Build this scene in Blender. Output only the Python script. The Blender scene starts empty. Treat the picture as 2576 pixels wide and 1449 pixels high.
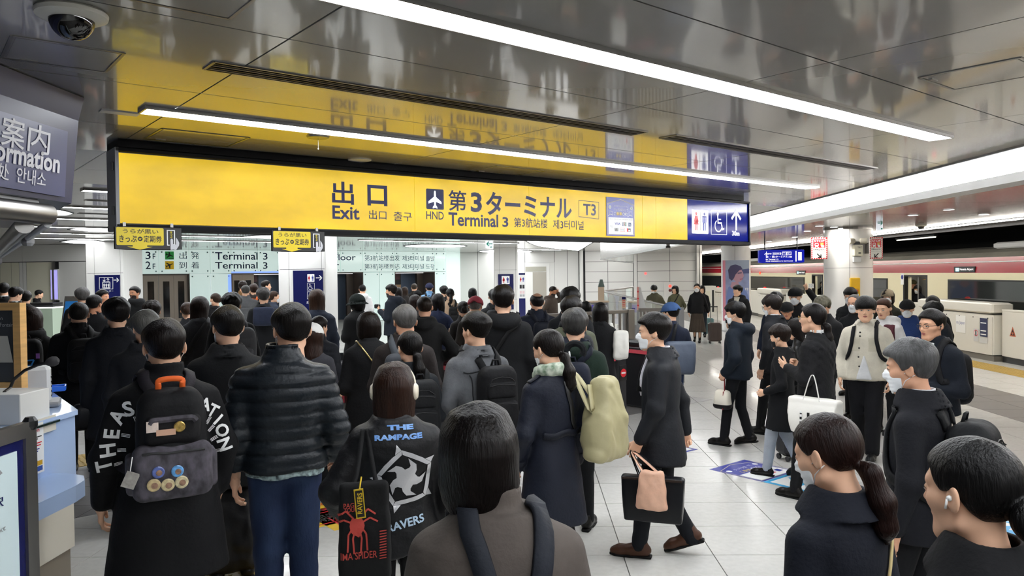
import bpy, bmesh, math, random
import numpy as np
from mathutils import Vector, Matrix
random.seed(7); np.random.seed(7)
PI = math.pi
scn = bpy.context.scene
col = scn.collection

# ---------------------------------------------------------------- camera
EYE = 1.93; FPX = 1912.0
def _cam():
    a = math.radians(1.26); p = math.radians(1.12); r = 0.0115
    f0 = np.array([-math.sin(a), math.cos(a), 0]); r0 = np.array([math.cos(a), math.sin(a), 0])
    f = f0*math.cos(p)+np.array([0, 0, -math.sin(p)]); u0 = np.cross(r0, f)
    return r0*math.cos(r)-u0*math.sin(r), u0*math.cos(r)+r0*math.sin(r), f
CR, CU, CF = _cam(); CC = np.array([0, 0, EYE])
cd = bpy.data.cameras.new('camera'); cam = bpy.data.objects.new('camera', cd); col.objects.link(cam)
cd.sensor_width = 36; cd.lens = FPX*36/2576; cd.clip_start = 0.05; cd.clip_end = 300
cam.matrix_world = Matrix(((CR[0], CU[0], -CF[0], 0), (CR[1], CU[1], -CF[1], 0), (CR[2], CU[2], -CF[2], EYE), (0, 0, 0, 1)))
scn.camera = cam
cd.dof.use_dof = False
# ---------------------------------------------------------------- world, exposure
w = bpy.data.worlds.new('world'); scn.world = w; w.use_nodes = True
w.node_tree.nodes['Background'].inputs[0].default_value = (0.9, 0.95, 1.0, 1)
w.node_tree.nodes['Background'].inputs[1].default_value = 0.7
vs = scn.view_settings
scn.display_settings.display_device = 'sRGB'
vs.view_transform = 'Standard'; vs.look = 'None'; vs.exposure = 0.0; vs.gamma = 1.0; vs.use_curve_mapping = False
cy = scn.cycles
cy.max_bounces = 6; cy.diffuse_bounces = 3; cy.glossy_bounces = 4; cy.transmission_bounces = 4; cy.transparent_max_bounces = 8
cy.caustics_reflective = False; cy.caustics_refractive = False; cy.sample_clamp_indirect = 10.0
STRIP = 36.0      # emission of the ceiling strip lights
COVE = 70.0       # emission of the cove lights
PSTRIP = 42.0   # platform edge strip lights
# ---------------------------------------------------------------- points from pixels
def ray(px, py): return CF+CR*(px-1288)/FPX-CU*(py-724.5)/FPX
def atz(px, py, z): d = ray(px, py); return CC+d*((z-EYE)/d[2])
def atD(px, py, D): return CC+ray(px, py)*D
def atX(px, py, X): d = ray(px, py); return CC+d*(X/d[0])
def atY(px, py, Y): d = ray(px, py); return CC+d*(Y/d[1])
TH = math.radians(49.75)
uS = np.array([math.sin(TH), math.cos(TH), 0]); vS = np.array([-math.cos(TH), math.sin(TH), 0]); UZ = np.array([0, 0, 1.0])
def ST(s, t, z=0.0): return uS*s+vS*t+UZ*z
# ---------------------------------------------------------------- materials
def lin(h):
    if isinstance(h, str):
        h = h.lstrip('#'); c = [int(h[i:i+2], 16)/255 for i in (0, 2, 4)]
    else: c = list(h)
    return tuple(x/12.92 if x <= 0.04045 else ((x+0.055)/1.055)**2.4 for x in c)
MATS = {}
def mat(name, color, rough=0.5, metal=0.0, emit=0.0, ecol=None, noise=0.0, nscale=8.0, bump=0.0, bscale=40.0, spec=0.5, coat=0.0, stretch=None, sheen=0.0, alpha=1.0, trans=0.0, color2=None):
    if name in MATS: return MATS[name]
    m = bpy.data.materials.new(name); m.use_nodes = True; nt = m.node_tree; b = nt.nodes['Principled BSDF']
    c = lin(color)+(1,)
    b.inputs['Base Color'].default_value = c; b.inputs['Roughness'].default_value = rough; b.inputs['Metallic'].default_value = metal
    b.inputs['Specular IOR Level'].default_value = spec
    if coat: b.inputs['Coat Weight'].default_value = coat; b.inputs['Coat Roughness'].default_value = 0.06
    if sheen: b.inputs['Sheen Weight'].default_value = sheen; b.inputs['Sheen Roughness'].default_value = 0.4
    if trans: b.inputs['Transmission Weight'].default_value = trans
    if alpha < 1: b.inputs['Alpha'].default_value = alpha
    if emit:
        b.inputs['Emission Color'].default_value = lin(ecol or color)+(1,); b.inputs['Emission Strength'].default_value = emit
    if noise or bump:
        tc = nt.nodes.new('ShaderNodeTexCoord'); mp = nt.nodes.new('ShaderNodeMapping'); nt.links.new(tc.outputs['Object'], mp.inputs[0])
        if stretch: mp.inputs['Scale'].default_value = stretch
        if noise:
            n = nt.nodes.new('ShaderNodeTexNoise'); n.inputs['Scale'].default_value = nscale; n.inputs['Detail'].default_value = 5; nt.links.new(mp.outputs[0], n.inputs['Vector'])
            r = nt.nodes.new('ShaderNodeValToRGB'); nt.links.new(n.outputs[0], r.inputs[0])
            lo = lin(color2)+(1,) if color2 else tuple(x*(1-noise) for x in c[:3])+(1,)
            hi = c if color2 else tuple(min(1, x*(1+noise)) for x in c[:3])+(1,)
            r.color_ramp.elements[0].position = .3; r.color_ramp.elements[1].position = .7
            r.color_ramp.elements[0].color = lo; r.color_ramp.elements[1].color = hi
            nt.links.new(r.outputs[0], b.inputs['Base Color'])
        if bump:
            n2 = nt.nodes.new('ShaderNodeTexNoise'); n2.inputs['Scale'].default_value = bscale; n2.inputs['Detail'].default_value = 4; nt.links.new(mp.outputs[0], n2.inputs['Vector'])
            bp = nt.nodes.new('ShaderNodeBump'); bp.inputs['Strength'].default_value = bump; bp.inputs['Distance'].default_value = 0.01
            nt.links.new(n2.outputs[0], bp.inputs['Height']); nt.links.new(bp.outputs[0], b.inputs['Normal'])
    MATS[name] = m
    return m
# ---------------------------------------------------------------- objects
WM = {}
def tag(o, label=None, cat=None, group=None, kind=None):
    if label: o['label'] = label
    if cat: o['category'] = cat
    if group: o['group'] = group
    if kind: o['kind'] = kind
    return o
def thing(name, label, cat, loc=(0, 0, 0), rotz=0.0, group=None, kind=None, mtx=None):
    o = bpy.data.objects.new(name, None); col.objects.link(o); o.empty_display_size = 0.1
    M = mtx if mtx is not None else Matrix.Translation(Vector([float(v) for v in loc])) @ Matrix.Rotation(rotz, 4, 'Z')
    o.matrix_world = M; WM[o.name] = M.copy()
    return tag(o, label, cat, group, kind)
def link(name, me, parent=None, M=None):
    """object whose mesh is in the parent's space (or in space M)"""
    o = bpy.data.objects.new(name, me); col.objects.link(o)
    if parent is not None:
        o.parent = parent; WM[o.name] = WM.get(parent.name, Matrix())
        if M is not None: o.matrix_local = M; WM[o.name] = WM[parent.name] @ M
    else:
        if M is not None: o.matrix_world = M
        WM[o.name] = M.copy() if M is not None else Matrix()
    return o
class MB:
    """collects shapes in WORLD coordinates"""
    def __init__(s): s.v = []; s.f = []; s.m = []
    def add(s, vs, fs, mi=0):
        n = len(s.v); s.v.extend([tuple(float(c) for c in v) for v in vs])
        for f in fs: s.f.append([i+n for i in f]); s.m.append(mi)
        return s
    def box(s, c, size, ax=None, mi=0, bev=0.0):
        ax = ax or (np.array([1., 0, 0]), np.array([0, 1., 0]), UZ); c = np.array(c, float)
        hx, hy, hz = [np.array(a)*d/2 for a, d in zip(ax, size)]
        if bev:
            b = min(bev, min(size)*.45)
            ix, iy = np.array(ax[0])*b, np.array(ax[1])*b
            ring = []
            for sx, sy, first in ((-1, -1, 0), (1, -1, 1), (1, 1, 0), (-1, 1, 1)):
                p = sx*hx+sy*hy; a_ = p-sx*ix; b_ = p-sy*iy
                ring += ([b_, a_] if first == 0 else [a_, b_])
            iz = np.array(ax[2])*b; vs = []
            for off, sc in ((-hz, 1), (-hz+iz, 0), (hz-iz, 0), (hz, 1)):
                for p in ring: vs.append(c+p*(1 if not sc else (1-b/max(.5*min(size[0], size[1]), 1e-6)*.6))+off)
            fs = [list(range(7, -1, -1)), list(range(24, 32))]
            for k in range(3):
                for i in range(8): j = (i+1) % 8; fs.append([k*8+i, k*8+j, k*8+8+j, k*8+8+i])
            return s.add(vs, fs, mi)
        vs = [c+sx*hx+sy*hy+sz*hz for sz in (-1, 1) for sy in (-1, 1) for sx in (-1, 1)]
        return s.add(vs, [(0, 2, 3, 1), (4, 5, 7, 6), (0, 1, 5, 4), (2, 6, 7, 3), (0, 4, 6, 2), (1, 3, 7, 5)], mi)
    def boxw(s, x0, x1, y0, y1, z0, z1, mi=0): return s.box(((x0+x1)/2, (y0+y1)/2, (z0+z1)/2), (abs(x1-x0), abs(y1-y0), abs(z1-z0)), None, mi)
    def prism(s, pts, off, mi=0):
        """polygon pts (3D), extruded by vector off"""
        n = len(pts); pts = [np.array(p, float) for p in pts]; off = np.array(off, float)
        vs = pts+[p+off for p in pts]
        nrm = np.zeros(3)
        for i in range(n): nrm += np.cross(pts[i]-pts[0], pts[(i+1) % n]-pts[0])
        fl = np.dot(nrm, off) > 0
        a = list(range(n)); b = [i+n for i in range(n)]
        fs = [a[::-1] if fl else a, b if fl else b[::-1]]
        for i in range(n):
            j = (i+1) % n; q = [i, j, j+n, i+n]; fs.append(q if fl else q[::-1])
        return s.add(vs, fs, mi)
    def tube(s, path, r, n=10, mi=0, cap=True):
        path = [np.array(p, float) for p in path]; rs = r if hasattr(r, '__len__') else [r]*len(path)
        vs = []; prev = None
        for i, p in enumerate(path):
            d = path[min(i+1, len(path)-1)]-path[max(i-1, 0)]; d = d/(np.linalg.norm(d)+1e-9)
            if prev is None:
                a = np.cross(d, UZ if abs(d[2]) < .9 else np.array([1., 0, 0]))
            else: a = prev-d*np.dot(prev, d)
            a = a/(np.linalg.norm(a)+1e-9); b = np.cross(d, a); prev = a
            for k in range(n): vs.append(p+rs[i]*(math.cos(2*PI*k/n)*a+math.sin(2*PI*k/n)*b))
        fs = []
        for i in range(len(path)-1):
            for k in range(n): fs.append([i*n+k, i*n+(k+1) % n, (i+1)*n+(k+1) % n, (i+1)*n+k])
        if cap: fs += [list(range(n))[::-1], [(len(path)-1)*n+k for k in range(n)]]
        return s.add(vs, fs, mi)
    def lathe(s, c, prof, n=24, mi=0, axis=UZ):
        axis = np.array(axis, float); a = np.cross(axis, [0, 1, 0] if abs(axis[1]) < .9 else [1, 0, 0]); a /= np.linalg.norm(a); b = np.cross(axis, a)
        vs = []; fs = []
        for r, z in prof:
            for k in range(n): vs.append(np.array(c)+axis*z+r*(math.cos(2*PI*k/n)*a+math.sin(2*PI*k/n)*b))
        for i in range(len(prof)-1):
            for k in range(n): fs.append([i*n+k, i*n+(k+1) % n, (i+1)*n+(k+1) % n, (i+1)*n+k])
        fs += [list(range(n))[::-1], [(len(prof)-1)*n+k for k in range(n)]]
        return s.add(vs, fs, mi)
    def build(s, name, mats, parent=None, smooth=False, kind=None, label=None, local=False):
        me = bpy.data.meshes.new(name)
        vs = s.v
        if parent is not None and not local:
            inv = np.array(WM[parent.name].inverted()); V = np.array(vs); vs = (V@inv[:3, :3].T+inv[:3, 3]).tolist()
        me.from_pydata(vs, [], s.f); 
        for m in (mats if isinstance(mats, (list, tuple)) else [mats]): me.materials.append(m)
        if any(s.m): me.polygons.foreach_set('material_index', s.m)
        if smooth: me.polygons.foreach_set('use_smooth', [True]*len(s.f)); me.set_sharp_from_angle(angle=math.radians(40))
        me.update()
        o = link(name, me, parent)
        if kind: o['kind'] = kind
        if label: o['label'] = label
        return o
# ---------------------------------------------------------------- flat boards: lettering, pictograms
TXT = {}
def text_polys(body, bold=0.0, spacing=1.0):
    key = (body, bold, spacing)
    if key in TXT: return TXT[key]
    cu = bpy.data.curves.new('tmp', 'FONT'); cu.body = body; cu.size = 1.0; cu.offset = bold; cu.space_character = spacing; cu.resolution_u = 3
    cu.fill_mode = 'FRONT'
    o = bpy.data.objects.new('tmp', cu); col.objects.link(o)
    dg = bpy.context.evaluated_depsgraph_get(); me = bpy.data.meshes.new_from_object(o.evaluated_get(dg))
    v = np.array([tuple(p.co) for p in me.vertices]) if len(me.vertices) else np.zeros((0, 3)); f = [list(p.vertices) for p in me.polygons]
    bpy.data.objects.remove(o); bpy.data.curves.remove(cu); bpy.data.meshes.remove(me)
    TXT[key] = (v[:, :2] if len(v) else v, f)
    return TXT[key]
class Board:
    """flat surface: origin O (top left), u to the right, d downwards, n towards the viewer"""
    def __init__(s, O, u, d, W, Hh, parent, mirror=False):
        s.O = np.array(O, float); s.W = W; s.H = Hh
        s.u = np.array(u, float)/np.linalg.norm(u); s.d = np.array(d, float)/np.linalg.norm(d); s.n = np.cross(s.d, s.u)*1.0; s.p = parent
    def P(s, x, y, l=0.001): return s.O+s.u*x*s.W+s.d*y*s.H+s.n*l
    def poly(s, pts, m, name='mark', l=0.001, mb=None):
        b = mb or MB(); P = [s.P(x, y, l) for x, y in pts]
        a = sum((pts[i][0]*pts[(i+1) % len(pts)][1]-pts[(i+1) % len(pts)][0]*pts[i][1]) for i in range(len(pts)))
        b.add(P, [list(range(len(P))) if a < 0 else list(range(len(P)))[::-1]])
        if mb is None: return b.build(name, m, s.p)
    def rect(s, x0, y0, x1, y1, m, name='mark', l=0.001, r=0.0, mb=None):
        if r:
            rx, ry = r/s.W, r/s.H; pts = []
            for cx, cy_, a0 in ((x1-rx, y0+ry, -90), (x1-rx, y1-ry, 0), (x0+rx, y1-ry, 90), (x0+rx, y0+ry, 180)):
                for k in range(5):
                    a = math.radians(a0+k*22.5); pts.append((cx+rx*math.cos(a), cy_+ry*math.sin(a)))
        else: pts = [(x0, y0), (x1, y0), (x1, y1), (x0, y1)]
        return s.poly(pts, m, name, l, mb)
    def circ(s, x, y, r, m, name='mark', l=0.001, n=20, mb=None, sx=1, sy=1):
        return s.poly([(x+r*sx/s.W*math.cos(2*PI*k/n), y+r*sy/s.H*math.sin(2*PI*k/n)) for k in range(n)], m, name, l, mb)
    def line(s, pts, wd, m, name='mark', l=0.001, mb=None, closed=False):
        b = mb or MB(); n = len(pts)
        for i in range(n if closed else n-1):
            a = s.P(*pts[i], l); c = s.P(*pts[(i+1) % n], l); t = c-a; L = np.linalg.norm(t)+1e-9; t /= L; q = np.cross(s.n, t)*wd/2; e = t*wd/2
            b.add([a-e-q, c+e-q, c+e+q, a-e+q], [(0, 1, 2, 3)])
        if mb is None: return b.build(name, m, s.p)
    def text(s, body, x, y, h, m, name='lettering', bold=0.0, spacing=1.0, l=0.0015, width=None, align='L', mb=None, rot=0.0, sq=1.0):
        """y = baseline (fraction), h = size in metres (em), width = total width as a fraction (scales x)"""
        v, f = text_polys(body, bold, spacing)
        if not len(v): return None
        v = v.copy()*h; x0, x1 = v[:, 0].min(), v[:, 0].max(); v[:, 0] -= x0; wdt = x1-x0
        if width is not None: v[:, 0] *= width*s.W/wdt; wdt = width*s.W
        if align == 'C': v[:, 0] -= wdt/2
        if align == 'R': v[:, 0] -= wdt
        v[:, 1] *= sq
        if rot: c_, s_ = math.cos(rot), math.sin(rot); v = v@np.array([[c_, s_], [-s_, c_]])
        P = s.P(x, y, l)[None]+v[:, :1]*s.u[None]-v[:, 1:]*s.d[None]
        b = mb or MB(); b.add(P, f)
        if mb is None: return b.build(name, m, s.p)
def pict_woman(B, x, y, h, m, mb=None):
    k = h; X = lambda a: x+a*k/B.W; Y = lambda a: y+a*k/B.H
    b = MB(); B.circ(X(0), Y(.09), .085*k, m, mb=b)
    B.poly([(X(-.11), Y(.2)), (X(.11), Y(.2)), (X(.2), Y(.52)), (X(.15), Y(.54)), (X(.09), Y(.33)), (X(.2), Y(.68)), (X(-.2), Y(.68)), (X(-.09), Y(.33)), (X(-.15), Y(.54)), (X(-.2), Y(.52))], m, mb=b)
    B.rect(X(-.085), Y(.67), X(-.015), Y(1), m, mb=b); B.rect(X(.015), Y(.67), X(.085), Y(1), m, mb=b)
    return b.build('woman_pictogram', m, B.p)
def pict_man(B, x, y, h, m):
    k = h; X = lambda a: x+a*k/B.W; Y = lambda a: y+a*k/B.H
    b = MB(); B.circ(X(0), Y(.09), .085*k, m, mb=b)
    B.rect(X(-.12), Y(.2), X(.12), Y(.6), m, mb=b); B.rect(X(-.2), Y(.2), X(-.14), Y(.56), m, mb=b); B.rect(X(.14), Y(.2), X(.2), Y(.56), m, mb=b)
    B.rect(X(-.2), Y(.2), X(.2), Y(.26), m, mb=b)
    B.rect(X(-.12), Y(.58), X(-.02), Y(1), m, mb=b); B.rect(X(.02), Y(.58), X(.12), Y(1), m, mb=b)
    return b.build('man_pictogram', m, B.p)
def pict_wheelchair(B, x, y, h, m):
    k = h; X = lambda a: x+a*k/B.W; Y = lambda a: y+a*k/B.H
    b = MB(); B.circ(X(-.1), Y(.09), .085*k, m, mb=b)
    B.line([(X(-.1), Y(.2)), (X(-.08), Y(.55)), (X(.2), Y(.55)), (X(.3), Y(.88)), (X(.42), Y(.84))], .075*k, m, mb=b)
    B.line([(X(-.08), Y(.36)), (X(.15), Y(.36))], .06*k, m, mb=b)
    pts = []
    for i in range(15):
        a = math.radians(-125-i*17); pts.append((X(-.04+.3*math.cos(a)), Y(.7+.3*math.sin(a)*-1*-1)))
    B.line(pts, .055*k, m, mb=b)
    return b.build('wheelchair_pictogram', m, B.p)
def pict_arrow(B, x, y, h, ang, m, name='arrow', wd=.14):
    k = h; c_, s_ = math.cos(ang), math.sin(ang)
    def q(a, b_): return (x+(a*c_-b_*s_)*k/B.W, y+(a*s_+b_*c_)*k/B.H)
    b = MB(); B.line([q(0, .5), q(0, -.42)], wd*k, m, mb=b)
    B.line([q(-.36, -.08), q(0, -.45), q(.36, -.08)], wd*k, m, mb=b)
    return b.build(name, m, B.p)
def pict_plane(B, x, y, h, m, name='plane_pictogram', ang=0.0, sx=1.0):
    k = h; c_, s_ = math.cos(ang), math.sin(ang)
    out = [(0, -.5), (.06, -.44), (.07, -.15), (.46, .12), (.46, .24), (.07, .12), (.06, .3), (.16, .42), (.16, .5), (0, .45)]
    pts = out+[(-a, b_) for a, b_ in out[::-1][1:-1]]
    P = [(x+(a*c_-b_*s_)*k*sx/B.W, y+(a*s_+b_*c_)*k/B.H) for a, b_ in pts]
    return B.poly(P, m, name, l=.0015)
def _board_at(s, px, py):
    d = ray(px, py); t = np.dot(s.O-CC, s.n)/np.dot(d, s.n); P = CC+d*t-s.O
    return float(P@s.u)/s.W, float(P@s.d)/s.H
def _board_fit(s, body, box, m, name='lettering', bold=0.0, spacing=1.0, px=True, l=0.0015, mb=None):
    """lettering whose outline fills the box (x0, y0, x1, y1)"""
    if px:
        x0, y0 = s.at(box[0], (box[1]+box[3])/2)[0], s.at((box[0]+box[2])/2, box[1])[1]
        x1, y1 = s.at(box[2], (box[1]+box[3])/2)[0], s.at((box[0]+box[2])/2, box[3])[1]
    else: x0, y0, x1, y1 = box
    v, f = text_polys(body, bold, spacing); v = v.copy(); mn, mx = v.min(0), v.max(0)
    X = x0+(v[:, 0]-mn[0])/(mx[0]-mn[0])*(x1-x0); Y = y1-(v[:, 1]-mn[1])/(mx[1]-mn[1])*(y1-y0)
    P = s.O[None]+X[:, None]*s.W*s.u[None]+Y[:, None]*s.H*s.d[None]+s.n[None]*l
    b = mb or MB(); b.add(P, f)
    if mb is None: return b.build(name, m, s.p)
Board.at = _board_at; Board.fit = _board_fit
def clip(poly, n, c):
    """keep the part of a 2D convex polygon with dot(p, n) <= c"""
    out = []; k = len(poly)
    for i in range(k):
        a, b = poly[i], poly[(i+1) % k]; da = a[0]*n[0]+a[1]*n[1]-c; db = b[0]*n[0]+b[1]*n[1]-c
        if da <= 0: out.append(a)
        if (da < 0) != (db < 0) and abs(da-db) > 1e-9:
            t = da/(da-db); out.append((a[0]+(b[0]-a[0])*t, a[1]+(b[1]-a[1])*t))
    return out if len(out) > 2 else []
def area(p): return abs(sum(p[i][0]*p[(i+1) % len(p)][1]-p[(i+1) % len(p)][0]*p[i][1] for i in range(len(p))))/2
def inset(poly, d):
    c = np.mean(poly, 0); out = []; n = len(poly); P = [np.array(p) for p in poly]
    sg = 1 if sum(P[i][0]*P[(i+1) % n][1]-P[(i+1) % n][0]*P[i][1] for i in range(n)) > 0 else -1
    for i in range(n):
        a, b, e = P[i-1], P[i], P[(i+1) % n]; u = b-a; w_ = e-b; u = u/(np.linalg.norm(u)+1e-9); w_ = w_/(np.linalg.norm(w_)+1e-9)
        n1 = np.array([-u[1], u[0]])*sg; n2 = np.array([-w_[1], w_[0]])*sg; k = n1+n2; L = k@k
        out.append(b+k*(2*d/L if L > .3 else 0)*1.0)
    return [tuple(p) for p in out]
# ================================================================ materials of the place
m_ceil = mat('ceiling_enamel', '#a09f9b', .26, 0.22, noise=.05, nscale=1.3, coat=.7)
m_ceil.node_tree.nodes['Principled BSDF'].inputs['Coat IOR'].default_value = 1.75
m_ceilw = mat('ceiling_white', '#e9e9e6', .4)
m_joint = mat('joint_black', '#17181a', .6)
m_tile = mat('floor_tile', '#d6d4ce', .22, noise=.05, nscale=22, coat=.15)
m_tiled = mat('floor_tile_grey', '#7b7875', .3, noise=.06, nscale=30)
m_grout = mat('floor_grout', '#5f5c58', .8)
m_tact = mat('tactile_yellow', '#b99a4c', .55, noise=.12, nscale=14)
m_wall = mat('wall_enamel', '#d9d8d4', .28)
m_wallg = mat('wall_enamel_grey', '#cfceca', .3)
m_ledp = mat('led_platform', '#ffffff', .5, emit=PSTRIP, ecol='#fffaf0')
m_colw = mat('column_enamel', '#ebe9e5', .22)
m_blk = mat('black_metal', '#141416', .35)
m_mblk = mat('matt_black', '#08080a', .6, spec=.15)
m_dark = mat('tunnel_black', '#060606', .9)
m_steel = mat('brushed_steel', '#9a9894', .3, .9)
m_bronze = mat('satin_rail_metal', '#7f7a73', .38, .6)
m_led = mat('led_white', '#ffffff', .5, emit=STRIP, ecol='#f6faff')
m_cove = mat('cove_white', '#f2f2f0', .5)
m_coveled = mat('cove_led', '#ffffff', .5, emit=COVE, ecol='#fbfcff')
m_navy = mat('navy_sign', '#0a166c', .10, emit=.14, ecol='#0b1f9a', spec=.12)
m_navyd = mat('navy_panel', '#14184a', .2)
m_navyt = mat('navy_print', '#15194f', .25)
m_white = mat('white_print', '#f4f4f2', .4)
m_whiteE = mat('white_lit_print', '#ffffff', .4, emit=.8)
m_red = mat('red_print', '#d3222e', .35)
m_blueP = mat('blue_print', '#1f2f8f', .35)
m_yelE = mat('yellow_lit', '#8f7410', .3, spec=.3, emit=.72, ecol='#f6cd0c', noise=.0)
m_blkp = mat('black_print', '#0c0c0c', .4)
m_grey = mat('grey_plastic', '#8d8e90', .4)
m_lgrey = mat('light_grey_plastic', '#cfd0cf', .35)
def _yellow():
    nt = m_yelE.node_tree; b = nt.nodes['Principled BSDF']; tc = nt.nodes.new('ShaderNodeTexCoord'); mp = nt.nodes.new('ShaderNodeMapping')
    mp.inputs['Scale'].default_value = (1, 1, 2.2); n = nt.nodes.new('ShaderNodeTexNoise'); n.inputs['Scale'].default_value = 1.6; n.inputs['Detail'].default_value = 3
    r = nt.nodes.new('ShaderNodeMapRange'); r.inputs[1].default_value = .3; r.inputs[2].default_value = .7; r.inputs[3].default_value = .56; r.inputs[4].default_value = .88
    nt.links.new(tc.outputs['Object'], mp.inputs[0]); nt.links.new(mp.outputs[0], n.inputs[0]); nt.links.new(n.outputs[0], r.inputs[0]); nt.links.new(r.outputs[0], b.inputs['Emission Strength'])
_yellow()
ZC = 2.93; ZP = 2.78      # concourse and platform ceilings
XE = 4.05; XP = 5.05      # edges of the light cove
# ================================================================ floor
PX, PY, X0, Y0 = .613, .588, 1.236, 5.155
floor = MB().boxw(-18, 9.75, -3, 46, -.4, -.008).build('floor', m_grout); floor['kind'] = 'structure'
BAND = ((-1, 6.95), (9.46, 8.75))
TILES = []
for i in range(-32, 15):
    for j in range(-6, 70):
        x0, y0 = X0+i*PX, Y0+j*PY; sq = [(x0, y0), (x0+PX, y0), (x0+PX, y0+PY), (x0, y0+PY)]
        if x0 > 9.7 or x0 < -17: continue
        c = ((x0+PX/2), (y0+PY/2)); D = c[0]*CF[0]+c[1]*CF[1]
        if D < 1.2 or abs((c[0]*CR[0]+c[1]*CR[1])/D) > .78: continue
        dark = 6.1 < c[0] < 7.5
        pieces = []
        a = clip(sq, (-vS[0], -vS[1]), -6.95); lo = clip(sq, (vS[0], vS[1]), 6.95)
        if lo: pieces.append((lo, dark))
        if a:
            b = clip(a, (vS[0], vS[1]), 8.75); hi = clip(a, (-vS[0], -vS[1]), -8.75)
            if hi: pieces.append((hi, dark))
            if b:
                c1 = clip(b, (uS[0], uS[1]), 9.46); c2 = clip(b, (-uS[0], -uS[1]), -9.46)
                if c1: pieces.append((c1, True))
                if c2: pieces.append((c2, dark))
        for p, dk in pieces:
            if area(p) > .004: TILES.append((p, dk, c))
def tile_prism(mb, p, mi): 
    q = inset(p, .0035); return mb.prism([(x, y, 0.0) for x, y in q], (0, 0, -.02), mi)
# tactile paving: domes as real bumps on yellow strips
def tactile(name, pts, axis, n_label):
    mb = MB().prism([(p[0], p[1], .0045) for p in pts], (0, 0, -.006)); o = mb.build(name, m_tact, floor)
    P = np.array([p[:2] for p in pts]); a = P[1]-P[0]; b = P[3]-P[0]; La, Lb = np.linalg.norm(a), np.linalg.norm(b); d = MB()
    for i in range(int(La/.06)):
        for j in range(int(Lb/.06)):
            c = P[0]+a*(i+.5)/int(La/.06)+b*(j+.5)/int(Lb/.06)
            d.lathe((c[0], c[1], .004), [(.016, 0), (.010, .006)], 5)
    k = d.build('dome_rows', m_tact, o); k['kind'] = 'stuff'
    return o
xt0, xt1 = 8.62, 9.22
tactile('tactile_strip', [(xt0, 9, 0), (xt1, 9, 0), (xt1, 24, 0), (xt0, 24, 0)], 0, 0)
q = [ST(-1.2, 8.8), ST(4.2, 8.8), ST(4.2, 9.4), ST(-1.2, 9.4)]; tactile('tactile_strip', q, 0, 0)
c0 = atz(525, 1440, 0); q = [c0+uS*a+vS*b for a, b in ((-.3, -.6), (.3, -.6), (.3, .3), (-.3, .3))]; tactile('tactile_strip', q, 0, 0)
# ================================================================ ceiling
ceil = MB().boxw(-18, XE, -4, 38, ZC+.03, ZC+.25).build('ceiling', m_joint); ceil['kind'] = 'structure'
PANELS = []
for i in range(-8, 20):
    for j in range(-6, 32):
        s0, t0 = 1.31+(i-1)*2.215, 1.90+(j-1)*1.2
        sq = [ST(s0, t0)[:2], ST(s0+2.215, t0)[:2], ST(s0+2.215, t0+1.2)[:2], ST(s0, t0+1.2)[:2]]
        sq = [tuple(p) for p in sq]
        for n_, c_ in (((1, 0), XE), ((-1, 0), 17), ((0, -1), 3.5), ((0, 1), 37)):
            sq = clip(sq, n_, c_) if sq else sq
        if not sq or area(sq) < .02: continue
        white = 6.6 < t0 < 9.0 and s0 > -3
        cx, cyy = np.mean(sq, 0); D = cx*CF[0]+cyy*CF[1]; lat = (cx*CR[0]+cyy*CR[1])
        vis = D > .8 and abs(lat/D) < .85 and D > 2.0
        PANELS.append((0 if vis else 1, D if D > 0 else 99, sq, white))
PANELS.sort(key=lambda a: (a[0], a[1]))
rest = MB(); nP = 0
for vis, D, sq, white in PANELS:
    q = inset(sq, .0045); pr = [(x, y, ZC) for x, y in q]
    if vis == 0 and nP < 190:
        o = MB().prism(pr, (0, 0, .028)).build('panel', m_ceilw if white else m_ceil, ceil); nP += 1
    else: rest.prism(pr, (0, 0, .028), 1 if white else 0)
rest.build('panel_field', [m_ceil, m_ceilw], ceil, kind='stuff')
# edge trim of the ceiling, cove and platform ceiling
tr = MB().boxw(XE, XE+.03, -4, 38, ZC-.012, ZC+.3).build('trim_1', m_grey, kind='structure')
cv = MB(); prof = [(XE+.03, ZC+.28), (4.35, 3.30), (4.62, 3.20), (4.80, 3.05), (4.90, 2.93), (4.93, 2.86)]
for (x0, z0), (x1, z1) in zip(prof[:-1], prof[1:]): cv.add([(x0, -4, z0), (x1, -4, z1), (x1, 44, z1), (x0, 44, z0)], [(0, 1, 2, 3)])
cove = cv.build('ceiling_cove', m_cove); cove['kind'] = 'structure'
lb = MB().boxw(4.80, 4.90, -4, 44, 2.868, 2.885).build('cove_led', m_coveled, cove)
MB().boxw(4.78, XP, -4, 44, ZP-.01, 2.862).build('cove_ledge', m_cove, cove)
pc = MB().boxw(XP, 9.5, -4, 46, ZP+.03, ZP+.3).build('ceiling_platform', m_joint); pc['kind'] = 'structure'
pf = MB()
for i in range(3):
    for j in range(25):
        x0 = XP+.01+i*1.483; y0 = -4+j*2.0; pf.prism([(x0, y0+.006, ZP), (x0+1.474, y0+.006, ZP), (x0+1.474, y0+1.994, ZP), (x0, y0+1.994, ZP)], (0, 0, .03))
m_ceil2 = mat('platform_ceiling_enamel', '#85827e', .12, .5)
pf.build('panel_field', m_ceil2, pc, kind='stuff')
MB().boxw(9.47, 9.53, -4, 46, ZP-.03, ZP+.34).build('trim_2', m_blk, kind='structure')
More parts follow.
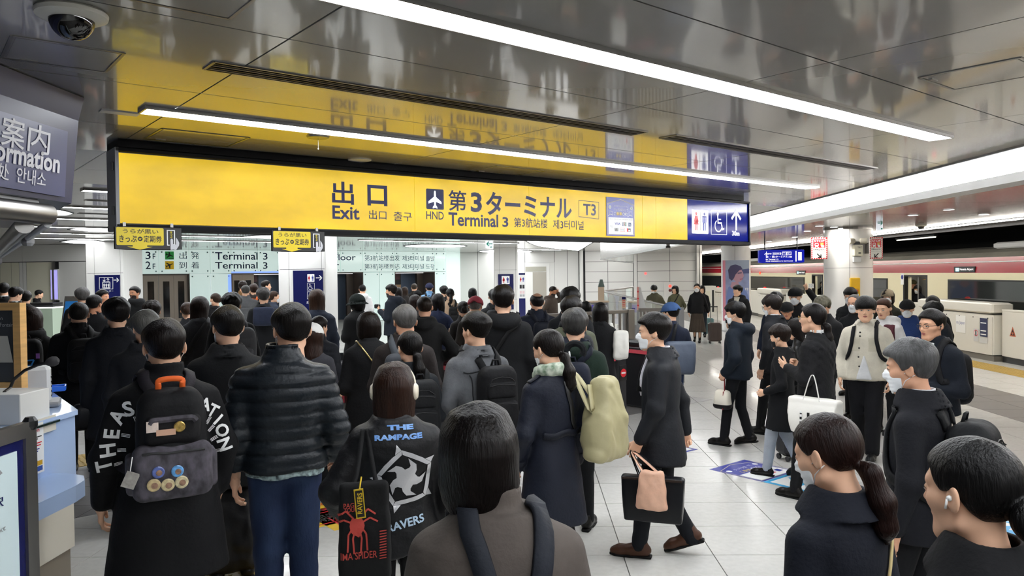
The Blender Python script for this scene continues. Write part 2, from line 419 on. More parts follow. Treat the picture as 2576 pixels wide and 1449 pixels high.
# ================================================================ outer walls, tunnel
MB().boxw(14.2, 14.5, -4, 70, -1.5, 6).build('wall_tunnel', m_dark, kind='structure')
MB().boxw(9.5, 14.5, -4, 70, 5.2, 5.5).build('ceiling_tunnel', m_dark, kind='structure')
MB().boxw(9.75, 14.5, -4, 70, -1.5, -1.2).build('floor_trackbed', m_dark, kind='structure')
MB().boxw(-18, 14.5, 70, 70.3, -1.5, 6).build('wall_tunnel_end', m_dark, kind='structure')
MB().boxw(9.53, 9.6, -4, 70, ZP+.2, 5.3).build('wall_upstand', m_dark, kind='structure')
MB().boxw(-18, 14.5, -4.3, -4, -1.5, 6).build('wall_rear', m_wall, kind='structure')
MB().boxw(-18.3, -18, -4, 40, -.4, 5).build('wall_side', m_wall, kind='structure')
# soffit beams in the tunnel, above the train
m_soff = mat('tunnel_soffit', '#2a2927', .7)
tun = thing('tunnel_duct', 'dark grey sloping duct above the train roof', 'duct', (12.2, 20, 3.2))
for y in (13.2, 17.4, 21.6, 26.5, 33): MB().prism([(10.6, y-.9, 3.0), (13.9, y-1.5, 3.0), (13.9, y-1.5, 3.6), (10.6, y-.9, 3.9)], (0, 1.7, 0)).build('beam', m_soff, tun)
MB().boxw(10.5, 14.0, 5, 60, 3.62, 3.7).build('soffit', m_soff, tun)
def tubelight(y0, y1, x, z, label):
    t = thing('tunnel_light', label, 'light', (x, y0, z))
    MB().boxw(x-.05, x+.05, y0, y1, z, z+.06).build('housing', m_grey, t)
    MB().tube([(x, y0+.02, z-.02), (x, y1-.02, z-.02)], .02, 8).build('lamp_tube', mat('tube_lamp', '#fffbe8', .5, emit=1.6), t)
tubelight(16.6, 19.2, 12.6, 2.92, 'long tube light mounted in the dark above the train roof, nearest one')
tubelight(23.8, 26.3, 12.6, 2.92, 'long tube light in the dark above the train, beside the round column')
# ================================================================ columns
def round_column(name, cx, cyy, r, zt):
    c = MB().lathe((cx, cyy, 0), [(r-.012, 0), (r-.012, zt)], 32).build(name, m_joint); c['kind'] = 'structure'
    a0 = math.radians(-109)
    for zi, (z0, z1) in enumerate(((0, .62), (.626, 1.955), (1.961, zt-.04))):
        for q in range(4):
            mb = MB(); n = 10; A = [a0+q*PI/2+.008+(PI/2-.016)*k/n for k in range(n+1)]
            vo = [(cx+r*math.cos(a), cyy+r*math.sin(a), z) for z in (z0, z1) for a in A]; vi = [(cx+(r-.01)*math.cos(a), cyy+(r-.01)*math.sin(a), z) for z in (z0, z1) for a in A]
            m_ = n+1; fs = []
            for k in range(n): fs += [(k, k+1, m_+k+1, m_+k), (2*m_+m_+k, 2*m_+m_+k+1, 2*m_+k+1, 2*m_+k), (m_+k, m_+k+1, 3*m_+k+1, 3*m_+k), (k+1, k, 2*m_+k, 2*m_+k+1)]
            fs += [(0, m_, 3*m_, 2*m_), (m_-1, 3*m_-1, 4*m_-1, 2*m_-1)]
            mb.add(vo+vi, fs); mb.build('panel', m_colw, c, smooth=True)
    MB().lathe((cx, cyy, 0), [(r+.01, zt-.04), (r+.01, zt)], 32).build('collar', m_ceil2, c)
    return c
col1 = round_column('column', 6.62, 15.9, .47, ZP)
col2 = round_column('column', 6.72, 24.8, .46, ZP)
round_column('column', 6.65, 7.0, .47, ZP) if False else None
def wall_panels(parent, O, u, widths, heights, m, gap=.008, th=.02):
    """panels of a wall, each its own piece; O bottom left"""
    u = np.array(u, float); n = np.cross(UZ, u)*-1.0*-1
    x = 0
    for wd in widths:
        z = 0
        for h in heights:
            c = np.array(O)+u*(x+wd/2)+UZ*(z+h/2)
            MB().box(c, (wd-gap, th, h-gap), (u, np.cross(UZ, u), UZ)).build('panel', m, parent)
            z += h
        x += wd
def square_column(px0, px1, D, name='column'):
    P0 = atD(px0, 690, D); P1 = atD(px1, 690, D); wd = np.linalg.norm((P1-P0)[:2]); c = (P0+P1)/2+np.array([0, wd/2, 0])
    o = MB().boxw(c[0]-wd/2+.02, c[0]+wd/2-.02, c[1]-wd/2+.02, c[1]+wd/2, 0, ZC).build(name, m_joint); o['kind'] = 'structure'
    yf = c[1]-wd/2+.01
    for (a, b) in ((0, .225), (.225, .92), (.92, 1)):
        for z0, z1 in ((0, .9), (.9, 2.06), (2.06, ZC)):
            MB().box((c[0]-wd/2+(a+b)/2*wd, yf, (z0+z1)/2), ((b-a)*wd-.008, .02, z1-z0-.008)).build('panel', m_wall, o)
    MB().boxw(c[0]-wd/2, c[0]-wd/2+.02, yf+.01, c[1]+wd/2, 0, ZC).build('side_panel', m_wall, o)
    MB().boxw(c[0]+wd/2-.02, c[0]+wd/2, yf+.01, c[1]+wd/2, 0, ZC).build('side_panel', m_wall, o)
    return o, c, wd, yf-.01
colA, cA, wA, yA = square_column(216, 311, 21)
colB, cB, wB, yB = square_column(700, 819, 15.5)
colC, cC, wC, yC = square_column(1243, 1302, 30)
# ================================================================ left far wall
YL = 22.2
wl = MB().boxw(-17.9, -11.6, YL+.02, YL+.3, 0, ZC).build('wall_shop', m_joint); wl['kind'] = 'structure'
xs = [atY(p, 690, YL)[0] for p in (-60, 57, 216)]
for a, b in zip(xs[:-1], xs[1:]):
    MB().box(((a+b)/2, YL+.01, 2.68), (b-a-.01, .02, ZC-2.43-.01)).build('panel', m_wallg, wl)
for a, b, mm in ((atY(148, 690, YL)[0], atY(216, 690, YL)[0], m_wallg),):
    MB().box(((a+b)/2, YL+.01, 1.21), (b-a-.01, .02, 2.41)).build('panel', mm, wl)
xl = [atY(p, 690, YL)[0] for p in (-60, 0, 28, 48, 57, 66, 132)]
m_cream = mat('shop_wall_cream', '#d9d6c2', .4)
for k, (a, b) in enumerate(zip(xl[:-1], xl[1:])):
    MB().box(((a+b)/2, YL+.015, 1.21), (abs(b-a)-.012, .014, 2.41)).build('panel', m_cream if k in (0, 1, 2, 5) else m_wall, wl)
a, b = atY(132, 690, YL-.05)[0], atY(136.5, 690, YL-.05)[0]
MB().boxw(a, b, YL-.08, YL+.01, 0, 2.44).build('glass_post', m_steel, wl)
scr = thing('wall_screen', 'tall lilac lit screen on wall panel by steel post', 'screen', (atY(142, 700, YL-.03)[0], YL-.03, .9))
p0, p1 = atY(127, 677, YL-.03), atY(149, 755, YL-.03)
MB().boxw(p0[0], p1[0], YL-.06, YL-.005, p1[2], p0[2]).build('casing', m_lgrey, scr)
MB().boxw(p0[0]+.02, p1[0]-.02, YL-.064, YL-.058, p1[2]+.03, p0[2]-.03).build('lit_face', mat('lilac_screen', '#aaa4ee', .3, emit=.75, ecol='#b0a8f4', noise=.1, nscale=3), scr)
# ================================================================ lift wall of lit glass
A0 = atD(310, 640, 26.5); A0[2] = 0; B0 = atD(1121, 640, 34.0); B0[2] = 0
uW = (B0-A0); LW = np.linalg.norm(uW); uW /= LW; nW = np.cross(-UZ, uW)     # towards the viewer
def onW(px, z=0, off=0): # point of the lift wall under a pixel column
    d = ray(px, 680); t = np.dot(A0-CC, nW)/np.dot(d, nW); P = CC+d*t; P[2] = z; return P+nW*off
ZB = 2.04
m_glassW = mat('lit_glass', '#d9ece8', .08, emit=.50, ecol='#dff5ef')
m_boltW = mat('bolt_steel', '#6f7a7c', .3, .8)
lw = MB().box((A0+B0)/2+nW*-.12+UZ*(ZB+ZC)/2, (LW, .1, ZC-ZB), (uW, nW, UZ)).build('wall_lifts', m_wall); lw['kind'] = 'structure'
edges = [310, 321, 400, 476, 529.5, 582, 649, 705, 760, 819.5, 857, 913, 954, 993, 1044.5, 1093.5, 1121]
def wpanel(a, b, z0, z1):
    P, Q = onW(a), onW(b); wd = np.linalg.norm(Q-P)
    MB().box((P+Q)/2+UZ*(z0+z1)/2, (wd-.02, .02, z1-z0-.02), (uW, nW, UZ)).build('glass_panel', m_glassW, lw)
    bl = MB()
    for sx in (.1/wd, 1-.1/wd):
        for z in (z0+.1, z1-.1): bl.lathe(P+(Q-P)*sx+UZ*z+nW*.01, [(.028, 0), (.024, .012)], 10, axis=nW)
    if wd > .3: bl.build('bolt', m_boltW, lw)
for a, b in zip(edges[:-1], edges[1:]): wpanel(a, b, ZB, ZC)
for a, b in ((310, 321), (476, 529.5), (529.5, 582), (760, 819.5), (913, 954), (954, 993), (1093.5, 1121)): wpanel(a, b, 0, ZB)
m_door = mat('lift_door_steel', '#a89c8e', .35, .35)
m_dglass = mat('dark_glass', '#1b1e22', .08)
m_liftb = mat('lift_inner_blue', '#5f6d80', .35)
m_liftd = mat('lift_frame_dark', '#4a4038', .4)
m_fl = mat('lift_light', '#ffffff', .5, emit=1.0)
def lift(a, b, kind, label):
    P, Q = onW(a), onW(b); wd = np.linalg.norm(Q-P); o = thing('lift_entrance', label, 'elevator', P)
    dp = -.25 if kind == 'closed' else -1.8
    ax = (uW, nW, UZ)
    for e in (P, Q): MB().box(e+nW*(dp/2)+UZ*ZB/2, (.06, abs(dp), ZB), ax).build('jamb', m_liftd, o)
    MB().box((P+Q)/2+nW*(dp/2)+UZ*(ZB-.02), (wd, abs(dp), .04), ax).build('head', m_liftd, o)
    if kind == 'closed':
        for k in range(4):
            lw_ = wd/4; c = P+uW*(k+.5)*lw_+nW*(-.15-.03*(k % 2))+UZ*1.0
            dr = MB().box(c, (lw_-.012, .03, 2.0), ax).build('door', m_door, o)
            MB().box(c+nW*.017+UZ*(.1), (lw_*.42, .008, 1.35), ax).build('window', m_dglass, dr)
    else:
        MB().box((P+Q)/2+nW*dp+UZ*ZB/2, (wd, .05, ZB), ax).build('rear_wall', m_liftb, o)
        if kind == 'half':
            for k in range(2):
                c = P+uW*(.23+k*.44)+nW*(-.15-.03*k)+UZ*1.0; dr = MB().box(c, (.43, .03, 2.0), ax).build('door', m_door, o)
                MB().box(c+nW*.017+UZ*.1, (.2, .008, 1.35), ax).build('window', m_dglass, dr)
        for f in ((.12, .3) if kind == 'open' else ()):
            pass
        MB().box(P+uW*wd*.50+nW*(dp+.08)+UZ*1.0, (.34, .05, 2.0), ax).build('control_column', m_blkp, o)
        MB().box(P+uW*wd*.50+nW*(dp+.115)+UZ*1.3, (.32, .02, .34), ax).build('notice', mat('notice_tan', '#b99873', .5), o)
        MB().box(P+uW*wd*.50+nW*(dp+.115)+UZ*1.82, (.24, .02, .26), ax).build('poster', mat('poster_maroon', '#4b2a2c', .5, noise=.5, nscale=9), o)
        MB().box(P+uW*wd*.87+nW*(-.9)+UZ*1.0, (.28, .05, 2.0), ax).build('door', m_liftd, o)
        MB().box((P+Q)/2+nW*(dp/2)+UZ*(ZB-.05), (wd*.7, .8, .02), ax).build('cab_light', m_fl, o)
    return o
lift(321, 476, 'closed', 'closed four panel beige lift doors with narrow dark windows')
lift(582, 758, 'half', 'lift with half open beige doors, between first lit glass bay and middle column')
lift(821, 913, 'open', 'open lift with blue grey interior, right of the middle square column')
lift(993, 1093.5, 'open', 'open lift with blue grey interior, last one along the glass wall')
# lettering on the glass
BW = Board(onW(310, ZC, .012), uW, -UZ, LW, ZC, lw)
def wt(body, box, bold=0.0): BW.fit(body, box, m_navyt, bold=bold)
wt('3', (366, 633, 379, 652), .01); wt('F', (384, 638, 391, 652), .01)
wt('2', (366, 657.5, 379, 677), .01); wt('F', (384, 663, 391, 677), .01)
BWx = lambda p, y: BW.at(p, y)
pict_arrow(BW, *BWx(338, 655), .33, 0, m_navyt)
g0, g1 = BWx(415, 632.5), BWx(437.5, 653); BW.rect(g0[0], g0[1], g1[0], g1[1], mat('green_print', '#2fa84f', .4, emit=.15), 'departures_mark')
g2, g3 = BWx(415, 657), BWx(437.5, 677.5); BW.rect(g2[0], g2[1], g3[0], g3[1], mat('yellow_print', '#f2c81d', .4, emit=.15), 'arrivals_mark')
pict_plane(BW, *BWx(426, 642), .24, m_blkp, ang=1.9, sx=1.1); pict_plane(BW, *BWx(426, 667), .24, m_blkp, ang=1.1, sx=1.1)
BW.line([BWx(425, 650), BWx(436, 650)], .02, m_blkp, l=.0018); BW.line([BWx(416.5, 674.5), BWx(429, 674.5)], .02, m_blkp, l=.0018)
wt('出', (451, 634.5, 470, 651)); wt('発', (481, 634, 501, 651)); wt('到', (450, 659, 470, 675.5)); wt('着', (481, 658.5, 501, 675.5))
wt('Terminal', (541, 634.5, 648, 653.5), .012); wt('3', (661.5, 636, 673, 653.5), .012)
wt('Terminal', (541, 659, 648, 676), .012); wt('3', (661.5, 659.5, 673, 676.5), .012)
wt('s Floor', (820.5, 639.5, 895, 655), .012); wt('oor', (819.5, 664, 853, 677), .012)
wt('第3航站楼出发', (917, 642, 1005.5, 656)); wt('제3터미널', (1012, 643, 1066.5, 656.5)); wt('출발', (1071.5, 644, 1093, 657))
wt('第3航站楼到达', (917, 663.5, 1005.5, 676)); wt('제3터미널', (1012, 664, 1066.5, 676.5)); wt('도착', (1071.5, 664.5, 1093, 677))
MB().box((onW(582)+onW(760))/2+UZ*2.08+nW*.012, (np.linalg.norm(onW(760)-onW(582)), .012, .06), (uW, nW, UZ)).build('blue_glow_edge', mat('blue_lit', '#7ea2f5', .3, emit=.9, ecol='#86a8ff'), lw)
MB().box(onW(577, 1.1, .012), (.12, .012, 1.8), (uW, nW, UZ)).build('blue_glow_edge', MATS['blue_lit'], lw)
# ================================================================ far right wall
YR = 36.0
wr = MB().boxw(-3.6, 8.05, YR+.02, YR+.4, 0, ZC).build('wall_far', m_joint); wr['kind'] = 'structure'
xr = lambda p: atY(p, 690, YR)[0]
MB().box(((B0[0]+xr(1157))/2, (B0[1]+YR)/2, ZC/2), (np.linalg.norm([xr(1157)-B0[0], YR-B0[1]]), .04, ZC), (lambda u: (u, np.cross(UZ, u), UZ))(np.array([xr(1157)-B0[0], YR-B0[1], 0])/np.linalg.norm([xr(1157)-B0[0], YR-B0[1]]))).build('glass_return', m_glassW, wr)
for a, b in ((1157, 1202), (1202, 1243), (1300, 1321)):
    MB().box(((xr(a)+xr(b))/2, YR+.01, ZC/2), (xr(b)-xr(a)-.02, .02, ZC-.01)).build('panel', m_wallg, wr)
MB().box(((xr(1321)+xr(1395))/2, YR+.01, 2.68), (xr(1395)-xr(1321)-.02, .02, .49)).build('panel', m_wallg, wr)
for a, b in ((1395, 1427), (1427, 1456)):
    MB().box(((xr(a)+xr(b))/2, YR+.01, ZC/2), (xr(b)-xr(a)-.02, .02, ZC-.01)).build('panel', m_wallg, wr)
for a, b in ((1472, 1529), (1529, 1593), (1603, 1685), (1685, 1750)):
    for z0, z1 in ((0, .5), (.5, 1.0), (1.0, 1.45), (1.45, 1.95), (1.95, 2.42), (2.42, ZC)):
        MB().box(((xr(a)+xr(b))/2, YR+.01, (z0+z1)/2), (xr(b)-xr(a)-.02, .02, z1-z0-.014)).build('panel', m_wall, wr)
MB().tube([(xr(1462), YR-.12, 0), (xr(1462), YR-.12, ZC)], .09, 14).build('drain_pipe', m_wall, wr, smooth=True)
MB().boxw(xr(1594), xr(1602), YR-.05, YR+.02, 0, ZC).build('corner_post', m_wall, wr)
MB().boxw(xr(1750), xr(1755), YR-.3, YR+.05, 0, ZC).build('end_post', m_wall, wr)
dw = thing('door_1', None, None, (xr(1358), YR, 0)); dw['kind'] = 'structure'
MB().boxw(xr(1321), xr(1395), YR+.005, YR+.02, 0, 2.43).build('recess', m_wallg, dw)
MB().boxw(xr(1321.5), xr(1382), YR-.01, YR+.006, 0, 2.36).build('door_frame', m_wall, dw)
MB().boxw(xr(1322), xr(1374), YR-.03, YR-.008, 2.0, 2.22).build('transom', mat('transom_glass', '#a5a396', .15), dw)
MB().boxw(xr(1340), xr(1374), YR-.03, YR-.008, 0, 1.97).build('door_leaf', mat('door_taupe', '#9c978c', .4), dw)
MB().boxw(xr(1322), xr(1340), YR-.03, YR-.008, 0, 1.92).build('door_panel', m_wall, dw)
wd2 = MB().boxw(8.05, 8.15, YR-.1, 46, 0, ZP).build('wall_platform_end', m_wall); wd2['kind'] = 'structure'
# ================================================================ strip lights
def strip(s0, s1, t, label, wd=.15):
    o = thing('ceiling_light', label, 'light', ST((s0+s1)/2, t, ZC), group='strip lights in the concourse ceiling')
    ax = (uS, vS, UZ); c = ST((s0+s1)/2, t, ZC); L = s1-s0
    fr = MB()
    for sg in (-1, 1):
        fr.box(c+vS*sg*(wd/2+.012)+UZ*-.010, (L+.05, .010, .02), ax); fr.box(c+uS*sg*(L/2+.02)+UZ*-.010, (.012, wd+.03, .02), ax)
    fr.build('frame', m_steel, o)
    n = 2 if L > 5 else 1
    for k in range(n):
        MB().box(c+uS*((k+.5)/n-.5)*L+UZ*-.009, (L/n-.006, wd, .018), ax).build('diffuser', m_led, o)
    return o
strip(1.17, 6.2, 2.46, 'nearest strip light, the broadest white bar across the upper right ceiling')
strip(1.17, 8.62, 4.87, 'strip light right in front of the yellow sign')
strip(-.6, 3.6, .05, 'strip light of the row overhead, above the viewer')
strip(-2.5, 3.6, -2.36, 'strip light behind the viewer')
for k, (t, s0, s1) in enumerate(((9.68, 1.66, 7.6), (12.08, 1.75, 8.4), (14.48, 1.9, 12.2), (16.9, 1.95, 14.8), (19.3, 1.9, 8.4), (21.7, 2.0, 9.0), (19.6, 10.3, 16.1), (24.4, 18.9, 22.5))):
    strip(s0, s1, t, ('strip light just beyond the yellow sign, first far row', 'second far row strip light, left of the yellow sign', 'third far row strip light, passing under the yellow sign', 'fourth far row strip light, over the lettered glass wall', 'fifth far row strip light, left end before the square column', 'sixth far row strip light, nearest to the lit glass', 'short strip light ending above the green exit sign', 'short far strip light beside the restroom column')[k])
def leaf(pts, label, name='ceiling_light'):
    P = [atz(x, y, ZC) for x, y in pts]; c = np.mean(P, 0)
    o = thing(name, label, 'light', c, group='leaf shaped ceiling lights')
    big = [c+(p-c)*1.06 for p in P]
    rim = MB(); n = len(P)
    for i in range(n):
        j = (i+1) % n
        for (A, B, z0, z1) in ((big, P, -.012, -.012), (P, P, -.012, -.002), (big, big, -.012, 0)):
            rim.add([A[i]+UZ*z0, A[j]+UZ*z0, B[j]+UZ*z1, B[i]+UZ*z1], [(0, 1, 2, 3)])
    rim.build('rim', m_blk, o)
    MB().prism([p+UZ*-.006 for p in P], (0, 0, .005)).build('lit_panel', m_led2, o)
m_led2 = mat('leaf_light', '#ffffff', .5, emit=4.5, ecol='#fafcff')
def ell(x, y, a, b, n=20): return [(x+a*math.cos(2*PI*k/n), y+b*math.sin(2*PI*k/n)) for k in range(n)]
leaf([(115, 532), (140, 526), (165, 530), (184, 536), (165, 541), (120, 541)], 'leaf shaped light next to the blue information hood')
leaf([(174, 577), (200, 573), (250, 572), (310, 575), (360, 578), (300, 583), (230, 582)], 'long leaf shaped light above the first square column')
leaf([(152, 608), (180, 603), (230, 603), (262, 608), (230, 613), (190, 612)], 'leaf shaped light touching the first square column')
leaf([(600, 596), (640, 592), (690, 591), (735, 595), (690, 600), (640, 599)], 'leaf shaped light above the second hanging ticket placard')
leaf(ell(1095, 618.5, 77, 4), 'leaf shaped light over the right end of the glass wall')
leaf(ell(1272, 632, 66, 3.6), 'far leaf shaped light passing behind the restroom column')
leaf([(1325, 605), (1334, 611), (1352, 618), (1390, 624), (1455, 630), (1466, 624), (1480, 615), (1500, 603), (1478, 599), (1340, 598)], 'largest leaf shaped light, under the middle of the yellow sign')
leaf([(1522, 629.5), (1545, 617), (1580, 611), (1673, 608), (1650, 615), (1606, 623)], 'leaf shaped light on the smoke barrier')
leaf([(1633, 625), (1704, 628.5), (1742, 621), (1780, 614), (1752, 611), (1660, 615)], 'leaf shaped light left of the platform ceiling')
for k, (x, y) in enumerate(((2387, 527), (2297, 541), (2475, 539), (2061, 568), (2098, 571), (2031, 581), (2000, 596), (1935, 607))):
    P = atz(x, y, ZP); o = thing('downlight', ('round downlight above the column, nearest the cove', 'round downlight left of the green platform exit sign')[k] if False else 'small round white downlight in the glossy platform ceiling', 'light', P, group='downlights in the platform ceiling')
    MB().lathe(P+UZ*-.006, [(.085, 0), (.095, .006)], 18).build('ring', m_steel, o); MB().lathe(P+UZ*-.008, [(.07, 0), (.07, .004)], 18).build('lens', m_led2, o)
    L_ = bpy.data.lights.new('downlight_lamp', 'AREA'); L_.shape = 'DISK'; L_.size = .13; L_.energy = 13; L_.color = (1, .97, .92); lo_ = bpy.data.objects.new('downlight_lamp', L_); col.objects.link(lo_); lo_.location = P+UZ*-.012
def platform_strip(y0, y1, label):
    o = thing('ceiling_light', label, 'light', (8.42, (y0+y1)/2, ZP), group='strip lights along the platform edge')
    MB().boxw(8.36, 8.48, y0, y1, ZP-.012, ZP).build('frame', m_steel, o); MB().boxw(8.38, 8.46, y0+.02, y1-.02, ZP-.03, ZP-.010).build('diffuser', m_ledp, o)
for k, (y0, y1) in enumerate(((3.5, 9.0), (9.05, 15), (15.05, 21), (21.05, 27), (27.05, 34), (34.05, 42))):
    platform_strip(y0, y1, 'platform edge strip light, %s in the line from the near end' % ('first', 'second', 'third', 'fourth', 'fifth', 'last')[k])
# ================================================================ ceiling fittings
def vent(s0, s1, t, label):
    o = thing('air_vent', label, 'vent', ST((s0+s1)/2, t, ZC)); ax = (uS, vS, UZ); c = ST((s0+s1)/2, t, ZC); L = s1-s0; wd = .16
    fr = MB()
    for sg in (-1, 1):
        fr.box(c+vS*sg*wd/2+UZ*-.003, (L, .012, .006), ax); fr.box(c+uS*sg*L/2+UZ*-.003, (.014, wd, .006), ax)
    fr.build('frame', m_steel, o); MB().box(c+UZ*-.0008, (L-.01, wd-.01, .0016), ax).build('backing', m_blk, o)
    for k in range(4): MB().box(c+vS*(k-1.5)*.034+UZ*-.0035, (L-.02, .008, .006), ax).build('slat', m_bronze if k % 2 else m_blk, o)
vent(1.17, 4.195, 3.70, 'long black slotted air vent between the two near strip lights')
vent(4.465, 7.57, 3.66, 'second slotted air vent, towards the platform side')
vent(1.9, 3.0, 11.0, 'far slotted air vent left of the yellow sign')
vent(2.2, 9.0, 13.3, 'very long far slotted vent behind the ticket placards')
def hatch(s0, s1, t0, t1, label):
    o = thing('access_hatch', label, 'hatch', ST((s0+s1)/2, (t0+t1)/2, ZC)); ax = (uS, vS, UZ); fr = MB()
    for t in (t0, t1): fr.box(ST((s0+s1)/2, t, ZC-.002), (s1-s0, .014, .004), ax)
    for s in (s0, s1): fr.box(ST(s, (t0+t1)/2, ZC-.002), (.014, t1-t0, .004), ax)
    fr.build('frame', m_steel, o)
    MB().box(ST((s0+s1)/2, (t0+t1)/2, ZC-.0015), (s1-s0-.03, t1-t0-.03, .003), ax).build('lid', m_ceil, o)
    MB().box(ST(s0+.1, t1-.03, ZC-.005), (.07, .02, .006), ax).build('latch', m_steel, o)
hatch(.42, 1.025, 2.4, 2.99, 'square access hatch beside the dome camera'); hatch(.39, .81, 3.725, 4.12, 'access hatch above the information hood')
hatch(4.18, 4.62, 1.3, 1.76, 'access hatch at the upper right near the cove'); hatch(1.41, 2.0, 5.46, 5.93, 'access hatch at the left end of the yellow sign'); hatch(4.36, 4.93, 5.58, 6.0, 'access hatch above the middle of the yellow sign')
def dome(P, k, label):
    o = thing('security_camera', label, 'camera', P)
    MB().lathe(P, [(.118*k, 0), (.125*k, -.008*k), (.122*k, -.022*k), (.095*k, -.036*k)][::-1], 32).build('flange', mat('camera_ivory', '#cfccc0', .35), o, smooth=True)
    MB().lathe(P+UZ*-.030*k, [(.078*k*math.cos(a), -.078*k*math.sin(a)) for a in np.linspace(0, PI/2-.03, 9)][::-1], 32).build('dome', mat('smoked_dome', '#0a0a0b', .05, spec=.8), o, smooth=True)
dome(np.array(atz(180, 28, ZC)), 1.0, 'black dome security camera on ivory ring, nearest one'); dome(atz(520, 573, ZC), .95, 'small dome camera between the two ticket placards'); dome(atz(68, 573, ZC), .95, 'small dome camera under the information hood'); dome(atz(2317, 566, ZP), .8, 'small dome camera under the platform ceiling')
P = atz(800, 343, ZC); o = thing('ceiling_sensor', 'round chrome ceiling fitting with a hanging pull chain', 'sensor', P)
MB().lathe(P, [(.03, -.014), (.075, -.012), (.082, 0)], 24).build('disc', m_steel, o, smooth=True); MB().tube([P+UZ*-.01, P+UZ*-.085], .0015, 5).build('chain', m_steel, o); MB().lathe(P+UZ*-.095, [(.002, 0), (.006, .005), (.002, .011)], 8).build('bead', m_white, o)
P = atz(905, 402, ZC); MBo = MB().lathe(P, [(.07, -.012), (.10, -.006), (.10, 0)], 28).build('smoke_detector', m_lgrey, smooth=True); tag(MBo, 'flat round cream detector in the ceiling close to yellow sign', 'detector')
c = ST(1.07, 5.08, ZC); o = thing('ceiling_plate', 'small grey label plate fixed under the ceiling left of the strip light', 'plate', c)
MB().box(c+UZ*-.003, (.21, .085, .006), (uS, vS, UZ)).build('plate', m_lgrey, o)
B = Board(c-uS*.105-vS*.043*-1+UZ*-.0065, uS, -vS, .21, .085, o)
for k in range(3): B.rect(.2, .2+.2*k, .55, .27+.2*k, m_grey, 'printed_line', l=.001)
# ================================================================ the yellow exit sign
TS, S0, S1, ZT, ZB_ = 6.03, 1.255, 9.035, 2.839, 2.3135
ax = (uS, vS, UZ)
exs = thing('exit_sign', 'long yellow lit exit sign hanging across the hall with blue end', 'sign', ST((S0+S1)/2, TS+.14, ZB_-.035))
MB().box(ST((S0+S1)/2, TS+.15, (ZT+ZB_)/2), (S1-S0, .26, ZT-ZB_), ax).build('light_box', m_blk, exs)
SBL = 7.77
def face(s0, s1, m, name): return MB().box(ST((s0+s1)/2, TS+.01, (ZT+ZB_)/2), (s1-s0-.004, .02, ZT-ZB_-.02), ax).build(name, m, exs)
B = Board(ST(S0, TS, ZT), uS, -UZ, S1-S0, ZT-ZB_, exs)
sx = lambda px: S0+B.at(px, 520)[0]*(S1-S0)
cuts = [S0, sx(1043), sx(1331), sx(1616), sx(1650), sx(1729), S1]
for a, b in zip(cuts[:-2], cuts[1:-1]): face(a, b, m_yelE, 'yellow_panel')
face(cuts[-2], S1, m_navy, 'blue_panel')
MB().box(ST((S0+S1)/2, TS+.14, ZB_-.018), (S1-S0+.04, .32, .036), ax).build('lower_rail', m_mblk, exs)
MB().box(ST((S0+S1)/2, TS+.10, ZT+.012), (S1-S0+.04, .24, .024), ax).build('upper_rail', m_mblk, exs)
MB().box(ST((S0+S1)/2-.05, TS+.18, (ZT+ZC)/2+.02), (S1-S0-.1, .36, ZC-ZT-.03), ax).build('hanger_box', m_mblk, exs)
for s in (S0-.012, S1+.012): MB().box(ST(s, TS+.12, (ZT+ZB_)/2-.01), (.024, .28, ZT-ZB_+.07), ax).build('end_cap', m_grey if s < 2 else m_blk, exs)
for z in (.1, .42): MB().box(ST(S0-.03, TS+.04, ZB_+z), (.015, .03, .06), ax).build('hinge', m_blk, exs)
m_ink = mat('navy_ink', '#0d1048', .2, spec=.15)
def W(body, box, bold=.02, name='lettering', m=None): return B.fit(body, box, m or m_ink, name, bold)
W('出', (835, 457, 890, 514), .018); W('口', (924, 466, 974, 518), .03); W('Exit', (836, 518, 904, 552), .022)
W('出口', (928, 529, 972, 552), .005); W('출구', (990, 533, 1036, 556), .005)
a0, a1 = B.at(1071.5, 474), B.at(1116.5, 528); B.rect(a0[0], a0[1], a1[0], a1[1], m_ink, 'airport_mark', r=.012)
pc_ = B.at(1094, 502); pict_plane(B, pc_[0], pc_[1], .17, m_whiteE, sx=.93)
W('HND', (1072, 532, 1116, 552), .008); W('第', (1128, 479, 1173, 531), .010); W('3', (1184, 484, 1212, 534), .03); W('ターミナル', (1222, 489, 1438, 546), .026)
W('Terminal', (1128, 537, 1253, 570), .022); W('3', (1263.5, 546, 1278.5, 571), .022); W('第3航站楼', (1293, 549, 1377, 573), .008); W('제3터미널', (1391, 554, 1468, 577), .004)
W('T3', (1467, 513, 1499, 542), .02)
q = [B.at(1456, 504), B.at(1506, 509), B.at(1506, 551), B.at(1456, 545)]; B.line(q, .006, m_ink, 'mark_outline', closed=True)
# tap to pay notice stuck on the sign
a0, a1 = B.at(1524, 495), B.at(1595.5, 595)
nt_ = MB().box(ST(S0, TS-.004, ZT)+uS*(a0[0]+a1[0])/2*B.W-UZ*(a0[1]+a1[1])/2*B.H, ((a1[0]-a0[0])*B.W, .006, (a1[1]-a0[1])*B.H), ax).build('payment_notice', mat('notice_blue', '#4d519f', .3), exs)
NB = Board(ST(S0, TS-.008, ZT)+uS*a0[0]*B.W-UZ*a0[1]*B.H, uS, -UZ, (a1[0]-a0[0])*B.W, (a1[1]-a0[1])*B.H, nt_)
NB.rect(.06, .52, .94, .95, m_white, 'white_field')
NB.line([(.03, .96), (.03, .17), (.5, .045), (.97, .17), (.97, .96), (.03, .96)], .008, mat('notice_cream', '#c9bfae', .4), 'border')
for x in (.12, .88): NB.circ(x, .26, .02, m_white, 'speech_mark'); NB.circ(x, .26, .009, m_grey, 'speech_mark', l=.002)
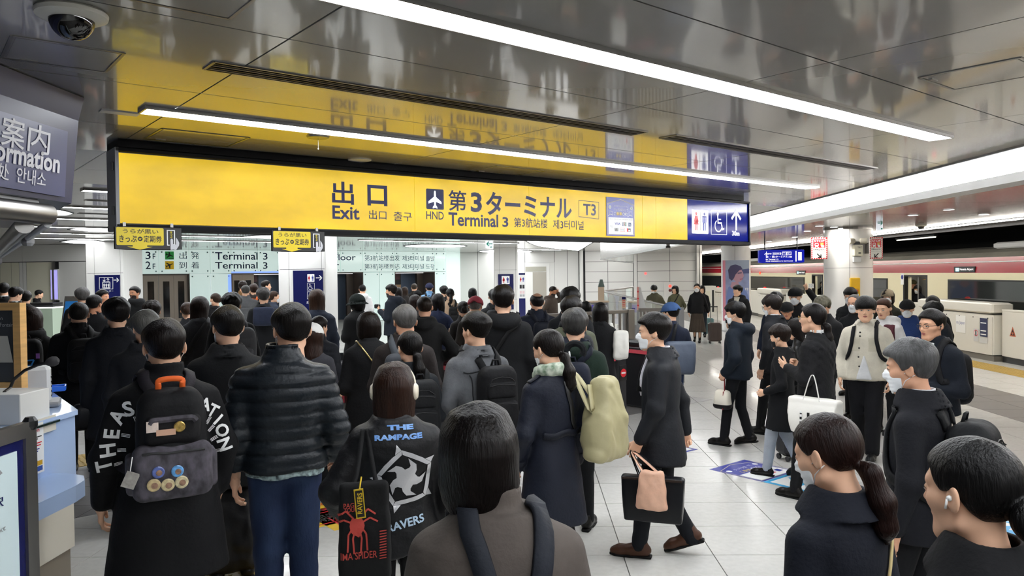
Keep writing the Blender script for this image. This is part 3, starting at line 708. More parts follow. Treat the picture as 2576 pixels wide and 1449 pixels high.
for x, r in ((.15, .2), (.84, -.25)): NB.line([(x-.05, .36), (x+.05, .36+r*.05), (x+.05, .45), (x-.05, .45), (x-.05, .36)], .004, m_white, 'hand_and_card'); NB.line([(x-.1, .49), (x, .43), (x+.06, .47)], .004, m_white, 'hand_and_card')
NB.fit('スマホでも カードでも', (.27, .20, .73, .25), m_white, px=False); NB.fit('タッチ決済', (.26, .28, .56, .35), m_white, px=False); NB.fit('で', (.70, .28, .76, .35), m_white, px=False)
for k in range(3): NB.line([(.59+.03*k, .30-.01*k), (.605+.03*k, .315), (.59+.03*k, .335+.01*k)], .004, m_lgrey, 'wave_mark')
NB.fit('ご', (.25, .38, .32, .46), m_white, px=False); NB.fit('乗車', (.34, .375, .54, .465), mat('notice_gold', '#e9cf6a', .4), px=False, bold=.02); NB.fit('OK!', (.55, .38, .75, .465), m_white, px=False, bold=.02)
NB.fit('Tap to ride with your smartphone or card', (.1, .545, .92, .585), m_grey, px=False)
NB.fit('VISA', (.28, .65, .48, .71), m_blueP, px=False, bold=.02)
for k, h in enumerate(('#1f3f8f', '#c03038', '#3a8a45')): NB.rect(.55+.05*k, .635, .595+.05*k, .735, mat('card_'+h[1:], h, .4), 'card_logo', r=.004)
NB.fit('JCB', (.56, .665, .69, .70), m_white, px=False, l=.0025)
NB.rect(.76, .64, .87, .74, mat('card_blue', '#2b63ad', .4), 'card_logo'); NB.fit('AMEX', (.775, .67, .855, .705), m_white, px=False, l=.0025)
NB.rect(.27, .79, .41, .88, m_lgrey, 'card_logo'); NB.circ(.34, .82, .008, m_grey, 'card_logo', l=.002)
NB.rect(.47, .79, .63, .88, m_white, 'card_logo', l=.002); NB.line([(.47, .79), (.63, .79), (.63, .88), (.47, .88)], .002, m_red, 'card_logo', closed=True, l=.0025); NB.fit('DISCOVER', (.48, .825, .61, .85), m_blkp, px=False, l=.003)
NB.rect(.71, .79, .85, .88, m_blkp, 'card_logo'); NB.rect(.71, .79, .755, .88, m_red, 'card_logo', l=.002); NB.rect(.765, .83, .83, .87, m_white, 'card_logo', l=.002)
for k in range(3): NB.line([(.13+.035*k, .74-.012*k), (.145+.035*k, .755), (.13+.035*k, .775+.012*k)], .004, m_grey, 'wave_mark')
# blue end: restroom, wheelchair, arrow
p0, p1 = B.at(1740, 527), B.at(1782, 588.5); B.rect(p0[0], p0[1], p1[0], p1[1], m_whiteE, 'restroom_mark', r=.012)
B2 = Board(B.P(0, 0, .002), uS, -UZ, B.W, B.H, exs)
x, y = B.at(1751, 533); pict_woman(B2, x, y, .235, m_red); x, y = B.at(1771.5, 534.5); pict_man(B2, x, y, .235, m_blueP); B2.line([B.at(1761, 534), B.at(1761, 579)], .008, m_blkp, 'divider')
p = [B.at(1789, 529), B.at(1828, 531), B.at(1828, 590.5), B.at(1789, 589)]; B.line(p, .007, m_whiteE, 'mark_outline', closed=True); x, y = B.at(1808, 534.5); pict_wheelchair(B2, x, y, .25, m_whiteE)
x, y = B.at(1851.5, 553); pict_arrow(B2, x, y, .25, 0, m_whiteE); W('30m', (1841.5, 581, 1860, 593), .03, m=m_whiteE)
# ================================================================ hanging ticket placards
m_plq = mat('placard_yellow', '#e0c81e', .3)
def placard(px0, py0, px1, py1, label):
    D_ = Board(ST(0, 6.0, 2.3), uS, -UZ, 1, 1, None); a = D_.at(px0, (py0+py1)/2); b = D_.at(px1, (py0+py1)/2); zt = 2.3-D_.at((px0+px1)/2, py0)[1]; zb = 2.3-D_.at((px0+px1)/2, py1)[1]
    c = ST((a[0]+b[0])/2, 6.012, (zt+zb)/2); W_, H_ = b[0]-a[0], zt-zb
    o = thing('ticket_placard', label, 'sign', c, group='ticket placards under the exit sign')
    MB().box(c, (W_, .02, H_), ax, bev=.006).build('board', m_blkp, o)
    for f in (-.35, .35): MB().box(c+uS*f*W_+UZ*(H_/2+.012), (.02, .012, .03), ax).build('bracket', m_steel, o)
    Q = Board(c-uS*W_/2+UZ*H_/2-vS*.0105, uS, -UZ, W_, H_, o)
    Q.rect(.03, .05, .72, .80, m_plq, 'yellow_field', r=.008); Q.poly([(.26, .79), (.47, .79), (.47, .86), (.55, .86), (.365, .99), (.18, .86), (.26, .86)], m_plq, 'arrow', l=.0012)
    Q.fit('うらが黒い', (.12, .11, .64, .31), m_blkp, px=False, bold=.008, l=.002); Q.fit('きっぷ', (.07, .38, .32, .68), m_blkp, px=False, bold=.018, l=.002); Q.fit('定期券', (.42, .38, .69, .68), m_blkp, px=False, bold=.012, l=.002)
    Q.circ(.37, .53, .0165, m_blkp, 'dot', l=.002); Q.fit('or', (.350, .495, .390, .57), m_plq, px=False, bold=.03, l=.003)
    Q.line([(.80, .78), (.775, .78), (.775, .14), (.885, .14), (.885, .76), (.86, .76)], .007, m_white, 'ticket_outline')
    for k, ch in enumerate('きっぷ'): Q.fit(ch, (.815, .18+.1*k, .85, .265+.1*k), m_plq, px=False, bold=.02)
    Q.poly([(.82, .99), (.82, .55), (.83, .50), (.85, .50), (.86, .55), (.86, .75), (.905, .75), (.905, .44), (.935, .55), (.955, .68), (.95, .80), (.90, 1.0), (.87, .97)], mat('placard_hand', '#c9c9cd', .4), 'hand_mark', l=.002)
placard(287.5, 570, 458, 629, 'black and yellow ticket placard at left end of the exit sign')
placard(683.5, 580, 818, 634, 'black and yellow ticket placard over the second gate')
# ================================================================ small hanging signs
def exit_arrow(px0, py0, px1, py1, D, ceil_z, ang, label):
    P = atD((px0+px1)/2, (py0+py1)/2, D); k = D/FPX; W_, H_ = (px1-px0)*k, (py1-py0)*k
    o = thing('exit_guide_sign', label, 'sign', P)
    MB().box(P, (W_, .06, H_), None, bev=.01).build('lit_box', mat('exit_white', '#e6ecf5', .4, emit=.7), o)
    MB().tube([P+UZ*H_/2, np.array([P[0], P[1], ceil_z])], .012, 8).build('rod', m_steel, o)
    Q = Board(P+np.array([-W_/2, -.032, H_/2]), (1, 0, 0), (0, 0, -1), W_, H_, o); pict_arrow(Q, .5, .42, W_*.8, ang, mat('exit_green', '#128a6b', .4, emit=.15), wd=.16)
    Q.rect(.6, .8, .9, .92, MATS['exit_green'], 'running_man_mark')
exit_arrow(1222, 606, 1239.5, 624, 21, ZC, -PI/2, 'small lit exit guide sign with green arrow pointing to the lifts')
exit_arrow(2205, 549, 2219.5, 580, 14.0, ZP, PI/2, 'small lit exit guide sign with green arrow, right of the round column')
P = atD(1964.5, 645, 21.5); k = 21.5/FPX; W_, H_ = 112*k, 33*k; ps = thing('platform_sign', 'blue lit hanging sign for platform number 1', 'sign', P)
MB().box(P, (W_, .16, H_), None, bev=.015).build('lit_box', mat('platform_blue', '#0c1990', .2, emit=.4, ecol='#1222c8', spec=.12), ps)
for f in (-.36, .36): MB().tube([P+np.array([f*W_, 0, H_/2]), np.array([P[0]+f*W_, P[1], ZP])], .018, 8).build('rod', m_blk, ps)
Q = Board(P+np.array([-W_/2, -.083, H_/2]), (1, 0, 0), (0, 0, -1), W_, H_, ps)
Q.fit('羽田空港', (.29, .2, .49, .38), m_whiteE, px=False, bold=.008); Q.fit('T1', (.53, .22, .59, .36), m_whiteE, px=False); Q.fit('T2', (.63, .22, .69, .36), m_whiteE, px=False); Q.fit('HND', (.19, .24, .27, .34), m_whiteE, px=False, bold=.02); pict_plane(Q, .155, .28, .12, m_whiteE)
for x in (.56, .66): Q.line([(x-.045, .17), (x+.045, .17), (x+.045, .40), (x-.045, .40)], .012, m_whiteE, 'mark_outline', closed=True)
Q.fit('第1・第2ターミナル', (.14, .44, .63, .61), m_whiteE, px=False, bold=.01); Q.fit('方面', (.645, .48, .72, .61), m_whiteE, px=False, bold=.01); Q.fit('for Terminal 1·2', (.14, .66, .42, .77), m_whiteE, px=False, bold=.025)
Q.fit('开往第1·第2航站楼方向 제1·제2터미널 방면', (.14, .81, .74, .91), m_whiteE, px=False, bold=.01); Q.rect(.80, .1, .825, .9, m_whiteE, 'bar'); Q.fit('1', (.86, .2, .94, .82), m_whiteE, px=False, bold=.05)
# ================================================================ column fittings
def stop_sign(px0, py0, px1, py1, D, flip, label):
    P = atD((px0+px1)/2, (py0+py1)/2, D); k = D/FPX; W_, H_ = (px1-px0)*k, (py1-py0)*k
    o = thing('stop_sign', label, 'sign', P); MB().box(P, (W_, .02, H_), None).build('board', mat('sign_cream', '#ecebe4', .35), o)
    Q = Board(P+np.array([-W_/2, -.011, H_/2]), (1, 0, 0), (0, 0, -1), W_, H_, o); st = MB()
    ew = .085
    for x0, y0, x1, y1, n in ((0, 0, 1, .06, 7), (0, .94, 1, 1, 7), (0, 0, ew, 1, 11), (1-ew, 0, 1, 1, 11)):
        for i in range(n):
            if x1-x0 > y1-y0: a = i/n; Q.poly([(a, y1), (a+.03, y0), (min(1, a+.12), y0), (a+.09, y1)], None, mb=st)
            else: a = i/n; Q.poly([(x0, min(1, a+.06)), (x1, a), (x1, min(1, a+.055)), (x0, min(1, a+.115))], None, mb=st)
    st.build('hazard_border', m_red, o)
    Q.rect(.13, .09, .87, .48, m_red, 'red_field', r=.02); Q.fit('STOP', (.18, .12, .82, .22), m_white, px=False, bold=.02)
    t = MB(); Q.rect(.22, .26, .46, .42, None, r=.02, mb=t, l=.002); Q.line([(.24, .46), (.3, .42)], .015, None, mb=t, l=.002); Q.line([(.44, .46), (.38, .42)], .015, None, mb=t, l=.002); t.build('train_mark', m_white, o)
    Q.rect(.26, .29, .42, .35, m_red, 'train_mark', l=.0025)
    Q.rect(.57, .25, .76, .36, mat('button_gold', '#d9b25a', .4), 'button_mark', l=.002); Q.poly([(.58, .37), (.64, .33), (.68, .36), (.80, .37), (.79, .46), (.64, .46)], m_white, 'hand_mark', l=.0025)
    Q.fit('非常停止ボタン', (.12, .52, .88, .60), m_blkp, px=False, bold=.01); Q.fit('Emergency Train Stop Button', (.13, .645, .87, .675), m_blkp, px=False); Q.fit('紧急停车按钮  비상정지버튼', (.2, .72, .8, .75), m_grey, px=False)
    pict_arrow(Q, .5, .85, .1, PI*.75 if not flip else -PI*.75, m_blkp, wd=.2)
    MB().box(P+np.array([(W_/2 if not flip else -W_/2)*.98, .33, 0]), (.03, .64, H_*.5)).build('bracket', m_steel, o)
stop_sign(2040, 597, 2081, 652, 15.12, False, 'red bordered stop sign on left side of the round column')
stop_sign(2187.5, 596.5, 2220, 651, 15.12, True, 'red bordered stop sign on right side of the round column')
cx, cyy = 6.62, 15.9
P = atD(2155, 630, 15.22); bx = thing('column_speaker', 'pair of grey speakers over a cream box with lettering on the round column', 'speaker', P)
MB().box(P+np.array([.03, .05, 0]), (.17, .16, .22), None, bev=.008).build('box', mat('device_cream', '#d9d5c0', .4), bx); MB().box(P+np.array([-.075, .09, -.02]), (.05, .03, .30)).build('mounting_plate', mat('plate_yellow', '#d9a92a', .4), bx); MB().box(P+np.array([.02, .06, -.18]), (.15, .12, .11), None, bev=.006).build('lower_box', m_lgrey, bx)
for sg in (-1, 1): MB().lathe(P+np.array([.02+sg*.06, .03, .19]), [(.05, 0), (.055, .02), (.062, .12), (.05, .125)], 18, axis=np.array([sg*.96, -.25, 0])).build('speaker', mat('speaker_beige', '#bdb8a8', .4), bx, smooth=True)
MB().box(P+np.array([.02, .05, .15]), (.10, .05, .06)).build('clamp', m_blk, bx)
Q = Board(P+np.array([-.055, -.031, .11]), (1, 0, 0), (0, 0, -1), .17, .22, bx); Q.fit('TBZ', (.35, .16, .85, .30), m_blkp, px=False); Q.rect(.45, .68, .75, .80, m_blkp, 'slot')
P = atD(2152, 724, 15.24); eb = thing('emergency_button_box', 'yellow emergency button box fixed to the round column', 'box', P)
MB().box(P+np.array([0, .03, 0]), (.185, .08, .40), None, bev=.01).build('casing', mat('box_yellow', '#e2b21b', .35), eb); MB().box(P+np.array([.02, -.015, -.06]), (.09, .02, .10), None, bev=.006).build('cover', mat('box_yellow2', '#c99a14', .3), eb); MB().lathe(P+np.array([.02, -.02, -.06]), [(.025, 0), (.022, .015)], 14, axis=np.array([0, -1., 0])).build('button', m_red, eb)
MB().box(P+np.array([0.01, -.012, -.15]), (.10, .004, .06)).build('label', m_white, eb)
# poster wrapped column
P0, P1 = atD(1818, 655, 24.0), atD(1884, 655, 24.0); zt, zb = P0[2], .35; W_ = P1[0]-P0[0]; H_ = zt-zb
po = thing('poster_banner', 'tall blue grey poster with a painted portrait on the far column', 'poster', ((P0[0]+P1[0])/2, P0[1], zb))
MB().box(((P0[0]+P1[0])/2, P0[1]+.01, (zt+zb)/2), (W_, .02, H_)).build('sheet', mat('poster_blue', '#8d97bd', .4, noise=.25, nscale=3.0), po)
MB().boxw((P0[0]+P1[0])/2-.1, (P0[0]+P1[0])/2+.1, P0[1]+.02, 24.36, zb+.2, zt-.2).build('mount', m_grey, po)
Q = Board((P0[0], P0[1], zt), (1, 0, 0), (0, 0, -1), W_, H_, po)
Q.rect(0, 0, .1, 1, mat('poster_pink', '#d98a9a', .4), 'pink_edge'); Q.rect(.1, .0, 1, .16, mat('poster_haze', '#9aa6b8', .4), 'sky')
Q.poly([(.72, .155), (1, .14), (1, .22), (.6, .22)], mat('poster_hill', '#4d5580', .4), 'trees', l=.0012)
Q.poly([(.12, .62), (.2, .45), (.4, .4), (.7, .42), (.9, .52), (1, .66), (1, .75), (.12, .75)], mat('poster_shirt', '#6f82b8', .4), 'shirt', l=.0014)
Q.poly([(.34, .36), (.58, .36), (.66, .44), (.44, .5), (.28, .44)], mat('poster_skin', '#b98f9c', .4), 'neck', l=.0016)
Q.poly([(.36, .14), (.66, .12), (.76, .2), (.80, .265), (.75, .29), (.74, .32), (.66, .36), (.5, .36), (.36, .3)], MATS['poster_skin'], 'face', l=.002)
Q.poly([(.2, .16), (.3, .09), (.48, .07), (.68, .1), (.75, .15), (.62, .17), (.48, .24), (.42, .3), (.34, .34), (.24, .3)], mat('poster_hair', '#3d3a5c', .4), 'hair', l=.0024)
Q.line([(.58, .215), (.7, .21)], .03, MATS['poster_hair'], 'brow', l=.0026); Q.line([(.66, .315), (.74, .31)], .025, mat('poster_lip', '#a84f66', .4), 'lips', l=.0026)
Q.fit('re', (.85, .46, .97, .50), m_white, px=False); Q.fit('F', (.87, .68, .95, .73), m_white, px=False)
# signs on the square columns
def column_sign(px0, py0, px1, z1, yf, label, name='column_sign'):
    a, b = atY(px0, py0, yf), atY(px1, py0, yf); o = thing(name, label, 'sign', ((a[0]+b[0])/2, yf, z1)); zt = a[2]
    MB().boxw(a[0], b[0], yf-.03, yf+.005, z1, zt).build('panel', m_navyd, o)
    return o, Board((a[0], yf-.031, zt), (1, 0, 0), (0, 0, -1), b[0]-a[0], zt-z1, o)
o, Q = column_sign(239, 692, 302, .9, yA, 'navy lift direction sign on the left square column')
X = lambda px, py: Q.at(px, py)
p = [X(250, 698), X(284, 698), X(284, 727), X(250, 727)]; Q.line(p, .012, m_white, 'mark_outline', closed=True); p = [X(258.5, 709.5), X(276.5, 709.5), X(276.5, 724.5), X(258.5, 724.5)]; Q.line(p, .02, m_white, 'lift_mark', closed=True)
for k in range(3): xx, yy = X(262+5.3*k, 713); pict_man(Q, xx, yy, .11, m_white)
xx, yy = X(262, 704); pict_arrow(Q, xx, yy, .09, PI, m_white); xx, yy = X(271.5, 704); pict_arrow(Q, xx, yy, .09, 0, m_white); xx, yy = X(293, 704.5); pict_arrow(Q, xx, yy, .14, PI/2, m_white)
Q.fit('エレベーター', (250, 730, 285, 734.5), m_white)
o, Q = column_sign(738, 681, 813, .9, yB, 'navy restroom direction sign on the middle square column')
a, b = Q.at(773, 690), Q.at(791, 709); Q.rect(a[0], a[1], b[0], b[1], m_white, 'restroom_mark', r=.01); Q2 = Board(Q.P(0, 0, .002), Q.u, Q.d, Q.W, Q.H, o)
xx, yy = Q.at(777.5, 693); pict_woman(Q2, xx, yy, .11, m_red); xx, yy = Q.at(786.5, 693); pict_man(Q2, xx, yy, .11, m_blueP); xx, yy = Q.at(803, 699); pict_arrow(Q, xx, yy, .12, PI/2, m_white)
Q.line([Q.at(773, 712), Q.at(791, 712), Q.at(791, 730), Q.at(773, 730)], .006, m_white, 'mark_outline', closed=True); xx, yy = Q.at(781, 714); pict_wheelchair(Q, xx, yy, .12, m_white)
Q.line([Q.at(773, 734), Q.at(791, 734), Q.at(791, 752), Q.at(773, 752)], .006, m_white, 'mark_outline', closed=True); Q.fit('お手洗', (771, 757, 800, 764), m_white)
o, Q = column_sign(1253, 690, 1291.5, .5, yC, 'navy restroom sign on the far square column')
a, b = Q.at(1262, 694.5), Q.at(1282, 714.5); Q.rect(a[0], a[1], b[0], b[1], m_white, 'restroom_mark', r=.01); Q2 = Board(Q.P(0, 0, .004), Q.u, Q.d, Q.W, Q.H, o)
xx, yy = Q.at(1267, 697); pict_woman(Q2, xx, yy, .23, m_red); xx, yy = Q.at(1277, 697); pict_man(Q2, xx, yy, .23, m_blueP)
yk = 28.5; a, b = atY(1305, 690, yk), atY(1321, 690, yk); pk = thing('guide_pillar', 'slim white and navy restroom guide pillar beside the door', 'sign', ((a[0]+b[0])/2, yk, 0))
MB().boxw(a[0], b[0], yk, yk+.12, 0, .98).build('base', m_navyd, pk); MB().boxw(a[0], b[0], yk, yk+.12, .98, 1.86).build('panel', m_lgrey, pk); MB().boxw(a[0], b[0], yk, yk+.12, 1.86, 1.93).build('cap', m_navyd, pk)
Q = Board((a[0], yk-.001, 1.86), (1, 0, 0), (0, 0, -1), b[0]-a[0], .88, pk); pict_woman(Q, .3, .1, .17, m_red); pict_man(Q, .7, .1, .17, m_blueP)
for x in (.12, .55): Q.rect(x, .42, x+.33, .58, m_blkp, 'mark'); Q.rect(x, .68, x+.33, .80, mat('map_pink', '#c9aeb0', .4), 'map'); Q.rect(x, .83, x+.33, .93, m_grey, 'map')
# ================================================================ smoke barrier hanging beyond the sign
sb = thing('smoke_barrier', 'grey metal and glass smoke barrier hanging from the ceiling', 'barrier', (2.1, 16, 2.3))
MB().boxw(2.08, 2.13, 11.5, 22, 2.30, ZC).build('metal_panel', mat('barrier_metal', '#a9a69f', .2, .6), sb); MB().boxw(2.07, 2.14, 11.5, 22, 2.28, 2.31).build('edge', m_steel, sb)
u_ = np.array([4.4-2.1, 10, 0]); u_ /= np.linalg.norm(u_)
m_glass = mat('clear_glass', '#dfe9e4', .03, trans=.9, alpha=.45)
MB().box(np.array([3.25, 27, 2.61]), (10.2, .02, .64), (u_, np.cross(UZ, u_), UZ)).build('glass_panel', m_glass, sb); MB().box(np.array([3.25, 27, 2.29]), (10.2, .03, .02), (u_, np.cross(UZ, u_), UZ)).build('edge', m_blk, sb)
# ================================================================ train
XT = 10.12
m_tcream = mat('train_cream', '#ece3c0', .25); m_tred = mat('train_red', '#a3202c', .22); m_troof = mat('train_roof', '#8e8a80', .7, noise=.12, nscale=3); m_tglass = mat('train_glass', '#2a2d2c', .05, spec=.7)
m_tint = mat('train_interior', '#c9c8c0', .4); m_tgask = mat('train_gasket', '#101012', .5)
tr_ = thing('train', 'red and cream commuter train standing at the platform', 'train', (XT, 25, 0))
yd = [(19.55, 20.72), (26.4, 27.35)]; CAR = [(4.0, 44.0)]
segs = []; y = 4.0
for a, b in yd: segs.append((y, a)); y = b
segs.append((y, 62.0))
for k, (a, b) in enumerate(segs): MB().boxw(XT, XT+.08, a, b, -1.0, 1.815).build('side_panel', m_tcream, tr_)
for a, b in yd:
    d = MB().boxw(XT, XT+.08, a, b, 1.74, 1.815).build('door_header', m_tcream, tr_)
    MB().boxw(XT, XT+.08, a, b, -1.0, -.02).build('door_sill', m_tcream, tr_)
    MB().boxw(XT+.9, XT+1.0, a-1.2, b+1.2, 0, 2.0).build('vestibule_wall', m_tint, tr_)
    MB().boxw(XT+.08, XT+1.0, a-1.2, b+1.2, -.06, 0).build('vestibule_floor', m_tiled, tr_)
    for yy in (a-1.2, b+1.1): MB().boxw(XT+.08, XT+1.0, yy, yy+.1, 0, 2.0).build('vestibule_wall', m_tint, tr_)
    MB().boxw(XT+.08, XT+1.0, a-1.2, b+1.2, 2.0, 2.03).build('vestibule_ceiling', m_tint, tr_)
    MB().boxw(XT+.3, XT+.7, a, b, 1.96, 1.98).build('vestibule_light', m_led2, tr_)
    fr = MB()
    for yy in (a, b): fr.boxw(XT-.01, XT+.1, yy-.035, yy+.035, -.05, 1.76)
    fr.boxw(XT-.01, XT+.1, a, b, 1.72, 1.76); fr.build('door_frame', m_tgask, tr_)
    MB().boxw(XT+.09, XT+.12, b-.16, b, 0, 1.7).build('door_leaf', m_tcream, tr_)
    MB().tube([(XT+.25, b-.25, 0), (XT+.25, b-.25, 1.7)], .016, 8).build('grab_pole', m_steel, tr_)
    for yy in (a+.25, a+.55): MB().tube([(XT+.25+.05*math.cos(t), yy+.05*math.sin(t), 1.64) for t in np.linspace(0, 6.3, 9)], .008, 6).build('strap_ring', mat('strap_ring', '#d5a23a', .4), tr_)
MB().add([(XT, 4, 1.815), (XT, 62, 1.815), (XT+.05, 62, 2.16), (XT+.05, 4, 2.16)], [(0, 1, 2, 3)]).add([(XT, 4, 1.815), (XT+.05, 4, 2.16), (XT+.3, 4, 2.1), (XT+.3, 4, 1.8)], [(0, 1, 2, 3)]).build('red_band', m_tred, tr_)
MB().box((XT+.024, 33, 2.06), (.012, 58, .022)).build('white_stripe', m_white, tr_)
rf = MB(); rp = [(XT+.05, 2.16), (XT+.16, 2.27), (XT+.38, 2.36), (XT+.8, 2.42), (XT+1.4, 2.44), (XT+2.0, 2.40), (XT+2.6, 2.2)]
for (x0, z0), (x1, z1) in zip(rp[:-1], rp[1:]): rf.add([(x0, 4, z0), (x0, 62, z0), (x1, 62, z1), (x1, 4, z1)], [(0, 1, 2, 3)])
rf.build('roof', m_troof, tr_, smooth=True)
for a, b in ((8.5, 12.6), (14.2, 17.3), (30.5, 36.5)): MB().box((XT+.55, (a+b)/2, 2.42), (.5, b-a, .14), None, bev=.03).build('roof_unit', m_lgrey, tr_)
def twin(a, b, z0=.93, z1=1.66):
    w_ = MB().box((XT-.006, (a+b)/2, (z0+z1)/2), (.03, b-a, z1-z0), (np.array([1., 0, 0]), np.array([0, 1., 0]), UZ), bev=.0).build('window', m_tgask, tr_)
    MB().box((XT-.022, (a+b)/2, (z0+z1)/2), (.006, b-a-.08, z1-z0-.07)).build('glass', m_tglass, w_)
    return w_
twin(21.65, 22.95, .6); twin(14.6, 18.55); twin(8.0, 13.6); twin(28.1, 35.4); twin(37, 45)
def tdisp(px0, px1, py0, py1, body):
    a, b = atX(px0, py0, XT), atX(px1, py1, XT); y1, y0 = max(a[1], b[1]), min(a[1], b[1]); z1, z0 = max(a[2], b[2]), min(a[2], b[2])
    d = MB().boxw(XT-.01, XT+.03, y0, y1, z0, z1).build('destination_display', m_blkp, tr_)
    Q = Board((XT-.012, y1, z1), (0, -1, 0), (0, 0, -1), y1-y0, z1-z0, d); Q.fit(body, (.3, .25, .95, .75), m_whiteE, px=False, bold=.01); Q.rect(.08, .2, .26, .8, mat('display_cyan', '#bfe6f0', .4, emit=.8), 'service_mark')
tdisp(2401, 2453, 671, 685.5, 'Haneda Airport'); tdisp(2004, 2026, 681, 691, 'Haneda Airport')
P = atX(1912, 687, XT); MB().lathe(P, [(.07, -.02), (.06, .02)], 12, axis=np.array([-1., 0, 0])).build('side_lamp', mat('lamp_red', '#ff3a20', .4, emit=2.2), tr_)
P = atX(2271, 700, XT); MB().box(P+np.array([-.008, 0, -.02]), (.01, .16, .30)).build('priority_mark', m_white, tr_); MB().lathe(P+np.array([-.014, 0, .03]), [(.06, 0), (.06, .004)], 14, axis=np.array([-1., 0, 0])).build('priority_mark', m_blueP, tr_)
P = atX(2041, 719, XT); MB().box(P+np.array([-.006, 0, 0]), (.01, .5, .16)).build('car_number', m_lgrey, tr_); Q = Board(P+np.array([-.012, .25, .08]), (0, -1, 0), (0, 0, -1), .5, .16, tr_); Q.fit('2125', (.08, .15, .92, .85), m_grey, px=False, bold=.01, name='car_number_lettering')
# ================================================================ platform screen gates
m_gate = mat('gate_white', '#dedbd2', .3); m_gateb = mat('gate_base', '#6f6a62', .5)
XG = 9.5
def gate_box(y0, y1, label, h=1.2, marks=True):
    o = thing('platform_gate', label, 'gate', (XG+.18, (y0+y1)/2, 0)); c = (y0+y1)/2; L = y1-y0
    MB().box((XG+.2, c, .12+(h-.12)/2-.12), (.36, L-.05, h-.36), None, bev=.012).build('cabinet', m_gate, o); MB().box((XG+.2, c, h-.11), (.44, L, .22), None, bev=.03).build('top_cover', m_gate, o)
    MB().box((XG+.2, c, .055), (.34, L-.06, .11)).build('plinth', m_gateb, o); 
    pan = MB().box((XG+.015, c, .12+(h-.4)/2), (.012, L-.12, h-.42)).build('service_panel', m_gate, o)
    for k in range(max(2, int(L/.45))): MB().lathe((XG+.008, y0+.2+k*(L-.4)/max(1, int(L/.45)-1), h-.32), [(.012, 0), (.014, .006)], 8, axis=np.array([-1., 0, 0])).build('lock', m_blk, pan)
    MB().lathe((XG+.2, y1-.35, h), [(.06, 0), (.05, .03), (.02, .045)], 14).build('warning_lamp', mat('gate_lamp', '#ff2a2a', .4, emit=1.2), o)
    return o
def gate_door(y0, y1, label, h=1.08):
    o = thing('platform_gate_door', label, 'gate', (XG+.15, (y0+y1)/2, .1))
    MB().box((XG+.17, (y0+y1)/2, .12+(h-.12)/2), (.06, y1-y0, h-.12), None, bev=.01).build('leaf', m_gate, o); MB().box((XG+.17, (y0+y1)/2, h-.02), (.075, y1-y0, .05), None, bev=.01).build('top_rail', m_gate, o)
    MB().box((XG+.17, (y0+y1)/2, .06), (.05, y1-y0-.04, .12)).build('guide_rail', m_blk, o)
    Q = Board((XG+.139, y1-.25, .75), (0, -1, 0), (0, 0, -1), .2, .2, o); Q.poly([(.5, 0), (1, 1), (0, 1)], mat('warn_orange', '#c9653f', .4), 'warning_mark'); Q.poly([(.5, .25), (.82, .88), (.18, .88)], m_blkp, 'warning_mark', l=.002); Q.circ(.5, .7, .025, MATS['warn_orange'], 'warning_mark', l=.003)
    return o
gx = gate_box(15.75, 18.75, 'white platform gate cabinet with notices, near the bare platform corner')
gate_door(11.2, 15.7, 'closed cream platform gate door, nearest one'); gate_box(8.2, 11.15, 'white platform gate cabinet at the frame edge')
gate_door(18.8, 20.0, 'platform gate door slid back beside the open train door') ; gate_door(22.4, 25.8, 'white platform gate door behind the round column')
gate_box(19.98+.1, 22.3, 'white platform gate cabinet between round column and train') if False else None
gate_box(28.8, 31.8, 'white platform gate cabinet beyond the round column, red lamp on top'); gate_door(25.9, 28.7, 'platform gate door between the round column and the far cabinet'); gate_door(31.9, 36.0, 'far platform gate door right of the poster column')
gate_box(36.1, 39.5, 'last platform gate cabinet before the tunnel', h=1.08)
Q = Board((XG+.008, 17.35, .92), (0, -1, 0), (0, 0, -1), 1.5, .75, gx)
for n_, (x0, x1, y0, y1, mm) in enumerate(((.75, .93, .06, .58, m_navyd), (.75, .93, .6, .76, m_lgrey), (.60, .72, .38, .74, m_lgrey), (.15, .40, .04, .55, m_white))): Q.rect(x0, y0, x1, y1, mm, 'notice', l=.004)
for yy in (.18, .40, .50): Q.rect(.77, yy, .90, yy+.03, m_white, 'notice_line', l=.006)
Q.circ(.66, .5, .07, m_red, 'prohibition_mark', l=.006, n=24); Q.circ(.66, .5, .055, m_white, 'prohibition_mark', l=.007, n=24); Q.rect(.645, .43, .675, .57, m_blkp, 'prohibition_mark', l=.008); Q.fit('re Japan', (.17, .2, .38, .33), mat('notice_lilac', '#8d93b8', .4), px=False, l=.006)
# end gate by the wall opening
eg = thing('barrier_end_post', 'white end cabinet of the platform gates by the dark opening', 'gate', (8.6, 35, 0)); a, b = atY(1769, 723, 34), atY(1799, 723, 34)
MB().boxw(a[0], b[0], 34, 34.5, 0, a[2]).build('cabinet', m_gate, eg); MB().boxw(a[0]-.03, b[0]+.03, 33.97, 34.53, a[2], a[2]+.06).build('top_cover', m_gate, eg); MB().boxw(b[0]-.14, b[0]-.06, 33.98, 34, .1, a[2]-.12).build('slot', m_blk, eg)
MB().boxw(a[0]+.1, b[0]-.22, 33.985, 34, .5, a[2]-.15).build('notice', m_cream, eg)
a, b = atY(1800, 746, 34), atY(1816, 746, 34); MB().boxw(a[0], b[0], 34.1, 34.2, .1, a[2]).build('side_panel', m_gate, eg)
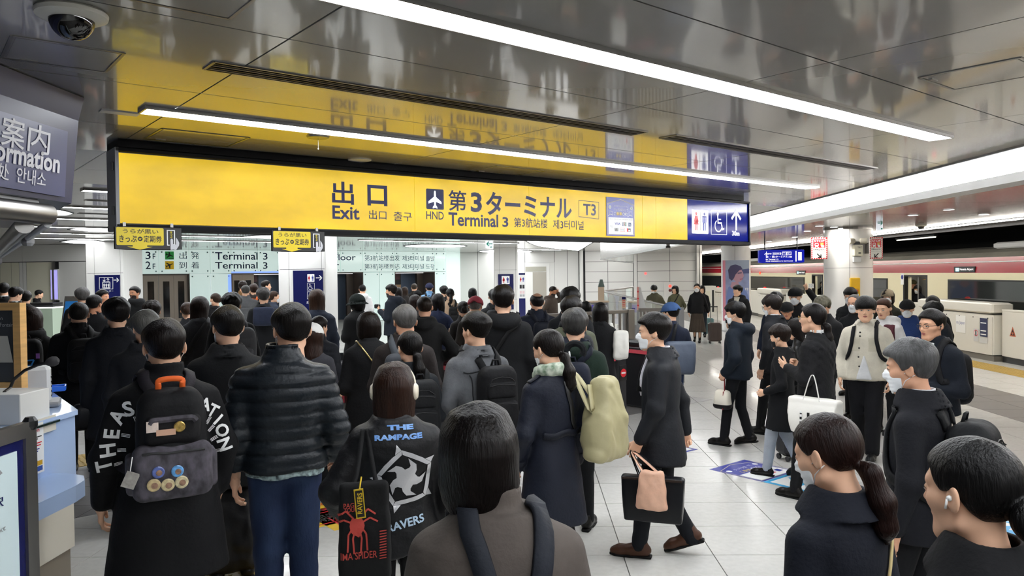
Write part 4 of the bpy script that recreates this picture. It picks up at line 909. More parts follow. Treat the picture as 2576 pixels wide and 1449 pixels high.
# ================================================================ ticket gates under the sign
m_tg = mat('ticket_gate_grey', '#6d6b69', .35, .3); m_tgp = mat('ticket_gate_pink', '#d9535f', .35); m_tgd = mat('ticket_gate_black', '#232326', .3)
m_purp = mat('ticket_screen', '#4a3f8f', .3, emit=.35)
def ticket_gate(s, label):
    t0, t1 = 6.75, 8.35; o = thing('ticket_gate', label, 'gate', ST(s, (t0+t1)/2)); c = ST(s, (t0+t1)/2)
    MB().box(c+UZ*.44, (.16, t1-t0, .86), ax, bev=.02).build('body', m_tgd, o); MB().box(c+UZ*.91, (.20, t1-t0+.02, .09), ax, bev=.03).build('top', m_blk, o)
    MB().box(c+UZ*.80, (.215, t1-t0-.1, .05), ax).build('side_stripe', m_tgp, o)
    for f in (-.12, .12): MB().box(c+uS*f+vS*.15+UZ*.72, (.10, .03, .42), ax, bev=.01).build('flap', m_tgp, o)
    MB().box(c-vS*.5+UZ*.965, (.15, .24, .03), ax, bev=.01).build('card_reader', m_grey, o); MB().box(c+vS*.45+UZ*.99, (.13, .03, .10), ax).build('screen', m_dglass, o)
    MB().box(c-vS*(.802)+UZ*.62, (.13, .008, .2), ax).build('entry_mark_plate', m_blk, o)
    Q = Board(c-vS*.808+UZ*.7-uS*.065, uS, -UZ, .13, .16, o); Q.circ(.5, .5, .055, m_red, 'no_entry_mark', l=.002); Q.rect(.2, .43, .8, .57, m_white, 'no_entry_mark', l=.003)
    return o
for k, s in enumerate((2.2, 3.9, 5.2, 7.3, 8.2)):
    ticket_gate(s, 'ticket gate with pink flaps, %s from the left under the exit sign' % ('first', 'second', 'third', 'fourth', 'last')[k])
# ================================================================ railing at the end of the gates
fn = thing('railing', 'bronze metal railing with vertical bars and broad end post', 'railing', ST(8.9, 8.68))
pE = atz(1585, 972, 0); pA = pE-uS*2.2; zr = 1.30
MB().box(pE+UZ*zr/2, (.16, .10, zr), ax, bev=.01).build('end_post', m_bronze, fn)
MB().box((pA+pE)/2+UZ*(zr-.03), (2.2, .07, .06), ax, bev=.01).build('top_rail', m_bronze, fn); MB().box((pA+pE)/2+UZ*.18, (2.2, .05, .06), ax, bev=.01).build('bottom_rail', m_bronze, fn)
for k in range(14): MB().box(pA+uS*(2.2*(k+.5)/14)+UZ*.74, (.035, .03, 1.08), ax).build('bar', m_bronze, fn)
pF = pE+uS*.35+vS*.1; pG = atD(1712, 880, 13.2)*np.array([1, 1, 0])
f2 = thing('railing', 'bronze railing continuing behind the masked man to a grey post', 'railing', (pF+pG)/2)
u2 = pG-pF; L2 = np.linalg.norm(u2); u2 /= L2; ax2 = (u2, np.cross(UZ, u2), UZ)
MB().box((pF+pG)/2+UZ*(zr-.03), (L2, .06, .06), ax2).build('top_rail', m_bronze, f2); MB().box((pF+pG)/2+UZ*.18, (L2, .05, .06), ax2).build('bottom_rail', m_bronze, f2); MB().box(pG+UZ*zr/2, (.10, .10, zr), ax2).build('end_post', m_grey, f2)
for k in range(12): MB().box(pF+u2*(L2*(k+.5)/12)+UZ*.74, (.03, .03, 1.08), ax2).build('bar', m_bronze, f2)
# glass balustrade behind
gb = thing('glass_balustrade', 'glass balustrade with dark rail beyond the railing', 'balustrade', (2, 18, 0))
a, b, c = atD(1515, 733, 19), atD(1592, 722, 23), atD(1718, 778, 14.5)
for p, q in ((a, b), (a, c)):
    u_ = q-p; L_ = np.linalg.norm(u_[:2]); zz = min(p[2], q[2])
    MB().add([p*np.array([1, 1, 0])+UZ*.05, q*np.array([1, 1, 0])+UZ*.05, q, p], [(0, 1, 2, 3)]).build('glass_panel', m_glass, gb); MB().tube([p, q], .025, 8).build('rail', m_bronze, gb)
for p in (a, b, c): MB().tube([p*np.array([1, 1, 0]), p], .022, 8).build('post', m_bronze, gb)
def small_board(px0, py0, px1, py1, D, m, label, name, extra=None, base=True):
    P, Q_ = atD(px0, py0, D), atD(px1, py1, D); o = thing(name, label, 'sign', ((P[0]+Q_[0])/2, P[1], 0 if base else Q_[2]))
    MB().box(((P[0]+Q_[0])/2, P[1], (P[2]+Q_[2])/2), (abs(Q_[0]-P[0]), .03, abs(P[2]-Q_[2]))).build('board', m, o)
    if base: MB().box(((P[0]+Q_[0])/2, P[1]+.02, Q_[2]/2), (.05, .03, Q_[2])).build('stand_post', m_grey, o)
    return o, Board((P[0], P[1]-.016, P[2]), (1, 0, 0), (0, 0, -1), Q_[0]-P[0], P[2]-Q_[2], o)
m_tanp = mat('panel_tan', '#d8c0a4', .4)
o, Q = small_board(1504.5, 722, 1520, 762, 17.5, m_tanp, 'pale tan notice post topped by a dark folded leaflet', 'notice_post')
MB().prism([atD(1505, 722, 17.5), atD(1521, 722, 17.5), atD(1516, 703, 17.5), atD(1510, 703, 17.5)], (0, .12, 0)).build('folded_leaflet', mat('leaflet_teal', '#4e5f58', .4), o)
o, Q = small_board(1564, 747, 1574, 776, 16.3, m_tanp, 'narrow tan notice board stuck to the glass balustrade', 'notice_board')
for k in range(4): Q.rect(.15, .3+.15*k, .85, .36+.15*k, m_red, 'printed_line')
Q.rect(0, 0, 1, .22, m_navyd, 'heading')
P = [atD(1602, 722, 16), atD(1607, 722, 16), atD(1607, 780, 16), atD(1602, 780, 16)]
o, Q = small_board(1602, 722, 1607.5, 780, 15.2, mat('panel_salmon', '#d99a90', .4), 'salmon and grey wedge shaped sign board beside the railing', 'wedge_sign')
MB().prism([atD(1607.5, 722, 15.2), atD(1612, 724, 15.2), atD(1626, 776, 15.2), atD(1607.5, 776, 15.2)], (0, .03, 0)).build('wedge', m_lgrey, o)
for k in range(3): Q.circ(.5, .2+.3*k, .016, m_red, 'mark')
for n_, (px0, px1, D, lab) in enumerate(((1482, 1531, 16.6, 'grey fare machine with purple screen behind the long haired woman'), (1586, 1640, 17.8, 'grey fare machine with purple screen beyond the wedge shaped sign'))):
    P, Q_ = atD(px0, 761, D), atD(px1, 761, D); o = thing('fare_machine', lab, 'machine', ((P[0]+Q_[0])/2, P[1], 0)); c = (P+Q_)/2; wd = Q_[0]-P[0]
    MB().box((c[0], c[1]+.2, c[2]/2), (wd, .4, c[2]), None, bev=.02).build('cabinet', m_grey, o); MB().box((c[0], c[1]+.19, c[2]+.015), (wd+.03, .44, .03)).build('top', m_tanp, o)
    MB().box((c[0]-wd*.2, c[1]-.005, c[2]-.14), (wd*.45, .02, .18)).build('screen', m_purp, o); MB().box((c[0]-wd*.12, c[1]-.017, c[2]-.14), (.05, .004, .08)).build('screen_mark', m_whiteE, o)
# red signal lamps on the far wall
P = atY(1685, 725, YR-.05); o = thing('signal_box', 'white wall box with two round red lamps by the tunnel mouth', 'box', P)
MB().boxw(P[0]-.28, P[0]+.35, YR-.12, YR-.002, P[2]-.9, P[2]+.28).build('casing', m_wall, o)
for dz, mm in ((.1, mat('signal_red', '#ff4a3c', .4, emit=1.5)), (-.1, mat('signal_dark', '#5c1620', .4))): MB().lathe((P[0], YR-.125, P[2]+dz), [(.075, -.01), (.06, .02)], 14, axis=np.array([0, -1., 0])).build('lamp', mm, o)
P = atY(1624, 688, YR-.01); o = MB().lathe(P, [(.06, 0), (.05, .03)], 10, axis=np.array([0, -1., 0])).build('wall_lamp', mat('wall_lamp_red', '#ff5a5a', .4, emit=1.4)); tag(o, 'single small red lamp glowing on the far white wall', 'lamp')
# ================================================================ floor stickers
def sticker(name, corners, m, label, cat='sticker', z=.0008):
    P = [np.array([p[0], p[1], 0]) for p in corners]; c = np.mean(P, 0); o = thing(name, label, cat, c)
    MB().prism([p+UZ*(z+.0006) for p in P], (0, 0, -.0006)).build('sheet', m, o)
    u = P[1]-P[0]; d = P[3]-P[0]
    return o, Board(P[0]+UZ*(z+.0008), u, d, np.linalg.norm(u), np.linalg.norm(d), o)
m_fy = mat('sticker_yellow', '#f0c419', .35, noise=.06, nscale=12); m_fb = mat('sticker_blue', '#2f3796', .35); m_fc = mat('sticker_cyan', '#3aa7dc', .35)
def up(Q):
    if Q.n[2] < 0: Q.n = -Q.n
    return Q
def pay_sticker(s0, t0, label):
    # reading direction: seen from the gates side
    o, Q = sticker('floor_sticker', [ST(s0, t0), ST(s0+.58, t0), ST(s0+.58, t0+.58), ST(s0, t0+.58)][::1], m_fb, label)
    Q = Board(ST(s0+.58, t0+.58)+UZ*.0016, -vS, -uS, .58, .58, o) ; up(Q)
    return o, Q
# blue diamond and cyan arrow ahead of the walkers
o, Q = sticker('floor_sticker', [ST(6.10, 4.52), ST(6.10, 3.94), ST(6.68, 3.94), ST(6.68, 4.52)], m_fb, 'blue and white pay by touch floor sticker under the light trousered walker')
o2 = o; Q = up(Board(ST(6.10, 4.52)+UZ*.0018, uS, -vS, .58, .58, o2))
Q.rect(.06, .55, .94, .95, m_white, 'white_field', l=.0003); Q.line([(.03, .96), (.03, .2), (.5, .06), (.97, .2), (.97, .96), (.03, .96)], .010, MATS['notice_cream'], 'border', l=.0006)
for x in (.13, .87): Q.circ(x, .30, .03, m_white, 'speech_mark', l=.0005)
Q.fit('タッチ決済', (.26, .26, .6, .35), m_white, px=False, l=.0005); Q.fit('で', (.66, .26, .74, .35), m_white, px=False, l=.0005); Q.fit('ご乗車', (.22, .4, .52, .51), MATS['notice_gold'], px=False, l=.0005); Q.fit('OK!', (.55, .4, .78, .51), m_white, px=False, l=.0005)
for k, mm in enumerate((m_blueP, MATS['card_c03038'], m_blueP)): Q.rect(.35+.2*k, .72, .47+.2*k, .84, mm, 'card_logo', l=.0008)
o, Q = sticker('floor_sticker', [ST(6.12, 5.70), ST(6.12, 5.11), ST(6.70, 5.11), ST(6.70, 5.70)], m_fb, 'blue edged floor sticker half hidden by the masked man')
Q = up(Board(ST(6.12, 5.70)+UZ*.0018, uS, -vS, .58, .58, o)); Q.rect(.06, .5, .94, .95, m_white, 'white_field', l=.0003)
for k, mm in enumerate((m_blueP, MATS['card_c03038'], m_blueP)): Q.rect(.35+.2*k, .70, .47+.2*k, .82, mm, 'card_logo', l=.0008)
def arrow_sticker(s0, t0, label):
    o, Q = sticker('floor_arrow', [ST(s0, t0), ST(s0, t0-.6), ST(s0+.6, t0-.6), ST(s0+.6, t0)], m_fc, label)
    Q = up(Board(ST(s0, t0)+UZ*.0018, uS, -vS, .6, .6, o)); Q.rect(.07, .07, .93, .93, m_white, 'white_field', l=.0003); Q.poly([(.5, .12), (.86, .5), (.66, .5), (.66, .88), (.34, .88), (.34, .5), (.14, .5)], m_fc, 'arrow_mark', l=.0006)
arrow_sticker(6.10, 3.93, 'cyan floor arrow sticker in front of the blue one'); c = atz(2545, 1345, 0); s_, t_ = c@uS, c@vS; arrow_sticker(s_-.3, t_+.35, 'cyan floor arrow sticker at the right edge behind the bun')
def warn_sticker(corner, label, body):
    s0, t1 = corner; o, Q = sticker('warning_sticker', [ST(s0, t1), ST(s0, t1-.58), ST(s0+.95, t1-.58), ST(s0+.95, t1)], m_fy, label)
    Q = up(Board(ST(s0, t1)+UZ*.0018, uS, -vS, .95, .58, o))
    for y in (.03, .085): Q.rect(0, y, 1, y+.025, m_red, 'red_stripe', l=.0003)
    Q.rect(.2, .16, .8, .36, m_blkp, 'black_field', l=.0003); Q.fit('うらが黒い', (.25, .19, .75, .33), m_fy, px=False, l=.0008)
    Q.line([(.1, .45), (.9, .45), (.9, .92), (.1, .92)], .016, m_red, 'red_frame', closed=True, l=.0004); Q.fit(body, (.15, .52, .85, .84), m_blkp, px=False, bold=.01, l=.0005)
a = atz(770, 1290, 0); warn_sticker((a@uS-.02, a@vS+.02), 'yellow warning floor sticker between jeans and band jacket', 'きっぷ・定期券')
a = atz(645, 1310, 0); warn_sticker((a@uS-.25, a@vS+.1), 'yellow warning floor sticker behind the jeans', 'きっぷ・定期券')
# ================================================================ information counter
m_cblue = mat('counter_blue', '#a9bfe2', .18, coat=.3); m_ctop = mat('counter_top', '#b7cdf0', .12, coat=.4); m_cbei = mat('counter_beige', '#d3cdbf', .45); m_kick = mat('counter_kick', '#8a8175', .4, .3)
ct = thing('information_counter', 'pale blue information counter with beige base and rounded bag ledge', 'counter', (-2.9, 3, 0))
CB = np.array([-2.8, 4.6, 0]); CA = np.array([-2.8, 1.2, 0]); CD = CB+vS*3.4; iw = .62
foot = [CA, CB, CD, CD-uS*iw, CB-uS*iw*.9+np.array([-.1, -.35, 0]), CA+np.array([-iw-.1, 0, 0])]
def cpr(z0, z1, off, m, name):
    P = [p.copy() for p in foot]; P[0][0] += off; P[1][0] += off; P[1] += uS*off*.5; P[2] += uS*off
    return MB().prism([p+UZ*z0 for p in P], (0, 0, z1-z0)).build(name, m, ct)
cpr(0, .28, -.03, m_kick, 'kick_plate'); cpr(.28, .70, -.012, m_cbei, 'base'); cpr(.70, 1.09, 0, m_cblue, 'front'); cpr(1.09, 1.12, .012, m_ctop, 'top')
pl = [(-2.8, 1.2), (-2.50, 1.2), (-2.50, 4.10), (-2.52, 4.22), (-2.58, 4.31), (-2.66, 4.35), (-2.8, 4.37)]
MB().prism([(x, y, .70) for x, y in pl], (0, 0, .09)).build('bag_ledge', m_cblue, ct)
MB().box((-2.796, 3.4, 1.095), (.06, 2.0, .012)).build('glass_edge', mat('glass_edge', '#1d2b28', .1), ct)
Q = Board((-2.787, 3.0, 1.12), (0, 1, 0), (0, 0, -1), 1.6, .42, ct)
def qr(Q, px0, py0, px1, py1, m, name, l=.002): a, b = Q.at(px0, (py0+py1)/2), Q.at(px1, (py0+py1)/2); y0, y1 = Q.at((px0+px1)/2, py0)[1], Q.at((px0+px1)/2, py1)[1]; return Q.rect(a[0], y0, b[0], y1, m, name, l=l)
qr(Q, 68, 1052, 140, 1092, mat('plate_cream', '#d9d4c6', .5), 'name_plate', .003)
lf = thing('price_leaflet', 'white fare leaflet with red lettering stuck to the counter front', 'leaflet', (-2.784, 4.0, .9))
Q = Board((-2.783, 3.0, 1.12), (0, 1, 0), (0, 0, -1), 1.6, .42, lf)
a = Q.at(30, 1130); b = Q.at(109, 1130); y0 = Q.at(88, 1066)[1]; y1 = Q.at(88, 1194)[1]
MB().box(Q.P((a[0]+b[0])/2, (y0+y1)/2, .0015), (.003, (b[0]-a[0])*1.6, (y1-y0)*.42)).build('sheet', m_white, lf)
lx = lambda f: a[0]+f*(b[0]-a[0]); ly = lambda f: y0+f*(y1-y0)
Q.fit('230 yen', (lx(.36), ly(.09), lx(.86), ly(.20)), m_red, px=False, bold=.01, l=.004)
for f, m, x0, x1 in ((.26, m_blkp, .3, .93), (.30, m_blkp, .3, .8), (.38, m_red, .7, .93), (.43, m_red, .7, .9), (.50, m_blueP, .3, .85), (.545, m_blueP, .3, .8), (.66, m_red, .3, .6), (.72, m_red, .3, .6)): Q.rect(lx(x0), ly(f), lx(x1), ly(f+.022), m, 'printed_line', l=.004)
for k, h in enumerate(('#d9c63a', '#d9a92a', '#8fb56a', '#2f4f9a')): Q.rect(lx(.52+.22*(k % 2)), ly(.75+.11*(k//2)), lx(.72+.22*(k % 2)), ly(.845+.11*(k//2)), mat('leaf_'+h[1:], h, .5), 'printed_block', l=.004)
# things on the counter
wf = thing('wood_framed_display', 'wooden framed dark display standing on the counter', 'display', (-3.2, 4.55, 1.12))
fx0, fx1, fy = -3.62, atY(50, 800, 4.55)[0], 4.55; fz1 = atY(50, 762, 4.55)[2]; fz0 = 1.12
m_wood = mat('light_wood', '#d3a668', .4, noise=.15, nscale=5, stretch=(1, 1, 8))
for x0, x1, z0, z1, nm in ((fx0, fx1, fz1-.045, fz1, 'frame_rail'), (fx0, fx1, fz0, 1.30, 'frame_rail'), (fx1-.045, fx1, 1.30, fz1-.045, 'frame_stile'), (fx0, fx0+.045, 1.30, fz1-.045, 'frame_stile')): MB().boxw(x0, x1, fy, fy+.06, z0, z1).build(nm, m_wood, wf)
MB().boxw(fx0+.04, fx1-.04, fy+.02, fy+.03, 1.29, fz1-.04).build('dark_glass', mat('display_glass', '#35393f', .08), wf)
Q = Board((fx0, fy+.018, fz1), (1, 0, 0), (0, 0, -1), fx1-fx0, fz1-1.12, wf)
Q.fit('a Fontaine', (-8, 812, 39.5, 822), mat('soft_grey_print', '#9a9da2', .5), l=.002); Q.fit('en', (-4, 799, 7, 805), MATS['soft_grey_print'], l=.002)
a = Q.at(-30, 845); b = Q.at(20, 845); c = Q.at(34, 912); d = Q.at(-30, 912); Q.poly([a, b, c, d], mat('leaflet_dim', '#b9b7ae', .5), 'leaflet', l=.003)
wb = thing('microphone', 'gooseneck microphone on a white box at the counter', 'microphone', (-2.97, 4.2, 1.12))
MB().box((-2.97, 4.26, 1.205), (.30, .26, .17), None, bev=.004).build('white_box', mat('box_white', '#dcdbd6', .5), wb)
g = [np.array([-2.97, 4.22, 1.29])]+[atD(x, y, 4.45) for x, y in ((26, 975), (34, 955), (62, 932), (95, 918), (121, 912))]
MB().tube(g, .009, 8).build('gooseneck', m_blk, wb, smooth=True); e = g[-1]; dv = (g[-1]-g[-2])/np.linalg.norm(g[-1]-g[-2])
MB().lathe(e, [(.014, -.01), (.026, .01), (.03, .03), (.026, .05), (.012, .062)], 14, axis=dv).build('capsule', mat('mic_foam', '#3b3a3c', .9), wb, smooth=True)
P = atD(92, 985, 4.85); pt = thing('card_terminal', 'off white printer terminal on the counter seen from behind', 'terminal', (P[0], P[1], 1.13))
u_ = np.array([.87, .5, 0]); axp = (u_, np.cross(UZ, u_), UZ)
MB().box((P[0], P[1], 1.25), (.16, .14, .24), axp, bev=.02).build('casing', m_lgrey, pt); MB().box((P[0]+.05, P[1]-.02, 1.14), (.2, .24, .03), axp, bev=.01).build('base', m_grey, pt)
for k in range(5): MB().box(np.array([P[0], P[1], 1.18+.03*k])+u_*.082, (.004, .06, .01), axp).build('vent_slot', m_blk, pt)
P = atz(128, 985, 1.125); t = thing('coin_tray', 'small bright blue tray on the counter', 'tray', (P[0], P[1], 1.121)); MB().box((P[0], P[1], 1.135), (.18, .13, .012), axp, bev=.004).build('base', mat('tray_blue', '#2b6fe0', .3), t)
for sg in (-1, 1): MB().box(np.array([P[0], P[1], 1.15])+u_*sg*.09, (.008, .13, .03), axp).build('rim', MATS['tray_blue'], t); MB().box(np.array([P[0], P[1], 1.15])+axp[1]*sg*.065, (.18, .008, .03), axp).build('rim', MATS['tray_blue'], t)
# hood over the counter
m_hood = mat('hood_navy', '#2b2f4d', .35, noise=.06, nscale=3)
hd = thing('information_hood', 'navy information hood hanging from the ceiling over the counter', 'sign', (-2.5, 3, 2.35))
HC = np.array([-2.48, 4.17, 0]); ha = [np.array([-2.48, -1.0, 0]), HC, HC+vS*2.6, HC+vS*2.6-uS*1.1, np.array([-3.9, 3.2, 0]), np.array([-3.9, -1.0, 0])]
def loop(P, off, z): return [p+np.array([off, 0, z]) if i < 2 else p+UZ*z for i, p in enumerate(P)]
b0, b1, b2 = loop(ha, -.05, 2.345), loop(ha, 0, 2.80), loop(ha, .035, 2.925); mb = MB()
for A, B_ in ((b0, b1), (b1, b2)):
    for i in range(6): j = (i+1) % 6; mb.add([A[i], A[j], B_[j], B_[i]], [(0, 1, 2, 3)])
mb.add(b0, [(5, 4, 3, 2, 1, 0)]); mb.build('hood', m_hood, hd)
n_ = np.array([.995, 0, -.109]); fp = MB().prism([(-2.523+.004, -.9, 2.37), (-2.523+.004, 4.08, 2.37), (-2.486+.004, 4.06, 2.72), (-2.486+.004, -.9, 2.72)], (.008, 0, 0)).build('lettered_panel', mat('hood_panel', '#474d72', .3), hd)
Q = Board((-2.474, .5, 2.72), (0, 1, 0), (-.10, 0, -1), 3.6, .352, fp)
m_hl = mat('hood_letter', '#e4e4ea', .4)
for args in (('案', (2, 296, 62, 372)), ('内', (69, 314, 125, 386))): Q.fit(args[0], args[1], m_hl, bold=.006, l=.003)
Q.fit('Information', (-135, 352, 148, 435), m_hl, bold=.018, l=.003) if False else None
a = Q.at(148, 420); k0 = Q.at(148, 433)[1]; 
v_, f_ = text_polys('Information', .022, 1.0)
def fitr(body, right_px, ybase_px, ytop_px, bold):
    a = Q.at(right_px, ybase_px); tp = Q.at(right_px, ytop_px); v, f = text_polys(body, bold); mx = v.max(0); mn = v.min(0); h = (a[1]-tp[1])*Q.H/(mx[1]-max(mn[1], 0)); Q.text(body, a[0], a[1], h, m_hl, bold=bold, align='R', l=.003, sq=1.0)
fitr('Information', 148, 434, 388, .03); fitr('问讯处  안내소', 113, 468, 433, .004)
st_ = thing('roller_shutter', 'rolled silver shutter case under the information hood', 'shutter', (-2.7, 3, 2.25))
p = atz(120, 540, 2.27); MB().tube([(p[0], -1, 2.27), (p[0], p[1], 2.27)], .055, 16).build('case', m_steel, st_, smooth=True); MB().tube([(p[0]-.05, -1, 2.32), (p[0]-.05, p[1]-.05, 2.32)], .04, 12).build('soffit_rail', m_lgrey, st_, smooth=True)
e = atz(-30, 655, 2.12); MB().tube([p+np.array([-.06, -.1, -.06]), e], .045, 14).build('side_case', m_steel, st_, smooth=True); MB().tube([p+np.array([0, 0, -.05]), e+np.array([.05, .03, 0])], .02, 10).build('side_rail', m_lgrey, st_, smooth=True)
for f in (.25, .8): MB().box(p+(e-p)*f+np.array([.02, 0, -.03]), (.07, .07, .12), None, bev=.02).build('bracket', m_grey, st_)
# silver framed stand at the left edge
sd = thing('poster_stand', 'silver framed poster stand at left edge of the picture', 'sign', (-1.97, 2.2, 0))
zt = 1.367; xs_ = -1.97
MB().boxw(xs_-.03, xs_+.0, 1.2, 2.98, zt-.06, zt).build('frame_rail', m_steel, sd); MB().boxw(xs_-.03, xs_+.0, 2.915, 2.98, .1, zt-.06).build('frame_stile', m_steel, sd); MB().box((xs_-.012, 2.96, zt-.01), (.05, .05, .05), None, bev=.015).build('corner_cap', m_blk, sd)
MB().boxw(xs_-.028, xs_-.012, 1.2, 2.915, .1, zt-.06).build('navy_border', m_navyd, sd); MB().boxw(xs_-.014, xs_-.006, 1.2, 2.87, .12, zt-.10).build('poster', mat('poster_mint', '#d5e6e8', .3), sd); MB().boxw(xs_-.2, xs_+.15, 2.7, 2.95, 0, .02).build('foot', m_grey, sd); MB().boxw(xs_-.2, xs_+.15, 1.25, 1.5, 0, .02).build('foot', m_grey, sd)
Q = Board((xs_-.005, 1.2, zt), (0, 1, 0), (0, 0, -1), 1.78, zt, sd)
Q.fit('駅', (-26, 1256, 9, 1280), m_navyt, bold=.01); Q.fit('Next', (-30, 1330, 14, 1344), m_grey, bold=0)
a, b, c, d = Q.at(-8, 1182), Q.at(0, 1183), Q.at(6, 1190), Q.at(-6, 1200); Q.poly([a, b, c, d], m_grey, 'device_picture')
# blue A-frame sign
P0, P1 = atD(163, 745, 13.9), atD(212, 745, 13.9); fz = P0[2]; af = thing('notice_easel', 'blue notice on a bronze framed easel left of the queue', 'sign', ((P0[0]+P1[0])/2, P0[1], 0)); lean = np.array([0, .28, 0]); wv = np.array([P1[0]-P0[0], 0, 0]); lo = np.array([P0[0]-.09, P0[1]-.25, .05])
top = np.array([P0[0], P0[1], fz]); MB().prism([lo, lo+wv, top+wv, top], (0, .03, 0)).build('frame', m_bronze, af)
dn = (lo-top)/np.linalg.norm(lo-top); Q = Board(top+np.array([0, -.004, 0]), wv, dn, np.linalg.norm(wv), np.linalg.norm(lo-top), af); Q.rect(.08, .06, .92, .95, mat('easel_blue', '#2f7fc8', .35), 'sheet'); Q.circ(.5, .17, .09, m_white, 'mark', l=.002); Q.circ(.5, .17, .05, m_blkp, 'mark', l=.003)
for y in (.45, .53, .61): Q.circ(.25, y, .04, m_white, 'mark', l=.002)
Q.fit('お知らせ', (.2, .33, .8, .40), m_white, px=False, l=.002); MB().tube([top+wv/2, np.array([P0[0]+wv[0]/2, P0[1]+.5, 0])], .015, 6).build('rear_leg', m_bronze, af)
# far left glass counter
P0, P1 = atD(93, 773, 18.5), atD(132, 773, 18.5); gc = thing('glass_counter', 'glass fronted shop counter with white edge at far left', 'counter', ((P0[0]+P1[0])/2, P0[1], 0)); xa, xb = P0[0]-1.6, P1[0]; z_ = P0[2]
MB().boxw(xa, xb, P0[1], P0[1]+.6, 0, z_-.03).build('body', mat('counter_mint', '#9fae9c', .15), gc); MB().boxw(xa, xb, P0[1]-.02, P0[1]+.62, z_-.03, z_).build('top_edge', m_whiteE, gc); MB().boxw(xa+.8, xb-.05, P0[1]+.1, P0[1]+.5, z_, z_+.05).build('tray_stack', m_blk, gc)
MB().boxw(xa+.8, xb-.05, P0[1]+.1, P0[1]+.5, z_+.06, z_+.1).build('tray_stack', m_blk, gc)
# ================================================================ people: surfaces from distance fields
f4 = np.float32
def smin(a, b, k): h = np.clip(.5+.5*(b-a)/k, 0, 1); return b*(1-h)+a*h-k*h*(1-h)
def smax(a, b, k): return -smin(-a, -b, k)
def cone(P, a, b, r1, r2):
    a = np.array(a, f4); b = np.array(b, f4); ba = b-a; pa = P-a; t = np.clip(pa@ba/float(ba@ba+1e-9), 0, 1)
    return np.linalg.norm(pa-t[:, None]*ba, axis=1)-(r1+(r2-r1)*t)
def ellip(P, c, r):
    q = P-np.array(c, f4); r = np.array(r, f4); k0 = np.linalg.norm(q/r, axis=1); k1 = np.linalg.norm(q/(r*r), axis=1)+1e-6
    return k0*(k0-1)/k1
def rbox(P, c, h, r):
    q = np.abs(P-np.array(c, f4))-(np.array(h, f4)-r); return np.linalg.norm(np.maximum(q, 0), axis=1)+np.minimum(q.max(1), 0)-r
def chain(P, pts, rs, k=0.02):
    d = None
    for i in range(len(pts)-1):
        e = cone(P, pts[i], pts[i+1], rs[i], rs[i+1]); d = e if d is None else smin(d, e, k)
    return d
def sm(x, a, b): t = np.clip((x-a)/(b-a), 0, 1); return t*t*(3-2*t)
def wob(P, fr, seed=0):
    r = np.random.RandomState(seed+11); o = np.zeros(len(P), f4)
    for i in range(5):
        k = r.normal(size=3).astype(f4); k /= np.linalg.norm(k); k = k*fr*(.6+.9*r.rand()); k2 = r.normal(size=3).astype(f4)*fr*.45
        o += np.sin(P@k+r.rand()*6+1.3*np.sin(P@k2+r.rand()*6))
    return o/5
